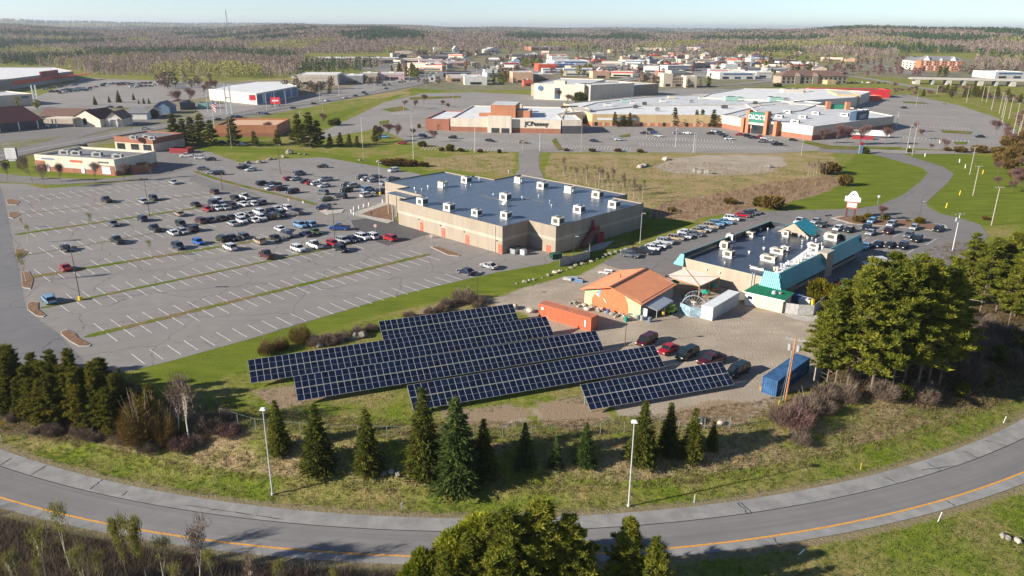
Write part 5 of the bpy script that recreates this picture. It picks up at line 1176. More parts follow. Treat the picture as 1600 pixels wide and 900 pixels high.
def row(place, group, items, az, lod=0, jit=.05, flips=.5, zc=.8):
    """items: (px, py, colour letter + kind letter); labels name the neighbours that single each car out"""
    items = sorted(items, key=lambda q: q[0]); desc = [f"{CN[q[2][0]]} {WN[KN[q[2][1]]]}" for q in items]; cnt = {}
    for d in desc: cnt[d] = cnt.get(d, 0) + 1
    for i, (x, y, code) in enumerate(items):
        p = G(x, y, zc); p.z = T(p.x, p.y) + (.075 if lod == 0 else .25)
        d = desc[i]
        if len(items) == 1: lab = f"{d} {place}"
        elif cnt[d] == 1: lab = f"the only {d} {place}"
        elif i == 0: lab = f"{d} at left end, {place}"
        elif i == len(items) - 1: lab = f"{d} at right end, {place}"
        else: lab = f"{d} right of a {desc[i-1]}, {place}"
        if lab in used_labels: lab = f"{d}, {ORD[i] if i < len(ORD) else str(i)} car from the left {place}"
        if len(lab.split()) > 16: lab = f"{d}, {ORD[i]} car from the left {place}"
        if lab in used_labels or len(lab.split()) > 16: print('DUP', lab)
        used_labels.add(lab)
        fl = math.pi if R.random() < flips else 0
        if len(code) > 2: fl = {'+': 0, '-': math.pi}[code[2]]
        a = az + fl + R.uniform(-jit, jit)
        if len(code) > 3: a = math.radians(float(code[3:]))
        car(KN[code[1]], CN[code[0]], p, a, lab, group, lod)
gm = 'cars parked in the big striped lot'
row('in the first marked row from the far left', gm, [(271, 284, 'ss'), (334.6, 299, 'mu')], AZ)
row('in the row with the ladder-topped white pickup', gm, [(166, 312, 'bp'), (224, 314, 'sh'), (240, 309, 'du'), (304.7, 318.5, 'bs'), (332, 316, 'nu'), (341, 313, 'wu'), (324, 326, 'rh'), (339, 324.5, 'wh'), (351.7, 323.5, 'sh'), (364, 320, 'bs'), (368, 309.5, 'bu'), (383, 307, 'wp'), (380.5, 318, 'ws'), (395.5, 317, 'wh'), (408, 315, 'gw')], AZ)
row('in the tight cluster row by the dividing median', gm, [(313, 344, 'mu'), (328, 342, 'gs'), (345, 340, 'cs'), (360.5, 338.5, 'bs'), (363, 348, 'ss'), (374, 336, 'ws'), (378, 344, 'wu'), (388, 333.5, 'ss'), (396, 342.5, 'ws'), (404, 330, 'wu'), (408, 339.5, 'wu'), (423.5, 338, 'bj'), (424, 328.5, 'ns'), (433, 325.5, 'ws'), (438.5, 334, 'cp'), (446.5, 324, 'wu'), (462, 330.5, 'gp')], AZ)
row('left of the cluster, third median up', gm, [(177, 348.5, 'gs'), (222, 341, 'nu'), (280, 333, 'ts'), (241.5, 356.5, 'dp'), (283, 349.5, 'du'), (270, 362.5, 'ws'), (286, 360.5, 'sh'), (301, 356.5, 'bu')], AZ)
row('in the row beside the bright blue hatchback', gm, [(103, 387, 'bs'), (182.5, 375, 'cp'), (278.5, 384, 'nu'), (309.5, 377, 'Bh'), (346.5, 372.5, 'bu'), (363, 370.5, 'bs'), (379, 367.5, 'gw'), (405, 376, 'tj'), (431, 371, 'bs'), (450, 366, 'gj'), (438.5, 357, 'ws'), (469, 351, 'lu'), (484, 349, 'lw'), (478, 364.5, 'ns'), (492.5, 361, 'os')], AZ)
row('driving across the lane near the hall', gm, [(530.6, 355, 'up-178'), (505.5, 323.6, 'nu-172')], AZ, flips=0)
row('in the front row nearest the long red-doored wall', gm, [(359, 385.5, 'wu'), (416.5, 397.5, 'mp'), (465.6, 387.5, 'wu'), (491.5, 382, 'wp'), (533, 388, 'bu'), (520, 379, 'rh'), (535.5, 374.5, 'sw'), (552, 373, 'nh'), (566.5, 369.5, 'wu'), (581, 368, 'wu'), (609, 371, 'ru')], AZ)
row('alone in the nearest rows of the lot', gm, [(101.5, 416.5, 'rs'), (76, 466.5, 'lw-')], AZ)
row('by the lawn edge near the hall bins', gm, [(728, 423, 'ns'), (764, 414, 'ss')], AZ)
g2 = 'cars in the upper lot behind the median'
row('in the upper lot, left group', g2, [(410, 286, 'bu'), (427.5, 288, 'np'), (424, 293, 'ws'), (438.5, 294, 'mu'), (457, 298.5, 'bu'), (468, 270.5, 'gm'), (451, 278.5, 'rh'), (462, 278.5, 'ss'), (476.6, 282.5, 'cs'), (486.5, 285, 'rs'), (508.5, 279.5, 'sp'), (494.5, 286, 'wh'), (506.5, 289, 'ws')], -AZ)
row('in the upper lot, right group near the hall', g2, [(504, 300, 'gu-150'), (510, 310, 'os'), (532.5, 306, 'bu-150'), (542.5, 287.5, 'bs'), (553, 289.5, 'su'), (541, 296.5, 'du'), (565.5, 276.5, 'cu'), (573, 279, 'ws'), (583, 281, 'sh'), (588, 275, 'gs'), (615, 265.5, 'wu'), (614, 280, 'dp'), (602, 286, 'sh'), (575, 295, 'lu'), (593, 299, 'bu'), (573, 304, 'wu')], -AZ)
row('at the far edge of the upper lot', g2, [(504, 259, 'bs-180'), (380.6, 260.5, 'dp'), (392, 264, 'ws')], -AZ)
row('by the brick storefront drive', 'cars by the brick storefront', [(292, 242.5, 'wp'), (313, 245.5, 'wu'), (329, 248, 'bs'), (317, 262.5, 'gs'), (331, 268.5, 'sh'), (341, 270, 'bu')], math.radians(8))
g3 = 'cars along the hall side of the customer lot'
row('in the long line of cars beside the restaurant', g3, [(984.7, 397, 'gw'), (1003.5, 391.5, 'cp'), (1020, 386, 'wh'), (1028, 382, 'ws'), (1039.5, 376.5, 'su'), (1056, 370.5, 'tw'), (1069.5, 368, 'wh'), (1072, 362, 'ws'), (1084.5, 364.5, 'gs'), (1091, 359, 'ts'), (1100, 357, 'sw'), (1111, 352.5, 'tu'), (1119.5, 348, 'lw'), (1133, 345.5, 'ls'), (1143.5, 340.5, 'wu'), (1160, 335, 'rs'), (1169, 332, 'cs'), (1177, 330, 'gs')], math.radians(-30), flips=0)
g4 = 'cars in the customer lot under the sign'
row('in the lot beyond the teal roof', g4, [(1250, 345, 'wp'), (1275, 344.5, 'ss'), (1284, 350, 'gs'), (1309.5, 356, 'wh'), (1327, 358, 'cs'), (1362.7, 344, 'lh'), (1353.7, 354.5, 'nw'), (1360.5, 362.5, 'ss'), (1393, 349.5, 'su'), (1388, 360.5, 'mu'), (1428.5, 354.5, 'sh'), (1420.5, 366, 'gs'), (1432.5, 373, 'bu'), (1466, 357, 'bw'), (1353, 384, 'ls'), (1372, 381, 'ns'), (1391, 382, 'cs'), (1411, 383.5, 'bu')], math.radians(46), flips=0)
for o_ in col.objects:
    if o_.get('group') == g4: o_.rotation_euler.z += math.pi
row('beside the teal building wall', 'vehicles by the teal wall', [(1365, 410.5, 'wv+190')], 0)
row('half hidden behind the yellow-green bushes', 'vehicles by the teal wall', [(1321, 440, 'bs'), (1324, 449, 'ls')], math.radians(20))
g5 = 'cars on the gravel by the solar arrays'
row('on the gravel behind the arrays', g5, [(1010.5, 531, 'mm+228'), (1044, 544, 'rs+225'), (1073.5, 551.5, 'dm+222'), (1112, 561, 'mp+215'), (1153, 577.5, 'dm+222')], 0)
gl = 'cars in the shopping mall lot'
row('in front of the mall', gl, [(661, 212, 'nu'), (707.5, 214.5, 'bu'), (765, 219, 'bs'), (817, 221.5, 'ts'), (928, 219.5, 'cs'), (967, 217.5, 'ws'), (1006.5, 207.5, 'ns'), (1016.5, 203, 'bu'), (1022, 207, 'us'), (1029, 212, 'ws'), (1057.5, 207.5, 'ss'), (1074, 207.5, 'ws'), (1110, 208, 'bs'), (1117.5, 205, 'wu'), (1126, 207.5, 'nu'), (1129, 210, 'bs'), (1135.5, 213, 'ns'), (1139.5, 216.5, 'ws'), (1154.5, 209.5, 'rs'), (1168, 212, 'bu'), (1175.5, 214.5, 'ns'), (1188, 213.5, 'rs')], math.radians(-12), 1, .3)
row('at the right end of the mall lot', gl, [(1191, 220.5, 'gu'), (1195, 215.5, 'ws'), (1203, 218.5, 'ws'), (1214, 225, 'bp'), (1239, 218, 'bs'), (1352, 171, 'ws'), (1412, 168, 'bs'), (1531, 213, 'bs'), (1347, 169, 'cs')], math.radians(-12), 1, .2)
row('at the left end of the mall lot', gl, [(629, 223, 'rs'), (600, 213.5, 'lp'), (604, 196.5, 'ms'), (611, 197, 'ms'), (595, 213, 'bs')], math.radians(-5), 1, .1)
row('driving on the avenue', 'cars driving on the avenue', [(406, 176.5, 'ss'), (416, 177.5, 'us'), (457.5, 168.5, 'bs'), (490, 161.5, 'ns'), (511, 157, 'ws'), (539.5, 152.5, 'ws'), (555, 149.5, 'bs'), (568, 144.5, 'bu'), (572, 147, 'gs'), (603, 138, 'ns'), (340, 186, 'ds'), (365, 182, 'ms'), (372, 183, 'bp'), (128, 228.5, 'bu')], math.radians(62), 1)
row('by the cream gabled building', 'cars at the roadside shops', [(70, 197, 'ws'), (227, 200.5, 'ss'), (172, 167, 'cs'), (187, 167.5, 'ms'), (378, 226, 'gs'), (345, 222, 'bs')], math.radians(10), 1)
# warehouse store lot: rows of small far cars
rows_ = []; kk = 'shuh'; cc = 'wsgbncmrwsg'
for (xa, ya, xb, yb, n) in ((70, 140, 118, 133, 9), (80, 145, 126, 139, 9), (95, 146, 140, 141, 8), (160, 133, 200, 131, 8), (185, 134, 235, 130, 9), (205, 137, 250, 134, 7), (130, 139, 160, 136, 4)):
    for i in range(n): t_ = i / (n - 1); rows_.append((xa + (xb - xa) * t_ + R.uniform(-1, 1), ya + (yb - ya) * t_ + R.uniform(-.7, .7)))
for x, y in rows_:
    p = G(x, y); p.z = .2; k_ = KN[R.choice(kk)]; c_ = CN[R.choice(cc)]
    car(k_, c_, p, math.radians(R.choice((50, 230)) + R.uniform(-5, 5)), 'small distant car in the crowded lot before the orange-fronted warehouse store', 'distant cars in the warehouse store lot', 1, 'distant_car')
for (xa, ya, xb, yb, n) in ((560, 100, 625, 98.5, 14), (940, 109.5, 1015, 110.5, 14), (1048, 112, 1095, 111, 9), (1290, 128, 1380, 131, 12), (1100, 104, 1160, 105.5, 9), (745, 107, 790, 104, 8), (650, 117, 700, 114, 7), (600, 135, 640, 127, 6)):
    for i in range(n):
        t_ = i / (n - 1); p = G(xa + (xb - xa) * t_ + R.uniform(-1.5, 1.5), ya + (yb - ya) * t_ + R.uniform(-.5, .5)); p.z = .3
        car(KN[R.choice(kk)], CN[R.choice(cc)], p, math.radians(R.uniform(0, 180)), 'tiny far car parked in the town lots beyond the mall', 'far cars parked in the town lots', 1, 'far_car')
# green mini tractor-like cart by the barn
p = GT(1048, 489); o = thing('utility_cart', 'small yellow-green utility cart under the barn lean-to edge', 'utility cart', p, math.radians(215)); cg = mat('cart_green', (.32, .42, .06), .5)
mb = MB(); mb.box((0, 0, .35), (2.3, 1.3, .5), cg, taper=.92); mb.box((-.5, 0, .85), (1.2, 1.25, .3), cg); mb.build('body', o)
mb = MB(); mb.box((.2, 0, 1.75), (1.3, 1.3, .08), cg)
for sx in (-.4, .8):
    for sy in (-.6, .6): mb.box((sx, sy, .85), (.07, .07, .92), cg)
mb.build('cab_frame', o)
for sx in (-.75, .75):
    for sy in (-.6, .6): w_ = MB(); w_.tube((sx, sy - .1, .32), (sx, sy + .1, .32), .32, TYRE, 12); w_.build('wheel', o)
# ------------------------------------------------------------ lamp poles, utility poles, signs
pole_w = mat('white_pole', (.60, .61, .64), .45, .08, 3, metal=.3); pole_b = mat('bronze_pole', (.09, .06, .055), .5, .2, 3); pole_wood = mat('weathered_pole', (.36, .31, .26), .9, .2, 3); pole_rust = mat('rusty_pole', (.42, .17, .07), .85, .25, 3)
def street_lamp(label, x, y, h, m, head='cobra', base=None, group=None, rz=0, r=.11):
    p = GT(x, y); o = thing('street_lamp', label, 'street lamp', p, rz, group); mb = MB(); mb.tube((0, 0, 0), (0, 0, h), r, m, 10, r * .55); mb.tube((0, 0, 0), (0, 0, .25), r * 2, m, 8); mb.build('pole', o)
    if head == 'ball':
        hb = MB(); hb.box((0, 0, h - .05), (.75, .55, .28), B['sign_white'], taper=.6); hb.build('lamp_head', o)
    elif head == 'twin':
        for s in (-1, 1): hb = MB(); hb.box((s * .75, 0, h - .1), (.85, .5, .28), B['black']); hb.tube((0, 0, h - .05), (s * .4, 0, h - .02), .05, m, 5); hb.build('lamp_head', o)
    elif head == 'one': hb = MB(); hb.box((.6, 0, h - .1), (.8, .4, .18), B['galv']); hb.tube((0, 0, h - .05), (.3, 0, h), .04, m, 5); hb.build('lamp_head', o)
    if base: hb = MB(); hb.tube((0, 0, 0), (0, 0, .85), .42, B[base], 12); hb.build('base', o)
    return o
street_lamp('tall white lamp pole on the verge, the left one of the two by the ramp', 426, 773, 12.3, pole_w, 'ball', group='tall white lamps along the ramp')
street_lamp('tall white lamp pole on the verge, the right one of the two by the ramp', 982, 791, 12.0, pole_w, 'ball', group='tall white lamps along the ramp')
gl_ = 'bronze lot lamps'
street_lamp('bronze twin-head lamp on a yellow base in the nearest median', 126, 469, 11.4, pole_b, 'twin', 'yellow', gl_, r=.1)
street_lamp('bronze twin-head lamp near the left end of the third median', 234, 338, 11.2, pole_b, 'twin', None, gl_, r=.1)
street_lamp('bronze lamp on an orange-yellow base in the front row by the red hatchback', 524, 384, 11, pole_b, 'twin', 'yellow', gl_, r=.1)
street_lamp('lamp on a yellow base at the hall end of the upper lot', 594, 304, 11, pole_w, 'one', 'yellow', gl_, r=.08)
street_lamp('bronze lamp standing alone among the upper lot median', 438, 271, 11, pole_b, 'one', None, gl_, r=.12)
street_lamp('slim lamp at the corner of the dividing median', 348, 297, 8, pole_b, 'one', None, gl_, r=.08)
street_lamp('dark lamp post on the lawn behind the solar arrays', 746, 467, 6.0, pole_b, 'one', r=.07, group=gl_)
street_lamp('dark lamp post by the corner of the orange container', 976.5, 541, 6.2, pole_b, 'one', r=.08, group=gl_)
street_lamp('dark lamp post rising behind the grey screen fence', 896, 413, 7.0, pole_b, 'one', r=.07, group=gl_)
street_lamp('dark lamp post behind the line of parked cars', 1090, 351, 8.2, pole_b, 'one', r=.07, group=gl_)
street_lamp('short dark lamp beside the pedestal bed in the customer lot', 1291, 358, 4, pole_b, 'twin', r=.07, group=gl_, rz=.5)
street_lamp('dark lamp in the planted bed near the curving road', 1437, 337, 4.5, pole_b, 'one', r=.07, group=gl_)
street_lamp('grey lamp at the right corner of the tan hall', 1000, 379, 8, pole_w, 'one', r=.07, group=gl_)
far = [(908, 238, 16), (646, 248, 14), (568, 250, 13), (742, 238, 13), (1252, 243, 14), (1083, 238, 9), (1086, 238, 9), (566, 222, 12), (631, 180, 9), (643, 205, 9), (708, 166, 11), (1055, 230, 9), (505, 183, 12), (471, 210, 12), (362, 232, 14), (1400, 200, 9), (1431, 166, 9), (1354, 225, 9), (817, 237, 8), (843, 236, 8), (1010, 215, 9)]
for i, (x, y, h) in enumerate(far):
    nb = ['left of', 'behind', 'beyond'][i % 3]
    lab = ['tall grey pole in front of the mall entrance corner', 'tall grey pole at the left edge of the hay field', 'grey pole beyond the upper lot rocks', 'grey pole in front of the low bushy mall edge', 'grey pole in the dry grass right of the mall lot', 'left one of two close thin poles before the mall', 'right one of two close thin poles before the mall', 'thin pole near the red car left of the mall', 'thin lamp in the empty lot left of the mall', 'thin lamp nearest the mall left wing', 'thin lamp in the empty lot behind the mall left wing', 'thin lamp among the parked mall cars', 'pale lamp on the avenue grass', 'pale lamp at the near end of the avenue grass', 'pale pole among the dark pines', 'thin lamp right of the white container trailer', 'thin lamp in the far right mall lot', 'thin lamp by the bare trees right of the mall', 'thin pole left of the mall connector road', 'thin pole right of the mall connector road', 'thin lamp on the small grass island before the mall'][i]
    street_lamp(lab, x, y, h, pole_w if i % 2 else pole_wood, 'one', r=.13 if y > 200 else .16, group='distant lamps and poles round the mall')
for i, (x, y) in enumerate([(325, 175), (345, 176), (385, 166), (417, 172), (430, 170), (447, 165), (500, 160), (530, 150), (585, 140), (665, 132), (697, 126), (745, 118), (610, 132), (640, 125)]):
    p = GT(x, y); mb = MB(); mb.tube((0, 0, 0), (0, 0, 11), .14, pole_w, 6, .1); mb.tube((0, 0, 10.9), (1.6, .5, 11.1), .08, pole_w, 4); tag(mb.build('street_lamp', None, p), 'pale lamp pole along the busy avenue', 'street lamp', 'lamps along the avenue')
# rust-brown utility pole with transformers beside the blue container
def utility_pole(label, x, y, h, m, rz=0, arms=1, cans=0, lean=(0, 0), r=.16, conduit=False, group='utility poles'):
    p = GT(x, y); o = thing('utility_pole', label, 'utility pole', p, rz, group); o.rotation_euler = (lean[0], lean[1], rz); mb = MB(); mb.tube((0, 0, -.2), (0, 0, h), r, m, 8, r * .75); mb.build('pole', o)
    for k in range(arms): mb = MB(); mb.box((0, 0, h - .35 - k * 1.0), (2.9, .14, .14), pole_wood if m is not pole_rust else B['galv']); [mb.tube((sx, 0, h - .2 - k), (sx, 0, h + .05 - k), .05, B['galv'], 5) for sx in (-1.25, -.5, .5, 1.25)]; mb.build('crossarm', o)
    for k in range(cans): mb = MB(); s = (-1, 1)[k % 2]; mb.tube((s * .62, .1, h - 2.1), (s * .62, .1, h - 1.1), .28, B['galv'], 10); mb.box((s * .3, .05, h - 1.5), (.5, .1, .1), B['galv']); mb.build('transformer', o)
    if conduit: mb = MB(); mb.tube((-.35, -.25, 0), (-.22, -.2, h - 2), .055, B['galv'], 6); [mb.tube((-.33, -.24, z), (0, 0, z), .03, B['galv'], 4) for z in (1.5, 3.2, 5, 6.8)]; mb.build('conduit', o)
    return o
utility_pole('rust brown utility pole with two transformers beside the blue container', 1227, 627, 10.6, pole_rust, math.radians(-25), 1, 2, (0, .02), .17, True)
utility_pole('plain weathered pole just right of the blue container', 1271, 600, 6.2, pole_wood, 0, 0, 0, r=.12)
utility_pole('weathered utility pole on the right lawn nearest the pines', 1549, 352, 11.5, pole_wood, .1, 1, 0)
utility_pole('weathered utility pole second along the right lawn', 1520, 306, 10.5, pole_wood, .1, 1, 0)
utility_pole('weathered utility pole third along the right lawn', 1515, 273, 11, pole_wood, .1, 1, 0)
utility_pole('leaning white pole with pale transformer behind the big pines', 1488, 392, 10, pole_w, .2, 1, 1, r=.14)
utility_pole('pale pole standing before the mall road bend, left one', 1416, 240, 13, pole_wood, 0, 0, 0); utility_pole('pale pole standing before the mall road bend, right one', 1425, 243, 15, pole_wood, 0, 1, 0)
for i, (x, y, h) in enumerate([(1534, 158, 13), (1541, 160, 13), (1549, 172, 15), (1561, 178, 15), (1565, 184, 15), (1566, 192, 15), (1576, 186, 14), (1585, 200, 15), (1592, 215, 16), (1581, 218, 14), (1510, 160, 13), (1463, 150, 10), (1587, 228, 12)]):
    p = GT(x, y); mb = MB(); mb.tube((0, 0, 0), (0, 0, h), .22, pole_wood, 6, .14); mb.box((0, 0, h - 1), (3.6, .2, .2), pole_wood); tag(mb.build('utility_pole', None, p), 'pale wooden pole in the dense run of poles at the far right', 'utility pole', 'poles of the far right power line')
# twin white tall pylon sign poles near the showroom and left edge
def twin_pylon(label, x, y, h, w=2.2, board=None):
    p = GT(x, y); o = thing('pylon_sign', label, 'sign', p, .1)
    for s in (-1, 1): mb = MB(); mb.box((s * w / 2, 0, 0), (.8, .6, h), pole_w); mb.build('pole', o)
    mb = MB(); mb.box((0, 0, h * .55), (w, .3, .8), pole_w); mb.build('brace', o)
    if board: mb = MB(); mb.box((0, -.25, h - board[1]), (board[0], .5, board[1]), B[board[2]]); mb.build('sign_board', o)
twin_pylon('tall bare twin-legged pylon beside the avenue near the white showroom', 359, 180, 19, 3.0)
twin_pylon('slim twin-legged pylon before the orange-fronted warehouse store', 58, 168, 15, 2.4)
# roadside panel sign at far left
p = GT(22, 262); o = thing('roadside_sign', 'big white multi-panel sign on two dark posts at the far left', 'sign', p, math.radians(4))
for s in (-1.7, 1.7): mb = MB(); mb.box((s, 0, 0), (.25, .25, 7.5), B['black']); mb.build('post', o)
mb = MB(); mb.box((0, 0, 3.4), (4.2, .9, 4.3), B['sign_white']); mb.box((2.15, 0, 3.4), (.12, .95, 4.5), B['navy_sign']); mb.box((0, 0, 2.7), (2.8, .5, .7), B['sign_white']); mb.build('sign_board', o)
mb = MB()
for k in range(5): mb.box((-.5 + .2 * (k % 2), -.47, 3.9 + k * .75), (1.9 - .3 * (k % 3), .02, .12), B['sign_pink'] if k % 2 else B['grey_metal'])
mb.build('lettering', o)
# customer lot pedestal sign
p = GT(1328, 340); o = thing('pedestal_sign', 'white arched sign on two dark red posts in the planted bed', 'sign', p, math.radians(-24))
bm_ = mat('dark_red_post', (.12, .03, .035), .6)
for s in (-1.15, 1.15): mb = MB(); mb.box((s, 0, 0), (.45, .4, 4.6), bm_); mb.build('post', o)
mb = MB(); arch = [(-2.2, 5.0), (2.2, 5.0), (2.2, 6.3), (1.6, 6.5), (1.1, 7.6), (.55, 8.2), (-.05, 8.3), (-.7, 7.9), (-1.2, 7.0), (-1.6, 6.6), (-2.2, 6.6)]
i0 = len(mb.v); mb.v += [(x, -.3, z) for x, z in arch] + [(x, .3, z) for x, z in arch]; n_ = len(arch)
mb.f.append(tuple(range(n_))); mb.m.append(mb.slot(B['sign_white'])); mb.f.append(tuple(reversed(range(n_, 2 * n_)))); mb.m.append(0)
for k in range(n_): k2 = (k + 1) % n_; mb.f.append((k2, k, k + n_, k2 + n_)); mb.m.append(mb.slot(B['navy_sign']))
mb.build('sign_board', o)
mb = MB(); mb.box((0, 0, 2.9), (3.0, .5, 1.9), B['red_paint']); mb.box((0, -.28, 3.3), (2.5, .05, 1.3), B['sign_white']); mb.build('message_board', o)
mb = MB(); mb.box((-.1, -.33, 7.0), (.5, .03, .5), B['blue_wall']); [mb.box((0, -.33, 5.5 + k * .5), (2.6 - k * .6, .03, .14), B['sign_pink']) for k in range(2)]; mb.build('lettering', o)
def small_sign(label, x, y, h, m, shape='disc', rz=0, cat='sign'):
    p = GT(x, y); o = thing('traffic_sign', label, cat, p, rz, None); mb = MB(); mb.tube((0, 0, 0), (0, 0, h), .05, B['galv'], 5); mb.build('post', o)
    mb = MB()
    if shape == 'disc': mb.tube((0, -.07, h), (0, -.11, h), .45, m, 14)
    elif shape == 'diamond':
        r = .75; mb.v += [(0, -.08, h - r), (r, -.08, h), (0, -.08, h + r), (-r, -.08, h), (0, -.12, h - r), (r, -.12, h), (0, -.12, h + r), (-r, -.12, h)]; sl = mb.slot(m)
        for f_ in ((0, 3, 2, 1), (4, 5, 6, 7), (0, 1, 5, 4), (1, 2, 6, 5), (2, 3, 7, 6), (3, 0, 4, 7)): mb.f.append(f_); mb.m.append(sl)
    else: mb.box((0, -.08, h - .45), (.5, .04, .7), m)
    mb.build('sign_plate', o); return o
wht, redm = B['sign_white'], B['red_paint']
small_sign('round white sign on the lawn beside the curving road', 1371, 319, 2.6, wht)
small_sign('white and red sign at the hall front nearest the red SUV', 587, 367, 2.6, B['sign_pink'], 'disc'); small_sign('pink sign left of the blue pickup in the lot', 509, 346, 3.2, B['sign_pink']); small_sign('thin pink sign post beside the one left of the blue pickup', 452, 326, 3, B['sign_pink'], 'plate')
small_sign('pink sign at the left end of the short kerbed island by the hall', 674, 385, 2.8, B['sign_pink']); small_sign('white sign in front of the first red hall door', 693, 371, 3.2, wht, 'plate'); small_sign('white sign near the olive sedan in the upper lot', 474, 323, 1.6, wht, 'plate')
o = small_sign('yellow diamond warning sign with black symbol at the far left verge', 3, 690, 3.0, mat('warning_yellow', (.85, .42, .02), .5), 'diamond', .5)
mb = MB(); mb.box((-.05, -.14, 2.75), (.35, .02, .5), B['black']); mb.build('symbol', o)
for i, (x, y, h, m, rz, lab) in enumerate([(628, 797, 1.1, 'sign_white', 0, 'thin grey marker post in the verge left of the foreground trees'), (1085, 785, 1.2, 'sign_white', 0, 'thin white marker post right of the right lamp pole'), (1345, 733, 1.0, 'yellow', 0, 'yellow marker post on the right verge'), (1568, 661, 1.2, 'sign_white', .2, 'white delineator post on the outer verge at far right'), (1466, 815, 1.4, 'sign_white', .2, 'white delineator post on the inner verge'), (1248, 867, 1.0, 'sign_white', .7, 'tilted white delineator post on the inner verge')]):
    p = GT(x, y); mb = MB(); mb.box((0, 0, -.05), (.16, .06, h), B[m]); mb.box((0, -.04, h * .75), (.1, .02, .15), B['galv']); o = mb.build('delineator', None, p); o.rotation_euler = (0, rz * 1.2, .3); tag(o, lab, 'marker post', 'roadside marker posts')
for i, (x, y) in enumerate([(1468, 224), (1421, 233), (1499, 254), (1508, 263), (1445, 245), (1478, 325), (1499, 305), (1535, 272)]):
    p = GT(x, y); mb = MB(); mb.tube((0, 0, 0), (.25 if i > 4 else 0, .2, 1.6), .16, B['yellow' if i > 4 else 'sign_white'], 6); tag(mb.build('marker', None, p), 'short yellow guy-wire marker on the right lawn' if i > 4 else 'small white marker stub at the edge of the right lawn', 'marker', 'yellow lawn markers' if i > 4 else 'white lawn markers')
# guy wire with yellow guard by the rusty pole
p, q = GT(1210, 655), GT(1228, 627); mb = MB(); top = q + Vector((.1, 0, 9.2)); mb.tube((0, 0, 0), (top - p), .015, B['galv'], 4); mb.tube((0, 0, 0), (top - p) * .25, .05, B['yellow'], 6); tag(mb.build('guy_wire', None, p), 'steel guy wire with yellow guard anchoring the rust brown pole', 'guy wire')
# radio mast on the ridge
d_ = 2600; px_ = 377; X_ = (px_ - 800) / F_PX * d_ * .94; pz = T(X_, d_ * .94); mb = MB(); hh = 88
for k in range(3): a = k * 2.094; mb.tube((math.cos(a) * 1.6, math.sin(a) * 1.6, 0), (math.cos(a) * 1.1, math.sin(a) * 1.1, hh), .35, B['grey_metal'], 4)
for k in range(24): z = hh * k / 24; mb.tube((1.5, 0, z), (-.8, 1.3, z + 4.6), .2, B['grey_metal'], 3); mb.tube((-.8, 1.3, z), (-.8, -1.3, z + 4.6), .2, B['grey_metal'], 3)
mb.tube((0, 0, hh * .9), (0, 0, hh + 4), .6, B['grey_metal'], 5); tag(mb.build('radio_mast', None, (X_, d_ * .94, pz)), 'tall lattice radio mast rising above the horizon woods', 'radio mast')

# ------------------------------------------------------------ chain-link fence along the foot of the array field
fence_line('chain_link_fence', 'low chain-link fence running behind the row of spruces', 'fence', [(345, 655), (400, 672), (470, 678), (560, 683), (650, 685), (740, 686), (830, 684), (900, 683), (975, 676), (1060, 674), (1140, 668), (1190, 662)], 1.8, mat('fence_wire', (.16, .17, .16), .6), mat('fence_post', (.26, .27, .26), .6), False, 3)

# ------------------------------------------------------------ rocks
rockm = mat('boulder', (.22, .205, .17), .95, .3, 1.5, bump=.6); rockp = mat('pale_stone', (.40, .35, .30), .95, .25, 1.5, bump=.5)
def rock_mesh(seed, n=2):
    import bmesh
    bm = bmesh.new(); bmesh.ops.create_icosphere(bm, subdivisions=n, radius=1)
    for v in bm.verts:
        k = 1 + .35 * mnoise.noise(v.co * 1.3 + Vector((seed, 0, 0))) + .12 * mnoise.noise(v.co * 3 + Vector((0, seed, 0))); v.co = Vector((round(v.co.x * k * 4) / 4 * .5 + v.co.x * k * .5, v.co.y * k * .8, v.co.z * k * .62))
    me = bpy.data.meshes.new('boulder'); bm.to_mesh(me); bm.free(); return me
RM = [rock_mesh(s) for s in range(4)]
for i, m_ in enumerate(RM): m_.materials.append(rockm if i < 3 else rockp)
def rock(x, y, s, lab, cat='boulder', grp=None, k=None, name='boulder'):
    p = GT(x, y); o = link(name, RM[R.randrange(4) if k is None else k], None, (p.x, p.y, p.z + s * .3), R.uniform(0, 6.28)); o.scale = (s * R.uniform(.8, 1.3), s * R.uniform(.8, 1.2), s * R.uniform(.8, 1.2)); return tag(o, lab, cat, grp)
line = [(808, 444), (818, 442), (826, 438), (836, 437), (848, 434), (856, 431), (866, 427), (874, 424), (885, 422), (893, 419), (901, 416), (909, 413), (917, 412), (925, 409), (932, 406), (940, 402), (947, 400), (955, 397), (962, 394), (971, 392), (979, 391)]
BO = ['first', 'second', 'third', 'fourth', 'fifth', 'sixth', 'seventh', 'eighth', 'ninth', 'tenth', 'eleventh', 'twelfth', 'thirteenth', 'fourteenth', 'fifteenth', 'sixteenth', 'seventeenth', 'eighteenth', 'nineteenth', 'twentieth', 'last']
for i, (x, y) in enumerate(line): rock(x + R.uniform(-2, 2), y + R.uniform(-1, 1), R.uniform(.3, .75), f'{BO[i]} boulder from the left in the line between the lawn and the parked cars', grp='boulders lining the lawn')
for i, (x, y) in enumerate([(374, 257), (388, 256), (404, 255), (412, 254), (421, 250), (430, 249), (442, 246), (452, 240), (468, 241), (477, 242), (592, 254), (562, 251)]): rock(x, y, R.uniform(.7, 1.3) if i != 7 else 2.0, 'pale rock on the grassy edge of the upper lot' if i != 7 else 'big square brown rock on the grass behind the upper lot', grp='rocks behind the upper lot' if i != 7 else None)
for i in range(26): x = 893 + i * 3.6 + R.uniform(-2, 2); rock(x, 472 + i * .95 + R.uniform(-5, 4) * 0 + R.uniform(-1, 6), R.uniform(.35, .75), 'rock or rubble block heaped under the painted barn wall', 'rock', 'rubble along the barn wall', 3 if i % 2 else 1)
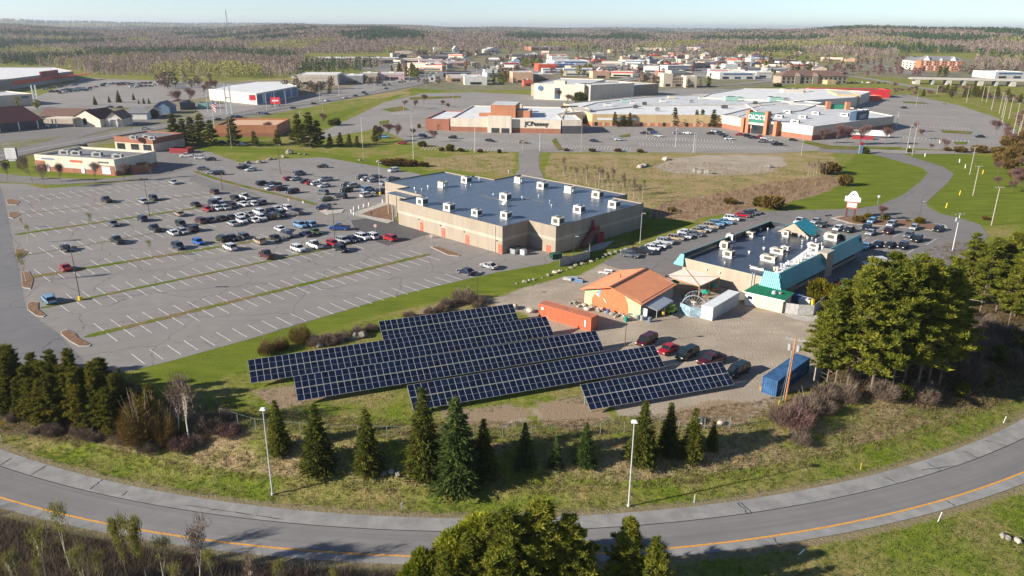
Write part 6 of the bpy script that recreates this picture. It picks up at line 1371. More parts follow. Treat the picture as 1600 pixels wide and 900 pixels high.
for (x, y, s, lab) in [(805, 482, 1.0, 'white wrapped boulder at the gravel edge left of the orange container'), (829, 487, .9, 'white rock beside the left end of the orange container'), (860, 497, 1.2, 'large pale sack-like rock against the orange container'), (851, 493, .8, 'smaller pale rock left of the large one by the orange container'), (1091, 659, .9, 'round pale boulder behind the right-hand spruces'), (1126, 662, .6, 'small pale boulder near the chain-link fence end')]: rock(x, y, s, lab, k=3)
for i, (x, y) in enumerate([(1040, 250), (1000, 262), (1008, 260), (1086, 268), (1095, 270), (1105, 271), (1200, 262)]): rock(x, y, 1.6, 'debris rock at the edge of the gravel pad in the hay field', grp='rocks on the far gravel pad')
for i, (x, y) in enumerate([(500, 541), (512, 539), (520, 536), (533, 533), (545, 530), (556, 528), (566, 526), (690, 484), (702, 480)]): rock(x, y, R.uniform(.6, 1.1), 'dark rock in the brushy debris heap behind the long array', grp='rocks behind the arrays', k=0)
for i, (x, y) in enumerate([(600, 741), (612, 738), (622, 742), (640, 737), (1566, 838), (1575, 842), (1590, 846)]): rock(x, y, .5, 'small grey stone in the rubble patch on the embankment' if i < 4 else 'small dark stone in the brush pile by the inner verge', grp='embankment stones' if i < 4 else 'inner verge stones')
# yard clutter: barrels, crates, planters, parasols, tables
clut = [('barrel', 995, 499, 'galv', 'silver barrel at the barn corner'), ('barrel', 1003, 500, 'galv', 'second silver barrel right of the first at the barn corner'), ('barrel', 1015, 503, 'blue_grey', 'blue-grey barrel in front of the barn lean-to'), ('barrel', 950, 490, 'blue_wall', 'blue barrel under the painted barn wall'), ('barrel', 1036, 493, 'yellow', 'yellow barrel under the lean-to'), ('barrel', 978, 502, 'teal_dark', 'green tub by the barn corner')]
for nm, x, y, m, lab in clut:
    p = GT(x, y); o = thing('barrel', lab, 'barrel', p); mb = MB(); mb.tube((0, 0, 0), (0, 0, .95), .38, B[m], 12); mb.build('drum', o); mb = MB(); mb.tube((0, 0, .3), (0, 0, .34), .4, B['black'], 12); mb.tube((0, 0, .62), (0, 0, .66), .4, B['black'], 12); mb.build('hoop', o)
for i in range(22):
    x, y = R.choice([(1050, 455), (1075, 462), (1090, 458), (1105, 455), (1060, 468), (1085, 470)]); x += R.uniform(-14, 14); y += R.uniform(-7, 7); p = GT(x, y); p.z += .05; m = B[R.choice(('wood', 'grey_metal', 'black', 'sign_white', 'teal_dark', 'purple', 'red_paint'))]
    mb = MB(); s = R.uniform(.4, .9); mb.box((0, 0, 0), (s * 1.3, s, s * .7), m, taper=.95)
    for k in range(3): mb.box((0, 0, s * .2 * (k + .5)), (s * 1.34, s * 1.04, s * .06), B['wood'])
    tag(mb.build('crate', None, p, R.uniform(0, 3)), 'assorted crate among the jumble under the pergola', 'crate', 'crates under the pergola')
for (x, y, lab) in [(1053, 452, 'green parasol at the left under the pergola'), (1113, 458, 'green parasol near the blue box by the tan wall'), (1101, 468, 'green parasol just left of the white container')]:
    p = GT(x, y); o = thing('parasol', lab, 'parasol', p); mb = MB(); mb.tube((0, 0, 0), (0, 0, 2.1), .04, B['wood'], 5); mb.build('pole', o); mb = MB(); mb.tube((0, 0, 1.7), (0, 0, 2.25), 1.15, B['teal_dark'], 8, .05, cap=False); mb.build('canopy', o)
    mb = MB(); mb.tube((0, 0, .7), (0, 0, .76), .6, B['wood'], 10); mb.tube((0, 0, 0), (0, 0, .7), .08, B['wood'], 5); tag(mb.build('table', None, p + Vector((.05, .05, 0))), lab.replace('green parasol', 'round timber table below the green parasol'), 'table')
# grey arch frame and blue sheet fence between the barn and the white container
fence_line('sheet_fence', 'patched corrugated fence between the cart and the white container', 'fence', [(1062, 488), (1078, 495), (1097, 497)], 2.1, mat('fence_blue', (.22, .32, .38), .6, .4, 1.5), B['galv'], True, 1)
p = GT(1084, 482); mb = MB()
for k in range(12):
    a0, a1 = math.pi * k / 12, math.pi * (k + 1) / 12; mb.tube((math.cos(a0) * 2.6, 0, math.sin(a0) * 2.8), (math.cos(a1) * 2.6, 0, math.sin(a1) * 2.8), .12, B['galv'], 5); mb.tube((math.cos(a0) * 2.6, 3, math.sin(a0) * 2.8), (math.cos(a1) * 2.6, 3, math.sin(a1) * 2.8), .06, B['galv'], 4); mb.tube((math.cos(a0) * 2.6, 0, math.sin(a0) * 2.8), (math.cos(a0) * 2.6, 3, math.sin(a0) * 2.8), .05, B['galv'], 4); mb.tube((0, 0, .2), (math.cos(a0) * 2.6, 0, math.sin(a0) * 2.8), .04, B['galv'], 4)
tag(mb.build('hoop_frame', None, p, math.radians(-20)), 'silver half-round hoop frame behind the yard fence', 'hoop frame')
for i, (x, y, c_) in enumerate([(985, 431, 'blue_wall'), (990, 427, 'sign_white'), (897, 436, 'blue_wall'), (887, 437, 'grey_metal'), (905, 440, 'blue_wall')][2:]):
    p = GT(x, y); mb = MB(); mb.box((0, 0, .05), (2.2, 1.2, .4), B[c_], taper=.9); mb.box((0, 0, .45), (1.9, .15, .15), B['grey_metal']); tag(mb.build('boat_hull', None, p, -.5), ['blue low bin at the gravel edge above the barn', 'grey low bin leftmost on the gravel above the barn', 'blue low bin nearest the barn roof'][i], 'bin')
for (x, y, s, lab) in [(943, 428, .5, 'white slab bench on the grass above the barn'), (951, 424, .4, 'smaller white slab on the grass above the barn')]:
    p = GT(x, y); mb = MB(); mb.box((0, 0, .3), (2.4 * s * 2, .9, .12), B['sign_white']); [mb.box((sx, 0, 0), (.2, .7, .3), B['concrete']) for sx in (-.8, .8)]; tag(mb.build('bench', None, p, -.4), lab, 'bench')
# ------------------------------------------------------------ shopping mall
def P2(px, py, z=0): p = G(px, py, z); return (p.x, p.y)
def far_box(name, label, cat, a, b, depth, h, wm, rm, par=.6, base=None, base_h=0, group=None, trim=None, loc0=None, inset=.6):
    """building whose visible front runs from a to b (world xy)"""
    a, b = Vector(a[:2]), Vector(b[:2]); d = (b - a).normalized(); n = Vector((-d.y, d.x)); pts = [tuple(a), tuple(b), tuple(b + n * depth), tuple(a + n * depth)]
    t = thing(name, label, cat, (a.x, a.y, loc0 if loc0 is not None else T(a.x, a.y)), group=group); shell(t, pts, h, wm, rm, par, inset, trim=trim or wm, base_m=base, base_h=base_h); return t, pts
WR, LR = B['white_roof'], B['light_roof']
# department store block
A0, A1 = P2(704, 205), P2(876, 209)
jc, pts = far_box('department_store', 'cream and brick department store with a white roof and raised brick penthouse', 'shop building', A0, A1, 72, 7.2, B['cream'], WR, base=B['brick'], base_h=2.6)
O = jc.location; L_ = wlen(A0, A1)
wall_rect(jc, 'entrance', A0, A1, L_ * .345, L_ * .56, 0, 9.0, B['cream'], 2.2, .1)
wall_rect(jc, 'door', A0, A1, L_ * .38, L_ * .45, 0, 2.6, B['door_dark'], 2.35, -1.5); wall_rect(jc, 'door', A0, A1, L_ * .47, L_ * .54, 0, 2.6, B['door_dark'], 2.35, -1.5)
d_ = (Vector(A1) - Vector(A0)).normalized(); n_ = Vector((-d_.y, d_.x))
def at_j(s, o): p = Vector(A0) + d_ * s + n_ * o; return (p.x - O.x, p.y - O.y)
for (s0, s1, o0, o1, hh, m) in ((L_ * .34, L_ * .57, 12, 34, 13.5, B['orange_brick']), (L_ * .58, L_ * .70, 14, 26, 10.5, B['orange_brick']), (L_ * .22, L_ * .33, 16, 20, 8.6, B['orange_brick'])):
    mb = MB(); mb.prism([at_j(s0, o0), at_j(s1, o0), at_j(s1, o1), at_j(s0, o1)], 6.6, hh, m, LR); mb.build('penthouse', jc)
mb = MB(); mb.prism([at_j(L_ * .4, 40), at_j(L_ * .58, 40), at_j(L_ * .58, 46), at_j(L_ * .4, 46)], 6.6, 11, B['cream']); mb.build('penthouse', jc)
tx = Vector(A0) + d_ * (L_ * .78) - n_ * .25; text_part('JCPenney', 3.3, B['black'], jc, (tx.x - O.x, tx.y - O.y, 5.0), (math.pi / 2, 0, math.atan2(d_.y, d_.x)), 'sign')
lw, _ = far_box('store_wing', 'low brick wing with white roof at the left end of the department store', 'shop building', P2(665, 203), P2(702, 204), 45, 6.2, B['brick'], WR)
far_box('covered_entrance', 'cream canopy porch with a dark brick-lined opening at the store corner', 'canopy', P2(878, 209), P2(908, 209), 26, 7.4, B['cream'], WR, base=B['dark_wall'], base_h=4.2)
# mall body: several connected roofs
mall = thing('shopping_mall', 'very long low mall with white roofs and an ochre front behind young pines', 'shopping mall', (*P2(925, 200), 0)); O = mall.location
def mall_part(pts, h, wm, rm, nm='wall', base=None, bh=0):
    class Tm: pass
    shell(mall, pts, h, wm, rm, .5, .6, trim=WR, base_m=base, base_h=bh)
z7 = 7.0
fr = [P2(925, 197), P2(1078, 196), P2(1122, 199)]
mall_part([P2(925, 197), P2(1122, 199), P2(1152, 201), P2(1190, 186), P2(1165, 162), P2(1000, 165), P2(880, 178)], 7.0, B['ochre'], WR, base=B['orange_brick'], bh=2.2)
mall_part([P2(870, 178, 7.2), P2(1000, 165, 7.2), P2(1165, 163, 7.2), P2(1240, 163, 7.2), P2(1200, 146, 7.2), P2(1080, 147, 7.2), P2(1000, 152, 7.2), P2(930, 160, 7.2)], 7.2, B['cream'], LR)
mall_part([P2(1095, 152, 7.6), P2(1240, 158, 7.6), P2(1335, 152, 7.6), P2(1360, 143, 7.6), P2(1290, 139, 7.6), P2(1160, 138, 7.6), P2(1110, 146, 7.6)], 7.6, B['cream'], WR)
mall_part([P2(1165, 162, 7.3), P2(1190, 180, 7.3), P2(1252, 172, 7.3), P2(1285, 160, 7.3), P2(1240, 156, 7.3)], 7.3, B['cream'], LR)
for k in range(16):
    s = .02 + k * .06; a = Vector(fr[0]).lerp(Vector(fr[1]), s); 
    wall_rect(mall, 'window', fr[0], fr[2], wlen(fr[0], fr[2]) * s, wlen(fr[0], fr[2]) * (s + .022), .3, 2.4, B['peach'] if k % 3 else B['glass'], .1)
wall_rect(mall, 'clerestory', fr[0], fr[2], 3, 26, 3.6, 4.8, B['sign_white'], .12)
for i in range(7): p = G(879 + i * 3.6, 166.5, 7.5); mb = MB(); mb.box((p.x - O.x, p.y - O.y, 6.7), (2.2, 3, 1.2), B['dark_wall']); mb.build('skylight', mall)
for (x, y, s, m) in [(975, 157, 4, 'mint'), (988, 160, 3, 'white_metal'), (1007, 161, 3, 'louvre'), (1036, 157, 4, 'white_metal'), (1049, 151, 5, 'cream_metal'), (1080, 158, 3, 'grey_metal'), (1142, 154.5, 9, 'mint'), (1153, 153, 8, 'mint'), (1212, 155.5, 10, 'mint'), (1228, 154.5, 5, 'galv'), (1237, 142, 16, 'cream'), (1250, 141, 12, 'cream'), (993, 166, 3, 'louvre'), (1027, 170, 3, 'grey_metal'), (1132, 166, 4, 'louvre'), (1180, 160, 3, 'louvre'), (1204, 152, 4, 'louvre'), (950, 163, 5, 'white_metal'), (1095, 153, 3, 'white_metal')]:
    p = G(x, y, 8); mb = MB(); mb.box((0, 0, 0), (s, s * .5, 1.6 if s < 9 else 2.6), B[m]); mb.box((0, 0, 1.6 if s < 9 else 2.6), (s * .6, s * .3, .3), B['louvre']); mb.build('rooftop_unit', mall, (p.x - O.x, p.y - O.y, 6.9))
E_ = P2(906, 192); ent, _ = far_box('mall_entrance', 'grey glazed mall entrance block between the store porch and ochre wall', 'entrance', P2(893, 193), P2(921, 193), 14, 8.4, B['beige'], LR)
wall_rect(ent, 'window', P2(893, 193), P2(921, 193), 2, 9, 5.2, 7.6, B['sign_white'], .1); wall_rect(ent, 'door', P2(893, 193), P2(921, 193), 5, 9.4, 0, 4.2, B['door_dark'], .1)
# big cream block behind
sa, sb, sc = P2(834, 155), P2(948, 159), P2(1027, 150)
cream, _ = far_box('cream_block', 'tall windowless cream store block rising behind the mall with a round blue emblem', 'shop building', P2(834, 155), P2(912, 158), 75, 12.5, B['cream'], LR)
g_ = P2(834, 155), P2(912, 158)
wall_rect(cream, 'window', *g_, wlen(*g_) * .42, wlen(*g_) * .53, 1, 9.5, B['glass_blue'], .2); wall_rect(cream, 'pilaster', *g_, wlen(*g_) * .40, wlen(*g_) * .62, 0, 15, B['cream'], .1, 6)
mb = MB(); q_ = Vector(g_[0]).lerp(Vector(g_[1]), .13); dd = (Vector(g_[1]) - Vector(g_[0])).normalized(); mb.tube((0, 0, 0), (0, -.4, 0), 2.0, B['blue_wall'], 14); mb.build('emblem', cream, (q_.x - cream.location.x, q_.y - .2 - cream.location.y, 9.0), math.atan2(dd.y, dd.x))
far_box('cream_annex', 'long lower tan annex stepping back from the tall cream block', 'shop building', P2(913, 158), P2(1028, 148), 60, 9.5, B['tan_panel'], LR)
far_box('cream_penthouse', 'white plant room standing on the tan annex roof', 'plant room', P2(922, 152, 3), P2(990, 148, 3), 18, 12.5, B['cream'], WR)
# sporting goods block
S0, S1, S2 = P2(1222, 214), P2(1270, 220), P2(1394, 199)
sg = thing('sporting_goods_store', 'cream and brick sporting store with green portal signs and a white roof', 'shop building', (*P2(1150, 206), 0)); O = sg.location
shell(sg, [P2(1125, 199), P2(1165, 207), P2(1222, 213), P2(1268, 219.5), P2(1394, 200.5), P2(1330, 186), P2(1230, 178), P2(1185, 182)], 7.2, B['beige'], LR, .5, .6, trim=WR, base_m=B['brick'], base_h=2.6)
f0, f1 = P2(1222, 213), P2(1268, 219.5)
wall_rect(sg, 'front_panel', f0, f1, .3, wlen(f0, f1) * .98, 2.6, 7.1, B['cream'], .15)
e0, e1 = P2(1160, 206), P2(1219, 213); Le = wlen(e0, e1)
def proud(nm, s0, s1, z0, z1, m, o=2.0, th=1.0): wall_rect(sg, nm, e0, e1, Le * s0, Le * s1, z0, z1, m, o, th)
for s0 in (0.0, .12, .60, .86): proud('brick_pier', s0, s0 + .08, 0, 12.5 if s0 in (.12, .60) else 7.8, B['orange_brick'], 2.6 if s0 < .1 or s0 > .7 else 2.3, 1.0)
proud('portal', .2, .60, 6.0, 11.5, B['green_sign'], 2.0); proud('door', .26, .56, 0, 4.6, B['glass'], 1.2); proud('lintel', .2, .60, 4.9, 6.0, B['cream'], 2.2); proud('window', .72, .84, 1, 6, B['glass'], 1.2); proud('window', 0.09, .12, 1, 6, B['glass'], 1.2)
dd = (Vector(e1) - Vector(e0)).normalized(); nn = Vector((dd.y, -dd.x)); tp = Vector(e0) + dd * Le * .40 + nn * 2.25
text_part("DICK'S", 3.5, B['sign_white'], sg, (tp.x - O.x, tp.y - O.y, 8.9), (math.pi / 2, 0, math.atan2(dd.y, dd.x)), 'sign')
r0, r1 = P2(1328, 208), P2(1348, 204); mb = MB(); Lr = wlen(r0, r1); wall_rect(sg, 'sign_board', r0, r1, 0, Lr, 4.4, 11.5, B['navy_sign'], 2.0, 1.5)
dd = (Vector(r1) - Vector(r0)).normalized(); nn = Vector((dd.y, -dd.x)); tp = Vector(r0) + dd * Lr * .5 + nn * 2.2; text_part("DICK'S", 3.0, B['sign_white'], sg, (tp.x - O.x, tp.y - O.y, 8.6), (math.pi / 2, 0, math.atan2(dd.y, dd.x)), 'sign')
for q in [(1200, 178.5), (1218, 181), (1200, 186), (1255, 182), (1231, 174), (1275, 176), (1320, 178.5), (1243, 189)]: p = G(*q, 7.8); hvac(sg, p.x, p.y, 6.75, (4.2, 2.2, 1.4))
gp, _ = far_box('green_portal', 'green panel between two brick piers on the rear entrance of the mall', 'entrance portal', P2(1291, 182, 2), P2(1325, 183, 2), 3, 9.5, B['green_sign'], LR)
for s in (0, 1): a = Vector(P2(1291 + 30 * s, 182 + s, 2)); mb = MB(); mb.box((a.x - gp.location.x + (0 if s else 0), a.y - gp.location.y - .4, 0), (2.6, 2.6, 11.5), B['orange_brick']); mb.build('brick_pier', gp)
far_box('ochre_store', 'ochre-fronted store block at the right end of the mall', 'shop building', P2(1306, 165), P2(1342, 166), 45, 8.5, B['ochre'], LR)
oc2, _ = far_box('red_banded_store', 'long store with a bright red band at the right end of the mall', 'shop building', P2(1275, 152), P2(1390, 153), 22, 6.5, B['red_band'], B['brown_roof'])
far_box('orange_shop', 'small shop with an orange-red fascia below the red-banded store', 'shop building', P2(1356, 157.5), P2(1378, 157.5), 14, 4, B['orange'], LR)
tr = thing('trailer', 'white box trailer parked beside the red hut right of the sporting store', 'trailer', G(1345, 214), math.radians(-12)); mb = MB(); mb.box((4, 0, .9), (20, 2.6, 2.9), B['sign_white']); mb.build('body', tr)
for x in (-4, -3, 11, 12): mb = MB(); mb.tube((x, -1.25, .5), (x, 1.25, .5), .5, TYRE, 10); mb.build('wheel', tr)
far_box('red_hut', 'low red hut among bare trees right of the sporting store', 'hut', P2(1331, 217), P2(1364, 219), 5, 1.7, B['red_steel'], B['red_steel'], .1, inset=.1)
sn = thing('kiosk_sign', 'small blue and red pylon sign where the mall road bends', 'sign', G(1344, 240)); mb = MB(); mb.box((0, 0, 0), (1.5, 1.0, 4.0), B['blue_grey']); mb.build('post', sn); mb = MB(); mb.box((0, 0, 4.0), (1.5, 1.0, 1.2), B['red_steel']); mb.build('sign_board', sn)

# ------------------------------------------------------------ roadside shops at the left
cs_, pts = far_box('retail_strip', 'cream shop with a brick plinth and four pale rooftop units beside the lot drive', 'shop building', P2(58, 266), P2(182, 275), 22, 6.2, B['cream'], B['grey_roof'], .9, base=B['brick'], base_h=1.8, trim=B['cream'])
a_, b_ = P2(58, 266), P2(182, 275); Lc = wlen(a_, b_)
wall_rect(cs_, 'sign', a_, b_, Lc * .09, Lc * .25, 4.6, 5.1, B['blue_wall'], .12); wall_rect(cs_, 'sign', a_, b_, Lc * .45, Lc * .60, 4.2, 5.0, B['orange'], .12); wall_rect(cs_, 'sign', a_, b_, Lc * .80, Lc * .93, 4.6, 5.1, B['dark_wall'], .12)
wall_rect(cs_, 'brick_bay', a_, b_, Lc * .77, Lc * .99, 0, 3.7, B['brick'], .12); wall_rect(cs_, 'window', a_, b_, Lc * .84, Lc * .94, .5, 3.3, B['sign_white'], .2); wall_rect(cs_, 'brick_bay', a_, b_, .2, Lc * .12, 0, 4, B['brick'], .12); wall_rect(cs_, 'door', a_, b_, Lc * .14, Lc * .17, 0, 2.4, B['sign_white'], .2); wall_rect(cs_, 'window', a_, b_, Lc * .58, Lc * .62, .2, 2.4, B['sign_white'], .2)
for q in [(101, 237), (119, 238), (152, 240), (184, 243)]: p = G(*q, 6.4); hvac(cs_, p.x, p.y, 5.33, (3.4, 2.2, 1.4), .1)
far_box('brick_enclosure', 'dark brick enclosure wall at the right end of the cream shop', 'wall', P2(207, 272), P2(239, 269), 6, 3.2, B['brick'], B['dark_wall'], 1.0, inset=.3)
bs, _ = far_box('brick_storefront', 'brick storefront with a pale lower front and dark end wall', 'shop building', P2(181, 234), P2(241, 238), 20, 6.2, B['brick'], B['grey_roof'], .5, base=B['beige'], base_h=3.6)
a_, b_ = P2(181, 234), P2(241, 238); Lb = wlen(a_, b_)
for s in (.06, .42, .74): wall_rect(bs, 'window', a_, b_, Lb * s, Lb * (s + .2), .6, 3.2, B['glass'], .12)
for q in [(209, 215), (229, 214), (238, 216)]: p = G(*q, 6.4); hvac(bs, p.x, p.y, 5.75, (2.6, 2.0, 1.3), .1)
far_box('bin_enclosure', 'low dark red timber enclosure right of the brick storefront', 'wall', P2(265, 239), P2(294, 240), 5, 2.2, B['red_steel'], B['dark_wall'], 1.0, inset=.3)
def gable(name, label, cat, a, b, depth, h, rise, wm, rm, ridge='x', group=None, hip=0.0, ov=.6):
    a, b = Vector(a[:2]), Vector(b[:2]); d = (b - a).normalized(); n = Vector((-d.y, d.x)); L = (b - a).length; z0 = T(a.x, a.y)
    t = thing(name, label, cat, (a.x, a.y, z0), math.atan2(d.y, d.x), group); mb = MB(); D = depth
    mb.prism([(0, 0), (L, 0), (L, D), (0, D)], -.5, h, wm)
    if ridge == 'y':
        mb.poly([(0, -.01, h), (L, -.01, h), (L / 2, -.01, h + rise)], wm); mb.poly([(L, D, h), (0, D, h), (L / 2, D, h + rise)], wm)
    elif hip == 0:
        mb.poly([(L, 0, h), (L, D, h), (L, D / 2, h + rise)], wm); mb.poly([(0, D, h), (0, 0, h), (0, D / 2, h + rise)], wm)
    mb.build('wall', t); rb = MB(); k = hip * D / 2
    if ridge == 'y': R0, R1 = (L / 2, -ov, h + rise + .1), (L / 2, D + ov, h + rise + .1); rb.poly([(-ov, -ov, h - .1), (-ov, D + ov, h - .1), R1, R0][::-1], rm); rb.poly([(L + ov, -ov, h - .1), (L + ov, D + ov, h - .1), R1, R0], rm)
    else:
        R0, R1 = (-ov + k, D / 2, h + rise + .1), (L + ov - k, D / 2, h + rise + .1); rb.poly([(-ov, -ov, h - .1), (L + ov, -ov, h - .1), R1, R0], rm); rb.poly([(L + ov, D + ov, h - .1), (-ov, D + ov, h - .1), R0, R1], rm)
        if hip: rb.poly([(-ov, D + ov, h - .1), (-ov, -ov, h - .1), R0], rm); rb.poly([(L + ov, -ov, h - .1), (L + ov, D + ov, h - .1), R1], rm)
    rb.build('roof', t); return t
g1 = gable('shopping_plaza', 'long plaza with a dark maroon roof and shaded arcade at the far left', 'shop building', P2(-60, 212), P2(70, 200), 28, 4.5, 7, B['dark_wall'], B['maroon_roof'], hip=.3)
for k in range(9): mb = MB(); mb.box((8 + k * 9.5, -.5, 0), (.5, .5, 4.3), B['sign_white']); mb.build('column', g1)
gable('brown_roof_shop', 'low shop with a brown shingle roof joined to the drive-under canopy', 'shop building', P2(64, 193), P2(130, 193), 18, 4.2, 3.5, B['cream'], B['brown_roof'])
g2_ = gable('gabled_shop', 'cream building with a wide front gable and arched window', 'shop building', P2(115, 197), P2(158, 199), 16, 4.5, 4.6, B['cream'], B['maroon_roof'], 'y'); mb = MB(); L2 = wlen(P2(115, 197), P2(158, 199)); mb.tube((L2 * .45, -.08, 3.6), (L2 * .45, -.14, 3.6), 1.2, B['glass'], 14); mb.box((L2 * .45, -.11, .8), (2.4, .06, 2.8), B['glass']); mb.build('window', g2_)
g3_ = gable('arched_shop', 'smaller cream gable with a white arched porch right of the wide one', 'shop building', P2(166, 198), P2(192, 198), 14, 4.2, 4, B['cream'], B['brown_roof'], 'y'); mb = MB(); mb.box((2.5, -.5, 0), (.6, .6, 4), B['sign_white']); mb.box((6.5, -.5, 0), (.6, .6, 4), B['sign_white']); mb.box((4.5, -.5, 4), (5, .6, .6), B['sign_white']); mb.build('porch', g3_)
cp = thing('canopy', 'flat cream drive-under canopy left of the wide gable', 'canopy', G(100, 198)); mb = MB(); mb.box((0, 0, 4.6), (16, 8, .6), B['cream']); mb.build('roof', cp)
for s in (-6, 6): mb = MB(); mb.box((s, 0, 0), (.5, .5, 4.6), B['cream']); mb.build('post', cp)
gable('white_shed', 'long white shed with a grey roof left of the pines', 'shed', P2(198, 187), P2(230, 187), 24, 4, 2.5, B['white_wall'], B['grey_roof'])
gable('blue_shed', 'blue-grey gabled shed by the reddish round tree', 'shed', P2(240, 178), P2(266, 178), 12, 4, 3.6, B['blue_grey'], B['grey_roof'], 'y')
bk, _ = far_box('bank_building', 'small tan building with dark glass and a drive-in side behind the pines', 'building', P2(264, 172), P2(282, 172), 22, 5.5, B['tan_block'], B['brown_roof']); far_box('drive_in_canopy', 'dark drive-in canopy right of the small tan building', 'canopy', P2(283, 172), P2(306, 171), 14, 4.5, B['dark_wall'], B['grey_roof'])
far_box('teal_kiosk', 'small mint green kiosk right of the dark drive-in canopy', 'kiosk', P2(310, 170), P2(323, 170), 6, 4, B['mint'], B['mint'])
far_box('brick_diner', 'low brick and peach building half hidden behind the tall pines', 'building', P2(338, 214), P2(434, 214), 30, 6, B['orange_brick'], B['peach'], .8, base=B['brick'], base_h=2)
wh, pts = far_box('warehouse_store', 'big box store with white roof and orange fascia at the far left', 'shop building', P2(-70, 156), P2(20, 139.5), 10, 8.5, B['tan_block'], WR)
wh2 = thing('home_store', 'huge white-roofed store with a long orange and brown front', 'shop building', (*P2(20, 139), 0)); shell(wh2, [P2(20, 139.5), P2(117, 125), P2(85, 118), P2(-60, 118), P2(-150, 128), P2(-60, 148)], 9, B['grey_wall'], WR, .6, .6, trim=B['orange'])
wall_rect(wh2, 'front_band', P2(20, 139.5), P2(117, 125), 1, wlen(P2(20, 139.5), P2(117, 125)) - 1, 3.4, 7.0, B['orange'], .4); wall_rect(wh2, 'entrance', P2(20, 139.5), P2(117, 125), 55, 90, 6.8, 12, B['red_steel'], .6, 1)
wall_rect(wh2, 'canopy', P2(85, 130), P2(136, 124), 0, wlen(P2(85, 130), P2(136, 124)), 5.5, 6.1, B['orange'], 6)
fs, _ = far_box('flat_store', 'beige flat-roofed store with a green sign before the home store', 'shop building', P2(-40, 170), P2(56, 163), 40, 7.5, B['beige'], B['light_roof'])
wall_rect(fs, 'sign', P2(-40, 170), P2(56, 163), wlen(P2(-40, 170), P2(56, 163)) * .78, wlen(P2(-40, 170), P2(56, 163)) * .9, 4.8, 6.2, B['green_sign'], .2)
# white showroom with blue flank
sh = thing('showroom', 'long white-roofed showroom with a blue glass flank on the avenue', 'building', (*P2(402, 165), 0)); shell(sh, [P2(328, 156), P2(402, 164), P2(466, 150), P2(440, 141.5), P2(400, 142), P2(360, 148)], 8, B['cream'], WR, .4, .5, trim=WR)
a_, b_ = P2(402, 164), P2(466, 150); Ls = wlen(a_, b_)
for s0, s1, m in ((.01, .12, 'blue_wall'), (.2, .32, 'blue_wall'), (.34, .62, 'blue_grey'), (.64, .80, 'blue_wall'), (.84, .98, 'blue_wall')): wall_rect(sh, 'window' if m == 'blue_wall' else 'wall_panel', a_, b_, Ls * s0, Ls * s1, .5, 7.0, B[m], .2)
rs = thing('red_sign', 'red panel sign on short posts before the blue showroom flank', 'sign', G(431, 166)); mb = MB(); mb.box((0, 0, 1.6), (7, .6, 4.6), B['red_band']); mb.build('sign_board', rs); mb = MB(); mb.box((-2.6, 0, 0), (.4, .4, 1.6), B['black']); mb.box((2.6, 0, 0), (.4, .4, 1.6), B['black']); mb.build('post', rs); mb = MB(); mb.box((0, -.35, 3.4), (4.6, .1, 1.0), B['sign_white']); mb.build('lettering', rs)
ps = thing('pole_sign', 'red and white pole sign by the showroom corner', 'sign', G(396, 168)); mb = MB(); mb.tube((0, 0, 0), (0, 0, 5), .3, B['galv'], 6); mb.build('pole', ps); mb = MB(); mb.box((0, 0, 5), (4.4, .8, 3.6), B['red_band']); mb.box((0, -.1, 3.0), (3.6, .8, 2.0), B['sign_white']); mb.build('sign_board', ps)
fl = thing('flag', 'drooping red white and blue flag on a pole above the brick diner', 'flag', G(335, 200)); mb = MB(); mb.tube((0, 0, 0), (0, 0, 15), .12, pole_w, 6); mb.build('pole', fl); mb = MB()
for k in range(7): mb.poly([(.1 + 0, 0, 14.6 - k * .55), (2.6 - k * .12, .3 * math.sin(k), 13.6 - k * .75), (2.4 - k * .12, .3 * math.sin(k + 1), 12.9 - k * .75), (.1, 0, 14.05 - k * .55)], B['red_band'] if k % 2 else B['sign_white'])
mb.box((.8, .02, 13.2), (1.3, .12, 1.4), B['blue_wall']); mb.build('cloth', fl)

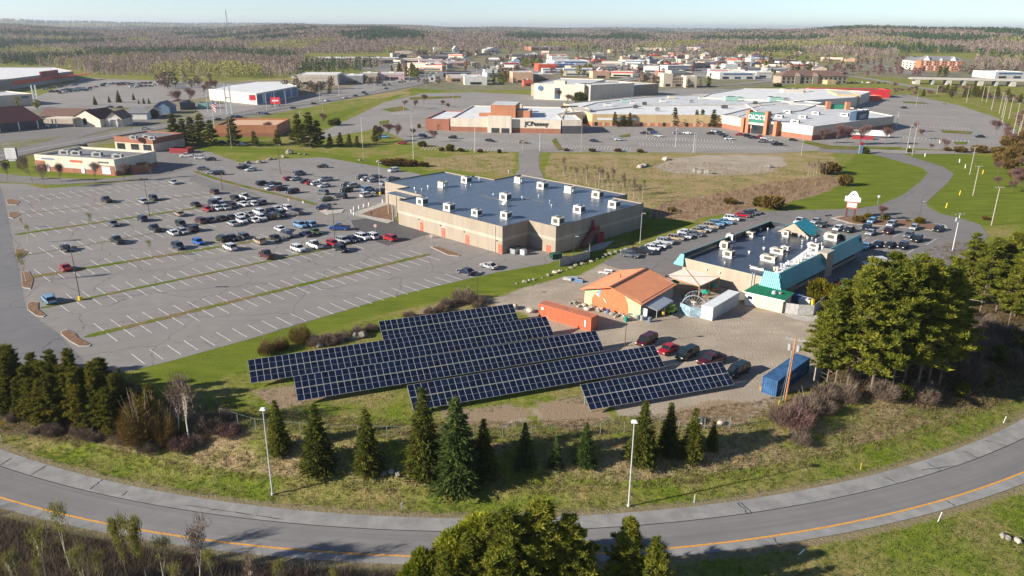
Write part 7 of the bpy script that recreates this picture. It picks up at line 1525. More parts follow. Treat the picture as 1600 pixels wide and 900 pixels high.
# ------------------------------------------------------------ town beyond the mall: (px0, px1, py, depth, height, wall, roof, kind, label)
TOWN = [
 (490, 556, 99, 60, 8, 'cream', 'white_roof', 'f', 'left half of the long white-roofed outlet at the wood edge'), (558, 625, 99, 60, 8, 'dark_wall', 'white_roof', 'f', 'dark-fronted right half of the long white-roofed outlet at the wood edge'),
 (466, 528, 133, 45, 10, 'cream', 'white_roof', 'f', 'long tan warehouse wall facing the woods left of the avenue'), (531, 567, 131, 35, 8, 'grey_wall', 'white_roof', 'f', 'grey shop right of the long tan warehouse'),
 (563, 590, 126.5, 25, 8, 'beige', 'white_roof', 'f', 'pinkish shop with a white roof beside the avenue'), (592, 632, 125, 30, 7, 'sign_pink', 'light_roof', 'f', 'busy shop front with blue and pale fascias by the avenue bend'),
 (455, 470, 122, 10, 5, 'white_wall', 'brown_roof', 'g', 'white cottage with pale roof at the wood edge'), (482, 490, 122, 9, 6, 'white_wall', 'grey_roof', 'g', 'narrow white house right of the wood-edge cottage'),
 (670, 680, 128, 10, 10, 'white_wall', 'grey_roof', 'g', 'tall narrow white house near the green field'), (699, 752, 128, 26, 6.5, 'peach', 'light_roof', 'f', 'peach and white shop block behind the green field'), (726, 761, 133, 24, 8, 'white_wall', 'light_roof', 'f', 'white-walled shop at the back of the left mall lot'),
 (667, 700, 105.5, 20, 7, 'white_wall', 'light_roof', 'f', 'white and blue shop by the dark conifers'), (690, 729, 103, 30, 7, 'orange_brick', 'light_roof', 'f', 'orange-brick fronted shop left of the avenue'), (655, 692, 99, 22, 6, 'sign_pink', 'light_roof', 'f', 'pale pink low shop beyond the conifers'),
 (700, 730, 98, 24, 6, 'blue_grey', 'white_roof', 'f', 'blue roofed small shop left of the avenue top'), (640, 668, 85.5, 26, 9, 'dark_wall', 'green_roof', 'f', 'green-roofed dark building at the left end of the town'), (688, 733, 88, 28, 9, 'dark_wall', 'green_roof', 'f', 'dark green-roofed row right of the first green roof'),
 (678, 690, 82, 18, 10, 'white_wall', 'light_roof', 'f', 'small white box behind the green-roofed row'), (708, 716, 85, 8, 17, 'white_wall', 'white_roof', 'g', 'white steeple-like gable above the green roofs'), (760, 783, 83, 26, 12, 'white_wall', 'light_roof', 'g', 'white gabled hall on the rise behind the avenue'),
 (757, 783, 118.5, 20, 7, 'white_wall', 'blue_wall', 'f', 'white shop with blue roof edges in the middle town'), (785, 812, 105.5, 20, 7, 'grey_wall', 'light_roof', 'f', 'grey shop with white cars before it in the middle town'), (763, 815, 108.5, 16, 4, 'beige', 'brown_roof', 'f', 'low beige strip behind the parked cars in the middle town'),
 (801, 833, 130, 30, 11, 'peach', 'light_roof', 'f', 'pink restaurant left of the tall cream block'), (818, 832, 135, 14, 6, 'red_paint', 'dark_wall', 'f', 'dark red shop front left of the tall cream block'), (830, 865, 128, 25, 8, 'tan_block', 'light_roof', 'f', 'tan block right behind the pink restaurant'),
 (841, 869, 111, 30, 9, 'orange', 'light_roof', 'f', 'toy-coloured store with an orange front in the town'), (870, 895, 110, 26, 9, 'blue_wall', 'light_roof', 'f', 'store with a deep blue front next to the orange one'), (889, 911, 110.5, 22, 8, 'purple', 'light_roof', 'f', 'purple-fronted store right of the blue one'),
 (866, 921, 105, 60, 9, 'white_wall', 'light_roof', 'f', 'long white store behind the blue and purple fronts'), (927, 946, 97, 12, 5, 'red_paint', 'red_band', 'f', 'bright red low roof in the middle of the town'), (862, 888, 95, 20, 8, 'white_wall', 'light_roof', 'f', 'white shop left of the red roof'), (902, 915, 96, 14, 7, 'brick', 'grey_roof', 'f', 'brick shop left of the red roof'),
 (926, 950, 88.5, 22, 7, 'cream', 'light_roof', 'f', 'cream shop on the far road'), (953, 977, 82.5, 24, 7, 'ochre', 'brown_roof', 'f', 'yellowish long shop beneath the far woods'), (830, 884, 79, 40, 9, 'orange_brick', 'white_roof', 'f', 'long orange brick store with a white roof under the far woods'), (800, 850, 91, 30, 6, 'brick', 'brown_roof', 'f', 'long low brick building left of the budding trees'),
 (926, 952, 122.5, 18, 8, 'peach', 'red_band', 'f', 'pink and red diner in front of the town lots'), (972, 983, 95.5, 14, 8, 'peach', 'grey_roof', 'f', 'pink building on the far bend'), (985, 1000, 92, 16, 7, 'grey_wall', 'brown_roof', 'f', 'grey building behind the pink one on the far bend'),
 (1000, 1012, 97, 12, 7, 'white_wall', 'grey_roof', 'g', 'white house on the far road beside a blue one'), (1012, 1020, 96, 10, 9, 'blue_wall', 'grey_roof', 'g', 'bright blue house on the far road'), (1017, 1028, 91.5, 12, 8, 'orange', 'brown_roof', 'f', 'orange shop front under the far woods'), (1028, 1040, 101, 12, 7, 'white_wall', 'grey_roof', 'g', 'white gabled house right of the blue one'),
 (993, 1060, 79.5, 30, 8, 'beige', 'white_roof', 'f', 'very long white roofed store under the woods, left half'), (1062, 1093, 80, 34, 10, 'beige', 'white_roof', 'f', 'long store with dark central gable under the woods, right half'), (1062, 1072, 80.5, 6, 15, 'dark_wall', 'grey_roof', 'g', 'dark pointed entrance gable on the long store under the woods'), (1088, 1095, 80, 6, 14, 'blue_grey', 'grey_roof', 'g', 'second blue-grey entrance gable on the long store under the woods'),
 (1052, 1085, 91, 20, 10, 'brick', 'brown_roof', 'h', 'three storey brown inn below the long store'), (1044, 1066, 106.5, 20, 7, 'red_paint', 'light_roof', 'f', 'red banded strip shop in the right town'), (1067, 1082, 108.5, 16, 6.5, 'ochre', 'light_roof', 'f', 'yellow fronted strip shop in the right town'), (1083, 1101, 107, 18, 8, 'dark_wall', 'grey_roof', 'f', 'dark blue building right of the yellow strip shop'),
 (1063, 1116, 98, 20, 6, 'cream', 'brown_roof', 'f', 'cream row behind the red banded strip'), (1100, 1117, 104.5, 12, 7, 'sign_pink', 'red_band', 'f', 'pink shop right of the dark blue building'), (1120, 1150, 95, 20, 6, 'white_wall', 'light_roof', 'f', 'white strip shop at the right of the town'), (1122, 1136, 103.5, 14, 7, 'brick', 'maroon_roof', 'g', 'maroon roofed restaurant in the right town'),
 (1146, 1172, 103, 22, 7, 'white_wall', 'white_roof', 'f', 'white shop beside parked dealership cars'), (1173, 1200, 97, 22, 7, 'white_wall', 'light_roof', 'f', 'white dealership under a dark blue roof'), (1178, 1202, 92, 18, 7, 'blue_grey', 'purple', 'g', 'building with a long dark blue roof at the right of the town'), (1186, 1206, 107, 14, 5, 'ochre', 'brown_roof', 'f', 'low yellow house right of the dealership'),
 (1205, 1220, 104, 12, 6, 'peach', 'grey_roof', 'g', 'peach cottage right of the low yellow house'), (1237, 1272, 108, 20, 7, 'peach', 'light_roof', 'f', 'peach and white shop left of the brown hotel trees'),
 (1124, 1180, 124, 40, 7.5, 'white_wall', 'white_roof', 'f', 'long white warehouse in front of the highway, left part'), (1181, 1222, 122, 34, 7, 'white_wall', 'white_roof', 'f', 'long white warehouse in front of the highway, right part'), (1132, 1152, 115, 14, 12, 'white_wall', 'light_roof', 'f', 'pale blue-white block on the white warehouse'),
 (1036, 1050, 136, 20, 13, 'beige', 'light_roof', 'f', 'beige motel stair tower behind the mall'), (1050, 1071, 136, 14, 10, 'tan_block', 'light_roof', 'h', 'low middle wing of the beige motel behind the mall'), (1071, 1088, 137, 16, 11, 'beige', 'light_roof', 'f', 'right end block of the beige motel behind the mall'), (1027, 1036, 128, 10, 11, 'red_paint', 'light_roof', 'f', 'dark red lift tower beside the beige motel'),
 (1554, 1600, 123, 40, 8, 'white_wall', 'white_roof', 'f', 'white industrial building at the far right beyond the overpass'), (512, 521, 59.5, 16, 10, 'cream', 'brown_roof', 'g', 'lone pale house high on the wooded ridge'), (576, 587, 66, 20, 12, 'peach', 'brown_roof', 'f', 'lone pink building in a clearing on the ridge'), (1358, 1364, 60, 14, 9, 'white_wall', 'grey_roof', 'g', 'tiny white house in the far right woods')]
for (x0, x1, y, dp, h, wm, rm, kd, lab) in TOWN:
    a = GT(x0, y); b = GT(x1, y); nm = {'f': 'shop_building', 'g': 'gabled_building', 'h': 'inn_building'}[kd]; cat = {'f': 'building', 'g': 'house', 'h': 'inn'}[kd]
    wmm, rmm = B[wm], B[rm]
    if kd == 'g': t = gable(nm, lab, cat, a, b, dp, h * .62, h * .38, wmm, rmm, 'y' if dp > 9 else 'y'); L = wlen(a, b); O = None
    else: t, _ = far_box(nm, lab, cat, a, b, dp, h, wmm, rmm, .5)
    L = wlen(a, b)
    if kd != 'g':
        k = max(1, int(L / 14))
        for i in range(min(k, 6)): wall_rect(t, 'window', a, b, L * (i + .25) / k, L * (i + .75) / k, .6, min(3.0, h * .45), B['glass_blue'] if i % 2 else B['glass'], .15)
        if kd == 'h': [wall_rect(t, 'window', a, b, L * (i + .3) / 6, L * (i + .7) / 6, z_, z_ + 1.4, B['glass'], .15) for i in range(6) for z_ in (4.2, 7.0) if z_ + 1.5 < h]
        if L > 25: wall_rect(t, 'fascia', a, b, L * .1, L * .9, h * .68, h * .9, B[R.choice(('sign_white', 'cream', 'beige', 'red_band', 'blue_wall'))], .2)
        if h < 10: p = (Vector(a[:2]) + Vector(b[:2])) / 2; d = (Vector(b[:2]) - Vector(a[:2])).normalized(); n = Vector((-d.y, d.x)); q = p + n * dp * .5 - Vector(t.location[:2]); mb = MB(); mb.box((q.x, q.y, h - .5), (min(6, L * .2), 3, 1.6), B['white_metal']); mb.build('rooftop_unit', t)
    else:
        mb = MB(); mb.box((L * .5, -.1, h * .2), (L * .3, .1, h * .25), B['glass']); mb.build('window', t)
WCN = {'white_wall': 'white', 'cream': 'cream', 'beige': 'beige', 'peach': 'peach', 'grey_wall': 'grey', 'orange_brick': 'orange-brick', 'brick': 'brick-red', 'blue_grey': 'blue-grey', 'ochre': 'yellowish', 'dark_wall': 'dark', 'red_paint': 'red'}
for (x0, x1, y0, y1, n, area) in ((600, 800, 86, 126, 26, 'left'), (800, 1000, 84, 122, 26, 'middle'), (1000, 1330, 86, 124, 46, 'right')):
    for i in range(n):
        x = R.uniform(x0, x1); y = y0 + (y1 - y0) * R.random() ** 1.3; a = GT(x, y); dist = a.y; w = R.uniform(14, 42); dp = R.uniform(10, 22); h = R.uniform(4.5, 9); wm = R.choice(list(WCN)[:5] * 5 + list(WCN)[:10]); ang = R.uniform(-.5, .5)
        b = a + Vector((math.cos(ang) * w, math.sin(ang) * w, 0)); rm = R.choice(['white_roof', 'light_roof', 'light_roof', 'grey_roof', 'brown_roof'])
        lab = f"{WCN[wm]} far shop with a {rm.split('_')[0]} roof in the {area} part of the town"; grp = f"{WCN[wm]} far shops with {rm.split('_')[0]} roofs, {area} of town"
        if R.random() < .25: gable('far_house', lab.replace('shop', 'gabled house'), 'house', a, a + (b - a) * .5, 10, 4.5, 3.5, B[wm], B['grey_roof' if rm == 'white_roof' else rm], 'y', group=grp.replace('shops', 'gabled houses'))
        else:
            t, _ = far_box('far_shop', lab, 'building', a, b, dp, h, B[wm], B[rm], .4, group=grp)
            wall_rect(t, 'window', a, b, w * .1, w * .9, .6, 2.6, B[R.choice(('glass', 'glass_blue'))], .12); wall_rect(t, 'fascia', a, b, .3, w - .3, h * .72, h * .9, B[R.choice(('sign_white', 'sign_white', 'grey_wall', 'blue_wall', 'cream', 'cream', 'beige', 'beige', 'red_band'))], .15)
# brown-roofed hotel
h1 = gable('roadside_hotel', 'two storey tan hotel with a brown roof behind the mall lot', 'hotel', P2(1220, 131), P2(1322, 131), 20, 8, 5.5, B['tan_block'], B['brown_roof'], hip=1)
L = wlen(P2(1220, 131), P2(1322, 131))
for i in range(14):
    for z_ in (1.0, 4.4): mb = MB(); mb.box((L * (i + .5) / 14, -.08, z_), (L * .03, .1, 2.2), B['glass']); mb.build('window', h1)
for s in (.2, .47): mb = MB(); mb.prism([(L * s, -1.2), (L * (s + .08), -1.2), (L * (s + .08), 0), (L * s, 0)], 0, 8, B['tan_block']); mb.poly([(L * s - .5, -1.3, 8), (L * (s + .08) + .5, -1.3, 8), (L * (s + .04), -1.3, 11.5)], B['beige']); mb.poly([(L * s - .5, -1.3, 8), (L * (s + .04), -1.3, 11.5), (L * (s + .04), 6, 11.5), (L * s - .5, 6, 8)][::-1], B['brown_roof']); mb.poly([(L * (s + .08) + .5, -1.3, 8), (L * (s + .04), -1.3, 11.5), (L * (s + .04), 6, 11.5), (L * (s + .08) + .5, 6, 8)], B['brown_roof']); mb.build('bay_gable', h1)
mb = MB(); mb.box((L * .7, -5, 0), (10, 10, 4.4), B['ochre']); mb.build('porch', h1)
# far orange-brick hotel with white gables
a_, b_ = GT(1437, 110.5), GT(1502, 111.5); h2 = gable('brick_hotel', 'large orange brick hotel with white roof gables before the right woods', 'hotel', a_, b_, 26, 14.5, 6, B['orange_brick'], B['grey_roof'], hip=.6); L = wlen(a_, b_)
for i in range(16):
    for z_ in (1.2, 4.6, 8.0, 11.2): mb = MB(); mb.box((L * (i + .5) / 16, -.1, z_), (L * .026, .1, 1.9), B['sign_white'] if (i + int(z_)) % 3 == 0 else B['glass']); mb.build('window', h2)
for s, w in ((.12, .18), (.47, .1), (.76, .16)): mb = MB(); mb.poly([(L * (s - w / 2), -.3, 14.5), (L * (s + w / 2), -.3, 14.5), (L * s, -.3, 14.5 + w * 38)], B['sign_white']); mb.poly([(L * (s - w / 2), -.3, 14.5), (L * s, -.3, 14.5 + w * 38), (L * s, 10, 14.5 + w * 38), (L * (s - w / 2), 10, 14.5)][::-1], B['grey_roof']); mb.poly([(L * (s + w / 2), -.3, 14.5), (L * s, -.3, 14.5 + w * 38), (L * s, 10, 14.5 + w * 38), (L * (s + w / 2), 10, 14.5)], B['grey_roof']); mb.build('roof_gable', h2)
a_, b_ = GT(1408, 107), GT(1436, 110); h3 = gable('hotel_wing', 'cream wing at the left of the orange brick hotel', 'hotel', a_, b_, 24, 13, 4.5, B['cream'], B['grey_roof']); L = wlen(a_, b_)
for i in range(5):
    for z_ in (1.2, 4.6, 8.0): mb = MB(); mb.box((L * (i + .5) / 5, -.1, z_), (L * .08, .1, 1.9), B['glass']); mb.build('window', h3)
# overpass
ov = thing('overpass', 'long pale concrete highway overpass on dark-shadowed spans at the right', 'overpass', G(1440, 131)); O = ov.location; mb = MB(); a_, b_ = G(1420, 131), G(1700, 137); d_ = (b_ - a_).normalized(); L = (b_ - a_).length; rz_ = math.atan2(d_.y, d_.x)
mid = (a_ + b_) / 2 - O; mb.box((mid.x, mid.y, 5.2), (L, 13, 1.2), B['concrete'], rz_); mb.box((mid.x, mid.y, 6.4), (L, .3, .9), B['concrete'], rz_); mb.build('deck', ov)
mb = MB(); a_, b_ = G(1300, 124), G(1422, 131); 
for k in range(11): p = G(1420, 131).lerp(G(1700, 137), .04 + k * .09) - O; q = MB(); q.box((p.x, p.y, 0), (2.0 if k % 2 else 5, 12, 5.2), B['concrete'] if k % 2 == 0 else B['grey_wall'], rz_); q.build('pier', ov)
strip_px('highway_upper', [(1335, 92), (1400, 108), (1450, 118), (1520, 122), (1700, 130)], 10, .5, M['asphalt_far'])
# ------------------------------------------------------------ trees and shrubs near the camera
def hpx(x, y0, y1):
    """real height of something standing at pixel (x,y0) whose top shows at row y1"""
    p = GT(x, y0); lo, hi = 0.0, 60.0
    for i in range(30):
        m = (lo + hi) / 2; z = p.z + m - CAM_H; d = p.y * _c - z * _s; X = F_PX * p.x / d; Y = F_PX * (p.y * _s + z * _c) / d
        if 450 - (-X * _sr + Y * _cr) > y1: lo = m
        else: hi = m
    return p, lo
PH = 16.0
TALL = [Proto(pine_parts(s, PH, .24, 3.5, 23, .21, 34, .4), 'pine_leaf') for s in (1, 2, 3, 4)]
MID = [Proto(pine_parts(s, 10.0, .08, 2.4, 18, .20, 34, .3), 'dark_leaf') for s in (11, 12, 13, 14)]
SPR = [Proto(spruce_parts(s, 8.0, 1.8, .17, 28), m) for s, m in ((21, 'spruce_leaf'), (22, 'spruce_leaf'), (23, 'spruce_leaf'), (24, 'blue_spruce_leaf'))]
BARE = [Proto(bare_parts(s, 9.0, 4.5, 'bark_grey', 5, 1500, 1.2), 'twig', 'twigs') for s in (31, 32, 33)]
REDB = [Proto(bare_parts(s, 7.0, 4.6, 'bark', 5, 1700, 1.0, upright=.3), 'red_twig', 'twigs') for s in (41, 42)]
SAPL = [Proto(bare_parts(s, 9.0, 1.6, 'birch_bark', 4, 500, .8, trunk_r=.10, upright=1.2), 'bud_leaf', 'twigs') for s in (51, 52, 53)]
BIRCH = [Proto(bare_parts(s, 9.5, 2.2, 'birch_bark', 4, 700, .9, trunk_r=.13, upright=1.0), 'twig', 'twigs') for s in (61, 62)]
OLIVE = [Proto(twiggy_parts(s, 1.8, 6.0, 4200, .9, .022), 'olive_twig', 'twigs', 'stems') for s in (71, 72)]
TWIG = [Proto(twiggy_parts(s, 2.2, 2.8, 3200, .8, .022), 'twig', 'twigs', 'stems') for s in (81, 82)] + [Proto(twiggy_parts(83, 2.2, 2.8, 3200, .8, .022), 'red_twig', 'twigs', 'stems')]
BUSH = [Proto(bush_parts(91, 1.3, 1.2, 2400, .26), 'gold_leaf', 'foliage', 'stems'), Proto(bush_parts(92, 1.3, 1.2, 2400, .26), 'spruce_leaf', 'foliage', 'stems'), Proto(bush_parts(93, 1.3, 1.2, 2400, .26), 'olive_twig', 'foliage', 'stems')]
SPRG = [Proto(bush_parts(95, 2.6, 4.2, 16000, .24), 'spring_leaf', 'foliage', 'stems')]
BUDT = [Proto(bare_parts(s, 8.0, 3.2, 'bark_grey', 4, 1500, .55, thick=.06), 'bud_leaf', 'twigs') for s in (97,)]
# spruce row along the fence
SROW = [(437, 708, 622, 'olive-tinged spruce leftmost in the fence row, left of the white lamp pole'), (498, 732, 628, 'broad dark spruce just right of the left lamp pole'), (576, 736, 634, 'dark spruce standing alone third in the fence row'), (664, 742, 600, 'tall dark spruce overlapping the array corner, left of the tallest pair'), (714, 756, 614, 'tallest bluish spruce in the middle of the fence row'), (756, 745, 651, 'dark spruce leaning against the right side of the tallest bluish one'),
        (820, 729, 657, 'small neat spruce below the fourth solar array'), (868, 728, 681, 'thinnest and shortest spruce of the fence row'), (914, 725, 657, 'small cone-shaped spruce left of the right lamp pole'), (1002, 722, 622, 'wide spruce behind the right lamp pole'), (1043, 708, 626, 'tall loose spruce right of the right lamp pole'), (1080, 716, 634, 'narrow spruce below the bare gravel right of the lamp pole'), (1112, 702, 656, 'short ragged spruce at the right end of the fence row')]
for i, (x, y0, y1, lab) in enumerate(SROW):
    p, h = hpx(x, y0, y1); pr = SPR[3] if i in (4, 6, 7, 8) else SPR[i % 3]; w = {4: 1.25, 1: 1.2, 9: 1.15}.get(i, 1.0) * h / 8 if h > 7 else h / 8
    pr.put('spruce', lab, 'spruce tree', p.x, p.y, w * .9, None, 'spruces in the row along the fence', sz=h / 8)
# dark pine belt at the left
DB = [(-60, 620, 530), (-28, 618, 528), (2, 615, 524), (30, 622, 538), (62, 628, 552), (92, 630, 548), (120, 636, 546), (150, 645, 566), (-40, 640, 555), (-8, 642, 556), (24, 644, 565), (56, 650, 572), (92, 656, 570), (126, 660, 575), (160, 664, 576), (190, 664, 586), (176, 678, 606), (132, 672, 602), (82, 664, 600), (36, 656, 592)]
for i, (x, y0, y1) in enumerate(DB):
    p, h = hpx(x, y0, y1); MID[i % 4].put('pine', f"{ORD[sorted(q[0] for q in DB[0 if i < 8 else 8 if i < 16 else 16:8 if i < 8 else 16 if i < 16 else 20]).index(x)]} dark pine from the left in the {'back' if i < 8 else 'middle' if i < 16 else 'front'} row of the left tree belt", 'pine tree', p.x, p.y, h / 10, None, ['dark pines, back of the left belt', 'dark pines, front of the left belt', 'short pines at the foot of the left belt'][0 if i < 8 else 1 if i < 16 else 2])
p, h = hpx(196, 648, 572); SPR[0].put('spruce', 'narrow green spruce at the right end of the dark left belt', 'spruce tree', p.x, p.y, h / 8)
for x, y0, y1, lab, k in [(222, 690, 600, 'tall orange-brown leafless shrub right of the dark left belt', 0), (246, 682, 610, 'shorter brown leafless shrub beside the tall orange-brown one', 1), (262, 690, 632, 'low grey-brown leafless shrub by the birches', 1)]:
    p, h = hpx(x, y0, y1); OLIVE[k].put('bare_shrub', lab, 'shrub', p.x, p.y, h / 6)
for x, y0, y1, lab in [(279, 682, 590, 'pale birch with a single leaning trunk, the left one of two'), (296, 690, 582, 'pale forked birch, the right one of two')]:
    p, h = hpx(x, y0, y1); BIRCH[x % 2].put('birch', lab, 'birch tree', p.x, p.y, h / 9.5)
for i, (x, y, s) in enumerate([(318, 668, 1.0), (338, 672, .8), (360, 678, .7), (352, 655, .7), (235, 702, .8), (285, 700, .8), (306, 694, .7), (205, 690, .9)]): p = GT(x, y); TWIG[i % 3].put('bare_shrub', 'grey leafless thicket bush below the birches at the fence end', 'shrub', p.x, p.y, s, None, 'grey bushes below the birches')
for i, (x, y, s, k, lab) in enumerate([(470, 533, 1.25, 0, 'brown leafless shrub behind the left end of the long array'), (418, 552, 1.0, 1, 'smaller brown shrub on the lawn left of the long array'), (440, 545, .9, 0, 'low brown shrub between two larger ones by the long array')]): p = GT(x, y); OLIVE[k].put('bare_shrub', lab, 'shrub', p.x, p.y, s * .85, sz=s * .55)
for i, (x, y, s) in enumerate([(725, 470, 1.2), (700, 478, .8), (690, 486, .7), (672, 490, .6), (745, 474, .8), (495, 538, .8), (515, 536, .8), (535, 530, .7), (560, 522, .7), (580, 516, .6), (745, 480, .5), (640, 496, .6)]): p = GT(x, y); TWIG[i % 2].put('bare_shrub', 'tan leafless bush in the scruffy strip behind the solar arrays', 'shrub', p.x, p.y, s, None, 'tan bushes behind the arrays')
# right-hand pine cluster
RC = [(1290, 612, 452), (1305, 600, 440), (1322, 612, 420), (1342, 602, 405), (1360, 616, 422), (1374, 598, 398), (1392, 612, 405), (1412, 600, 402), (1432, 612, 412), (1450, 598, 405), (1466, 606, 430), (1340, 570, 418), (1386, 566, 400), (1430, 568, 408), (1474, 590, 440), (1330, 545, 425), (1300, 560, 450)]
for i, (x, y0, y1) in enumerate(RC):
    p, h = hpx(x, y0, y1); TALL[i % 4].put('pine', f"{ORD[sorted(q[0] for q in RC if (q[1] > 590) == (y0 > 590)).index(x)]} tall pine from the left in the {'front' if y0 > 590 else 'rear'} row of the big right-hand cluster", 'pine tree', p.x, p.y, h / PH * (.95 + .1 * (i % 3)), None, 'pines of the big right-hand cluster', sz=h / PH)
RG = [(1508, 478, 365), (1530, 492, 372), (1556, 486, 362), (1585, 494, 352), (1612, 480, 345), (1640, 490, 350), (1545, 455, 372), (1580, 452, 358), (1520, 452, 380), (1612, 440, 352), (1575, 510, 400), (1605, 520, 395)]
for i, (x, y0, y1) in enumerate(RG): p, h = hpx(x, y0, y1); TALL[(i + 1) % 4].put('pine', f'{ORD[sorted(q[0] for q in RG).index(x)]} pine from the left in the smaller group at the far right edge', 'pine tree', p.x, p.y, h / PH * 1.1, None, 'pines of the far right group', sz=h / PH)
for i, (x, y, s) in enumerate([(1500, 500, 1.6), (1490, 470, 1.6), (1520, 520, 1.8), (1550, 530, 1.8), (1580, 540, 1.8), (1610, 545, 1.8), (1530, 550, 1.6), (1500, 560, 1.6), (1560, 565, 1.6), (1590, 575, 1.5), (1480, 580, 1.5), (1510, 590, 1.4), (1540, 600, 1.2), (1470, 540, 1.5), (1350, 600, 1.2), (1380, 618, 1.1), (1410, 620, 1.1), (1320, 622, 1.0), (1440, 622, 1.1), (1290, 622, 1.0), (1500, 615, 1.0)]): p = GT(x, y); (TWIG[i % 2] if i % 4 else BUSH[1]).put('undergrowth_bush', 'leafless undergrowth bush in the shade of the right-hand pines', 'shrub', p.x, p.y, s, None, 'undergrowth below the right pines')
for i, (x, y, s, k, lab) in enumerate([(1240, 662, 1.3, 2, 'dark reddish leafless bush at the fence corner'), (1262, 640, 1.1, 0, 'tan leafless bush right of the reddish one'), (1222, 656, 1.0, 0, 'grey bush at the gravel edge below the utility pole'), (1286, 640, .9, 1, 'tan bush under the leftmost tall pine'), (1250, 690, .7, 1, 'small tan bush on the slope below the reddish bush')]): p = GT(x, y); TWIG[k].put('bare_shrub', lab, 'shrub', p.x, p.y, s)
p = GT(1296, 615); BUSH[1].put('shrub', 'bright green low shrub at the foot of the leftmost tall pine', 'shrub', p.x, p.y, .9)
mb = MB(); rr = random.Random(3)
for k in range(34): a = rr.uniform(2.2, 4.0); L = rr.uniform(3, 8); z = rr.uniform(.3, 5); mb.tube((0, 0, z * .9), (math.cos(a + 3) * L, math.sin(a + 3) * L * .6, z + rr.uniform(-.4, 1.6)), .06, M['birch_bark'], 4, .015)
mb.tube((0, 0, 0), (-.6, 0, 7.5), .2, M['birch_bark'], 6, .06); tag(mb.build('dead_tree', None, GT(1490, 478)), 'bleached dead tree with sideways branches between the two right pine groups', 'dead tree')
# golden shrubs by the teal wall and in the planted beds
for (x, y0, y1, k, lab) in [(1276, 470, 428, 0, 'tall dark yellow-green shrub against the teal wall'), (1297, 474, 436, 0, 'golden yellow-green shrub right of the one against the teal wall'), (1310, 482, 450, 0, 'lower yellow-green shrub nearest the big pines by the bins'), (1341, 347, 333, 2, 'brownish round bush just right of the pedestal sign'), (1357, 341, 331, 0, 'golden round bush second from the pedestal sign'), (1382, 343, 332, 1, 'dark green clipped bush under the plum-coloured tree'), (1437, 349, 337, 0, 'large golden bush at the right of the planted bed'), (1418, 346, 341, 2, 'low brown shrub left of the large golden bush'), (1204, 326, 298, 2, 'big olive round bush where the reeds meet the lawn'), (1186, 322, 304, 0, 'smaller green bush left of the big olive one'), (1540, 343, 335, 2, 'dark low bush on the right lawn by the pole')]:
    p, h = hpx(x, y0, y1); BUSH[k].put('shrub', lab, 'shrub', p.x, p.y, h / 2.5 * (1.25 if y0 < 400 else .8), None, sz=h / 2.5)
p, h = hpx(1378, 345, 322); REDB[0].put('plum_tree', 'small plum-coloured tree in the planted bed', 'tree', p.x, p.y, h / 7)
# the crowns rising from below the frame
for (x, yt, h, sc, pr, lab) in [(848, 778, 13.5, 1.0, TALL[0], 'large dark pine rising in the bottom centre, right of the leafy one'), (800, 792, 13, .95, TALL[1], 'big pine behind the leafy crown at bottom centre'), (885, 808, 12, .85, TALL[2], 'dark pine at the right shoulder of the bottom centre clump'), (765, 800, 12, .9, TALL[3], 'yellow-green pine at the left of the bottom centre clump'), (990, 812, 10.5, .75, TALL[2], 'separate smaller pine at the bottom, left one of the right pair'), (1022, 838, 9.5, .7, TALL[1], 'separate smaller pine at the bottom, right one of the right pair'), (730, 838, 10, .8, TALL[0], 'low pine at the left foot of the bottom centre clump'), (920, 868, 8, .6, TALL[3], 'small pine at the bottom edge between the two clumps'), (690, 862, 9, .7, TALL[2], 'small pine at the far left foot of the bottom centre clump')]:
    zt = -3 + h; p = G(x, yt, zt); pr.put('pine', lab, 'pine tree', p.x, p.y, h / PH * sc * 1.45, None, z=-3, sz=h / PH)
for (x, yt, h, s, lab) in [(715, 812, 9.5, 1.0, 'leafy spring-green crown left of the bottom centre pines'), (660, 842, 8, .75, 'small leafy spring-green crown at the left of the bottom clump'), (752, 790, 10.5, 1.0, 'tall leafy spring-green crown topping the bottom clump'), (636, 868, 6.5, .55, 'smallest leafy green top at the left of the bottom clump'), (880, 850, 8, .8, 'leafy green crown in front of the dark bottom pine'), (800, 850, 8.5, 1.0, 'leafy green crown at the bottom centre edge'), (1000, 868, 6.5, .8, 'leafy green crown under the right pair of bottom pines')]:
    p = G(x, yt, -3 + h); SPRG[0].put('leafy_tree', lab, 'tree', p.x, p.y, h / 8.0 * s, None, z=-3, sz=h / 7.4)
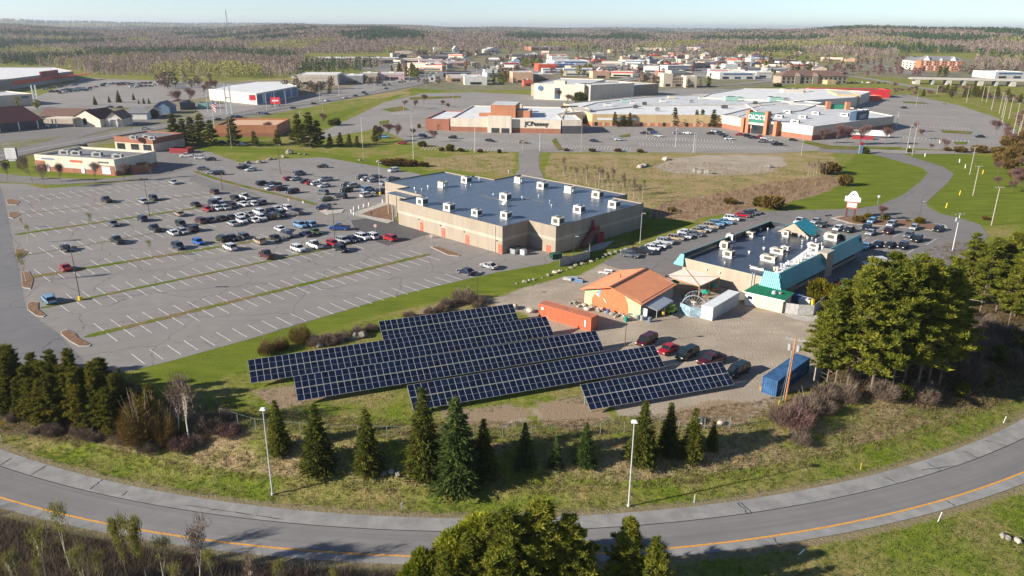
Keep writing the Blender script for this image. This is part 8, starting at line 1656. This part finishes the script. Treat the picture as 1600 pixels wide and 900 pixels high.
# bottom-left saplings
SAPS = [(85, 778, 'tallest yellow-green budding sapling at the bottom left'), (238, 838, 'yellow-green sapling in the middle of the bottom left scrub'), (45, 805, 'pale budding sapling left of the tallest one'), (180, 812, 'thin reddish-topped sapling right of the tallest one'), (212, 806, 'second thin reddish-topped sapling over the ramp lane'), (295, 815, 'thin bare sapling right of the yellow-green one'), (20, 850, 'low bare sapling at the bottom left corner'), (120, 840, 'slim bare sapling below the tallest one'), (150, 856, 'slim bare sapling right of the low scrub'), (330, 855, 'small bare sapling at the right of the bottom left scrub'), (385, 866, 'short bare sapling near the ramp edge at the bottom'), (430, 872, 'tiny bare sapling by the ramp at the bottom'), (60, 870, 'short twiggy sapling at the bottom left edge'), (270, 868, 'short twiggy sapling in the bottom left scrub'), (520, 885, 'small sapling top at the bottom edge left of the leafy trees')]
for i, (x, yt, lab) in enumerate(SAPS):
    h = 9.5 - max(0, yt - 800) * .05; p = G(x, yt, -3 + h); (SAPL[i % 3] if i in (0, 1, 2, 7) else BIRCH[i % 2] if i in (5, 10) else BUDT[0] if i in (3, 4) else SAPL[(i + 1) % 3]).put('sapling', lab, 'sapling', p.x, p.y, h / 9 * (.55 if i in (3, 4) else .8), None, z=-3, sz=h / 9 * (1.2 if i in (3, 4) else 1))

# ------------------------------------------------------------ middle distance trees
PINEB = [(273.6, 226, 178), (289, 226, 186), (301, 226, 183), (314, 226, 178), (331, 228, 188), (364, 228, 183), (398, 229, 205), (435, 227, 202), (467, 229, 179), (484.6, 230, 176), (497, 229, 188), (517, 230, 209), (532, 230, 207), (546, 230, 209), (558, 231, 212), (586, 223, 196)]
LB = ['first', 'second', 'third', 'fourth', 'fifth', 'sixth', 'seventh', 'eighth', 'ninth', 'tenth', 'eleventh', 'twelfth', 'thirteenth', 'fourteenth', 'fifteenth', 'sixteenth']
for i, (x, y0, y1) in enumerate(PINEB): p, h = hpx(x, y0, y1); MID[i % 4].put('pine', f'{LB[i]} dark pine from the left in the row behind the upper lot lawn', 'pine tree', p.x, p.y, h / 10 * 1.15, None, 'pines behind the upper lot lawn', sz=h / 10)
MALLP = [(960, 198, 175), (975, 198, 180), (983, 198, 176), (1054.5, 198, 168), (1067, 198, 179), (1087, 198, 172), (1096.5, 198, 171), (1113, 199, 171), (1126, 198, 188), (1133, 198, 186), (907, 160, 140)]
for i, (x, y0, y1) in enumerate(MALLP): p, h = hpx(x, y0, y1); (MID if i < 8 else [BUSH[1]] if i == 10 else SPR)[i % (4 if i < 8 else 1 if i == 10 else 3)].put('pine', f'{LB[i]} dark tree from the left along the ochre mall front' if i < 10 else 'round green tree beside the tall cream block', 'pine tree', p.x, p.y, h / (10 if i < 8 else 8 if i < 10 else 2.4), None, 'trees along the mall front')
for i, (x, y0, y1) in enumerate([(149, 164, 149), (171, 160, 149), (186, 160, 140), (209, 156, 145), (217, 162, 155), (225, 162, 152), (233, 162, 153)]): p, h = hpx(x, y0, y1); SPR[i % 4].put('spruce', f'{LB[i]} small dark spruce from the left below the warehouse store lot', 'spruce tree', p.x, p.y, h / 8, None, 'spruces below the warehouse store lot')
p, h = hpx(237, 184, 163); BUSH[2].put('shrub', 'rounded rust-brown tree by the blue-grey shed', 'tree', p.x, p.y, h / 2.5)
BT = [(1305, 227, 200), (1284, 224, 204), (1322, 226, 202), (1343, 226, 200), (1383, 227, 204), (1432, 206, 192), (1440, 218, 204), (1475, 236, 220), (1452, 236, 226), (620, 218, 198), (606, 214, 196), (597, 222, 200), (645, 216, 203), (678, 222, 206), (662, 164, 150), (648, 170, 158), (690, 168, 158), (632, 168, 158), (420, 212, 193), (505, 196, 180), (283, 170, 145), (298, 163, 142), (318, 150, 135), (328, 146, 128), (340, 145, 128), (875, 158, 142), (885, 165, 150), (857, 152, 142), (1395, 140, 130)]
for i, (x, y0, y1) in enumerate(BT): p, h = hpx(x, y0, y1); REDB[i % 2].put('bare_tree', 'bare reddish-brown tree on the grass islands of the mall grounds' if i > 8 else f'{LB[i]} bare tree from the left among those right of the sporting store', 'tree', p.x, p.y, h / 6, None, 'bare trees around the mall' if i > 8 else 'bare trees right of the sporting store')
for i, (x, y0, y1) in enumerate([(12, 283, 254), (51, 285, 248), (69, 293.5, 262), (98, 288, 256), (150, 286, 258), (194, 283, 260), (235.5, 279, 255)]): p, h = hpx(x, y0, y1); BARE[i % 3].put('street_tree', f'{LB[i]} bare street tree from the left along the drive before the cream shop', 'tree', p.x, p.y, h / 9, None, 'street trees along the shop drive', sz=h / 8)
for i, (x, y0, y1) in enumerate([(41, 440, 395), (43, 380, 352), (143, 357, 333), (235, 402, 376), (345, 393, 372), (37, 356, 340)]): p, h = hpx(x, y0, y1); SAPL[i % 3].put('lot_sapling', f'{LB[i]} tiny reddish bare sapling growing in the lot medians', 'sapling', p.x, p.y, h / 8, None, 'saplings in the lot medians')
for i in range(22): x = 872 + i * 6.2 + R.uniform(-3, 3); y0 = 278 + (x - 872) * .3 + R.uniform(-6, 2); p, h = hpx(x, y0, y0 - R.uniform(22, 42)); (BIRCH if i % 3 else SAPL)[i % 2].put('birch_sapling', 'thin pale birch sapling in the line behind the tan hall', 'birch tree', p.x, p.y, h / 9.5 * .55, None, 'thin birches behind the tan hall', sz=h / 9.5)
for i in range(7): x = 1262 + i * 4.5; p, h = hpx(x, 276 + R.uniform(-3, 3), 250 + R.uniform(-6, 6)); BIRCH[i % 2].put('birch_sapling', 'thin bare sapling in the small clump above the reeds', 'birch tree', p.x, p.y, h / 9.5 * .5, None, 'thin saplings above the reeds', sz=h / 9.5)
SH = [(620, 258, 244, 2, 2.2), (605, 258, 245, 2, 1.8), (640, 259, 246, 2, 1.8), (662, 260, 250, 2, 1.5), (704, 236, 223, 0, 1.0), (690, 236, 228, 2, 1), (720, 237, 229, 2, 1), (750, 238, 231, 2, 1.2), (780, 239, 232, 0, 1), (1352, 240, 228, 1, .9), (1420, 238, 230, 1, .9), (1500, 238, 226, 2, 1.6), (1530, 238, 224, 2, 1.6), (1560, 240, 226, 2, 1.6), (1590, 244, 228, 2, 1.6), (1480, 236, 228, 2, 1.4), (660, 229, 218, 1, 1.2), (1215, 136, 128, 1, 1.6), (525, 196, 182, 1, 1.1), (518, 196, 185, 1, 1), (700, 166, 160, 1, .8), (655, 200, 192, 1, .7), (800, 205, 196, 0, 1.2), (843, 206, 196, 0, 1.2), (730, 204, 196, 0, 1.3), (1295, 272, 248, 2, 1.2), (1320, 290, 268, 2, .9), (1300, 262, 250, 2, 1.2), (1050, 330, 322, 2, 1.6), (1140, 318, 306, 2, 1.6), (885, 236, 230, 2, 1.4), (925, 237, 230, 2, 1.5), (965, 237, 230, 2, 1.6), (1000, 238, 231, 2, 1.4)]
for i, (x, y0, y1, k, w) in enumerate(SH): p, h = hpx(x, y0, y1); BUSH[k].put('shrub', ['golden shrub on the rough edges between the mall and the hall', 'green shrub on the rough edges round the mall', 'brown shrub on the rough edges between the mall and the hall'][k], 'shrub', p.x, p.y, h / 2.5 * w, None, ['golden edge shrubs', 'green edge shrubs', 'brown edge shrubs'][k], sz=h / 2.4)
# conifer and scrub belt between the right mall lot and the overpass, woods edge pines
for i in range(60):
    t_ = R.random(); x = 1380 + t_ * 215; y0 = 147 + max(0, (x - 1500)) * .12 + R.uniform(-4, 6); p, h = hpx(x, y0, y0 - R.uniform(7, 13) * (1.5 if 1500 < x < 1570 else 1)); k = R.random(); (MID[i % 4] if k < .45 and x > 1440 else REDB[i % 2]).put('belt_tree', 'tree in the mixed belt between the right mall lot and the overpass', 'tree', p.x, p.y, h / 8, None, 'mixed belt below the overpass')
for i in range(34): x = 1570 + R.uniform(-15, 40); y0 = R.uniform(190, 300); p, h = hpx(x, y0, y0 - R.uniform(14, 24)); (REDB[i % 2] if i % 3 else BUSH[2]).put('roadside_scrub_tree', 'bare scrub tree beside the pole line at the far right', 'tree', p.x, p.y, h / (7 if i % 3 else 2.4), None, 'scrub beside the far right poles')

# ------------------------------------------------------------ far single trees through the town (too small to show parts)
def far_tree_mesh(seed, kind):
    rng = np.random.default_rng(seed); n = 90 if kind != 'bare' else 80; t = rng.uniform(0, 1, n); a = rng.uniform(0, 6.28, n); r = np.sqrt(rng.uniform(0, 1, n))
    if kind == 'con': q = np.stack([np.cos(a) * r * 2.6 * (1 - t) ** .7, np.sin(a) * r * 2.6 * (1 - t) ** .7, .6 + 9.6 * t], 1); T_ = rnd_tris(q, np.full(n, 1.5), rng)
    else: pr = np.sqrt(np.clip(1 - (2 * t - 1) ** 2, .05, 1)); q = np.stack([np.cos(a) * r * 3.4 * pr, np.sin(a) * r * 3.4 * pr, 2 + 7 * t], 1); T_ = rnd_tris(q, np.full(n, 1.3), rng, 0, 1.6)
    tr_ = np.array([[[-.25, 0, 0], [.25, 0, 0], [0, 0, 6]], [[0, -.25, 0], [0, .25, 0], [0, 0, 6]]]); T_ = np.concatenate([T_, tr_])
    return tri_mesh('tree_shape', T_, np.clip(np.concatenate([rng.normal(.5, .2, n), [.2, .2]]), 0, 1), {'con': M['spruce_leaf'], 'bare': M['twig'], 'bud': M['bud_leaf'], 'red': M['red_twig']}[kind])
FT = {k: [far_tree_mesh(s, k) for s in (1, 2)] for k in ('con', 'bare', 'bud', 'red')}
def far_tree(x, y, kind, s, lab, grp):
    p = GT(x, y); o = link('town_tree', FT[kind][R.randrange(2)], None, (p.x, p.y, p.z), R.uniform(0, 6.28)); o.scale = (s * R.uniform(.8, 1.3),) * 2 + (s * R.uniform(.8, 1.2),); return tag(o, lab, 'tree', grp)
TG = {'con': ('dark evergreen tree standing among the far town buildings', 'evergreens in the town'), 'bare': ('bare grey tree standing among the far town buildings', 'bare trees in the town'), 'bud': ('yellow-green budding tree among the far town buildings', 'budding trees in the town'), 'red': ('reddish bare tree among the far town buildings', 'reddish trees in the town')}
clus = [((602, 655), (116, 122), 'con', 16, 1.3), ((780, 800), (118, 128), 'bare', 10, 1.3), ((770, 800), (124, 133), 'con', 10, 1.1), ((815, 860), (100, 107), 'con', 10, 1.3), ((818, 840), (101, 108), 'bud', 6, 1.3), ((1000, 1050), (126, 136), 'bare', 14, 1.2), ((1060, 1120), (130, 137), 'con', 8, .9), ((860, 930), (116, 122), 'bud', 6, 1.2), ((640, 800), (84, 92), 'bare', 26, 1.3), ((690, 850), (92, 116), 'bare', 28, 1.1), ((900, 1100), (82, 96), 'bare', 30, 1.2), ((860, 1200), (100, 118), 'red', 22, 1.0), ((1100, 1300), (84, 100), 'bare', 34, 1.4), ((1180, 1300), (100, 126), 'con', 20, 1.3), ((1200, 1340), (96, 112), 'bare', 24, 1.3), ((1340, 1440), (88, 102), 'red', 18, 1.2), ((1300, 1480), (108, 122), 'red', 24, 1.1), ((1440, 1480), (116, 121), 'con', 7, 1.4), ((1480, 1600), (108, 118), 'bare', 20, 1.3), ((0, 60), (168, 176), 'bud', 3, .8), ((240, 330), (128, 140), 'bare', 14, 1.1), ((440, 530), (138, 150), 'bare', 16, 1.0), ((470, 520), (140, 148), 'con', 3, .8), ((560, 690), (128, 136), 'bare', 12, .8), ((960, 1280), (88, 112), 'con', 16, 1.0)]
for (xr, yr, k, n, s) in clus:
    for i in range(n): far_tree(R.uniform(*xr), R.uniform(*yr), k, s * R.uniform(.7, 1.1), *TG[k])

# ------------------------------------------------------------ tufts, brush and litter (stuff)
def scatter(n, ok, rmax=250):
    out = []
    rng = np.random.default_rng(n)
    a = np.radians(rng.uniform(-42, 42, n * 6)); d = np.sqrt(rng.uniform(58 ** 2, rmax ** 2, n * 6)); x = d * np.sin(a); y = d * np.cos(a); m = ok(x, y) & (sd_poly(x, y, LOT) < -.3); return np.stack([x[m], y[m]], 1)[:n]
def blades(P, h, w, per, rng, lean=.5):
    k = len(P); C = np.repeat(np.stack([P[:, 0], P[:, 1], terr_np(P[:, 0], P[:, 1]) + .02], 1), per, 0); C[:, :2] += rng.normal(size=(k * per, 2)) * .16
    d = rng.normal(size=(k * per, 3)) * lean; d[:, 2] = 1; d /= np.linalg.norm(d, axis=1)[:, None]; b = rng.normal(size=(k * per, 3)); b[:, 2] = 0; b /= np.linalg.norm(b, axis=1)[:, None]
    H = (np.repeat(h, per) * rng.uniform(.5, 1.3, k * per))[:, None]; return np.stack([C - b * w, C + b * w, C + d * H], 1)
rad_f = lambda x, y: np.hypot(x + 6, y - 231)
rng = np.random.default_rng(8)
P = scatter(16000, lambda x, y: (rad_f(x, y) > 136) & (rad_f(x, y) < 150) & (y < 140), 160); h = .22 + .22 * rng.random(len(P)); tt = np.clip(np.repeat(rng.random(len(P)), 6), 0, 1)
o = link('dry_grass', tri_mesh('dry_grass', blades(P, h, .035, 6, rng), tt, M['dry_grass'])); o['kind'] = 'stuff'
P = scatter(15000, lambda x, y: ((rad_f(x, y) > 146) & (rad_f(x, y) < 153.6)) | ((np.hypot(x + 6, y - 240.7) > 174) & (x > 2)), 160); h = .12 + .12 * rng.random(len(P)); tt = np.repeat(rng.random(len(P)), 6)
o = link('verge_grass', tri_mesh('verge_grass', blades(P, h, .035, 6, rng), tt, M['green_grass'])); o['kind'] = 'stuff'
P = scatter(12000, lambda x, y: (np.hypot(x + 6, y - 240.7) > 174.5) & (x < 4 + rng.normal(size=x.shape) * 3) & (x > -75), 140); h = .6 + 2.3 * rng.random(len(P)) ** 2; tt = np.repeat(rng.random(len(P)), 16)
o = link('roadside_brush', tri_mesh('roadside_brush', blades(P, h, .022, 16, rng, .7), tt, M['twig'])); o['kind'] = 'stuff'
P = scatter(3000, lambda x, y: (np.hypot(x + 6, y - 240.7) > 174.2) & (x < 6) & (x > -75), 140); h = .2 + .4 * rng.random(len(P)); o = link('green_undergrowth', tri_mesh('green_undergrowth', blades(P, h, .05, 10, rng, .9), np.repeat(rng.random(len(P)), 10), M['spring_leaf'])); o['kind'] = 'stuff'
zw = lambda k: (lambda x, y: zone_w(x, y, k) > .6)
P = scatter(9000, zw('reed'), 420); h = .8 + .8 * rng.random(len(P)); o = link('reeds', tri_mesh('reeds', blades(P, h, .07, 4, rng, .25), np.repeat(rng.random(len(P)), 4), M['dry_grass'])); o['kind'] = 'stuff'
P = scatter(5000, lambda x, y: (zone_w(x, y, 'wood') > .5) & (y < 260), 250); h = .4 + .7 * rng.random(len(P)); o = link('wood_floor_brush', tri_mesh('wood_floor_brush', blades(P, h, .04, 9, rng, .9), np.repeat(rng.random(len(P)), 9), M['olive_twig'])); o['kind'] = 'stuff'
P = scatter(6000, lambda x, y: (zone_w(x, y, 'lawn') < .3) & (zone_w(x, y, 'gravel') < .3) & (rad_f(x, y) < 140) & (rad_f(x, y) > 100) & (x > -62) & (x < 70) & (y < 135), 160); h = .10 + .14 * rng.random(len(P)); o = link('field_grass', tri_mesh('field_grass', blades(P, h, .04, 5, rng, .7), np.repeat(rng.random(len(P)) * .7, 5), M['green_grass'])); o['kind'] = 'stuff'
P = scatter(5000, zw('dry'), 330); h = .2 + .4 * rng.random(len(P)); o = link('meadow_grass', tri_mesh('meadow_grass', blades(P, h, .07, 5, rng, .6), np.repeat(rng.random(len(P)), 5), M['dry_grass'])); o['kind'] = 'stuff'
# extra depth for the left belt and the foot of the slope
for i in range(40): x = -40 + i * 7.2 + R.uniform(-6, 6); y0 = 634 + (x + 40) * .15 + R.uniform(-24, 12); p, h = hpx(x, y0, y0 - R.uniform(50, 88) * (1 if x < 200 else .75)); MID[i % 4].put('pine', 'low dark pine filling the foot of the left belt', 'pine tree', p.x, p.y, h / 10 * 1.25, None, 'low pines filling the left belt', sz=h / 10)
for i in range(26): x = R.uniform(-20, 300); y0 = 652 + (x + 20) * .13 + R.uniform(-8, 16); p = GT(x, y0); TWIG[i % 2].put('undergrowth_bush', 'leafless bush along the slope below the left belt', 'shrub', p.x, p.y, R.uniform(.35, .7), None, 'bushes below the left belt')
# ------------------------------------------------------------ two tiny figures
def person(label, pos, rz, shirt, trousers, arm=.25):
    J = [(0, 0, .95), (0, 0, 1.2), (0, 0, 1.42), (0, .01, 1.52), (0, .02, 1.66), (0, .02, 1.76), (-.1, 0, .9), (-.12, .03, .5), (-.12, 0, .08), (-.12, .14, .03), (.1, 0, .9), (.12, .05, .5), (.13, -.03, .08), (.13, .11, .03), (-.19, 0, 1.40), (-.25, 0, 1.14), (-.26, .1, .90), (-.26, .14, .80), (.19, 0, 1.40), (.26, 0, 1.14), (.27, arm, .95), (.27, arm + .06, .87)]
    Ed = [(0, 1), (1, 2), (2, 3), (3, 4), (4, 5), (0, 6), (6, 7), (7, 8), (8, 9), (0, 10), (10, 11), (11, 12), (12, 13), (2, 14), (14, 15), (15, 16), (16, 17), (2, 18), (18, 19), (19, 20), (20, 21)]
    rd = [.15, .14, .15, .06, .10, .07, .10, .065, .045, .04, .10, .065, .045, .04, .07, .05, .037, .035, .07, .05, .037, .035]
    me = bpy.data.meshes.new('body'); me.from_pydata(J, Ed, []); o_ = bpy.data.objects.new('tmp', me); col.objects.link(o_)
    md = o_.modifiers.new('s', 'SKIN'); lay = me.skin_vertices[0].data
    for i, r in enumerate(rd): lay[i].radius = (r, r * .75)
    lay[0].use_root = True; sb = o_.modifiers.new('d', 'SUBSURF'); sb.levels = 1; sb.render_levels = 1
    bpy.context.view_layer.update(); m2 = bpy.data.meshes.new_from_object(o_.evaluated_get(bpy.context.evaluated_depsgraph_get())); bpy.data.objects.remove(o_); m2.name = 'body'
    m2.materials.clear(); [m2.materials.append(m) for m in (mat('skin', (.45, .27, .19), .6), shirt, trousers)]
    for p in m2.polygons: z = p.center.z; p.material_index = 0 if z > 1.48 or (abs(p.center.x) > .2 and z < .98 and z > .75) else 1 if z > .97 or abs(p.center.x) > .2 else 2
    t = thing('person', label, 'person', pos, rz); link('body', m2, t)
    mb = MB(); mb.tube((0, 0, 1.70), (0, -.01, 1.80), .095, mat('hair', (.03, .02, .015), .8), 8, .06); mb.build('hair', t); return t
person('person in a dark red top standing at the hall entrance pavement', G(580, 339) + Vector((0, 0, .17)), .4, B['red_steel'], B['dark_wall'])
person('person in a red jacket standing at the nose of the light blue wagon', G(86, 470) + Vector((0, 0, .03)), 2.0, B['red_band'], B['dark_wall'])
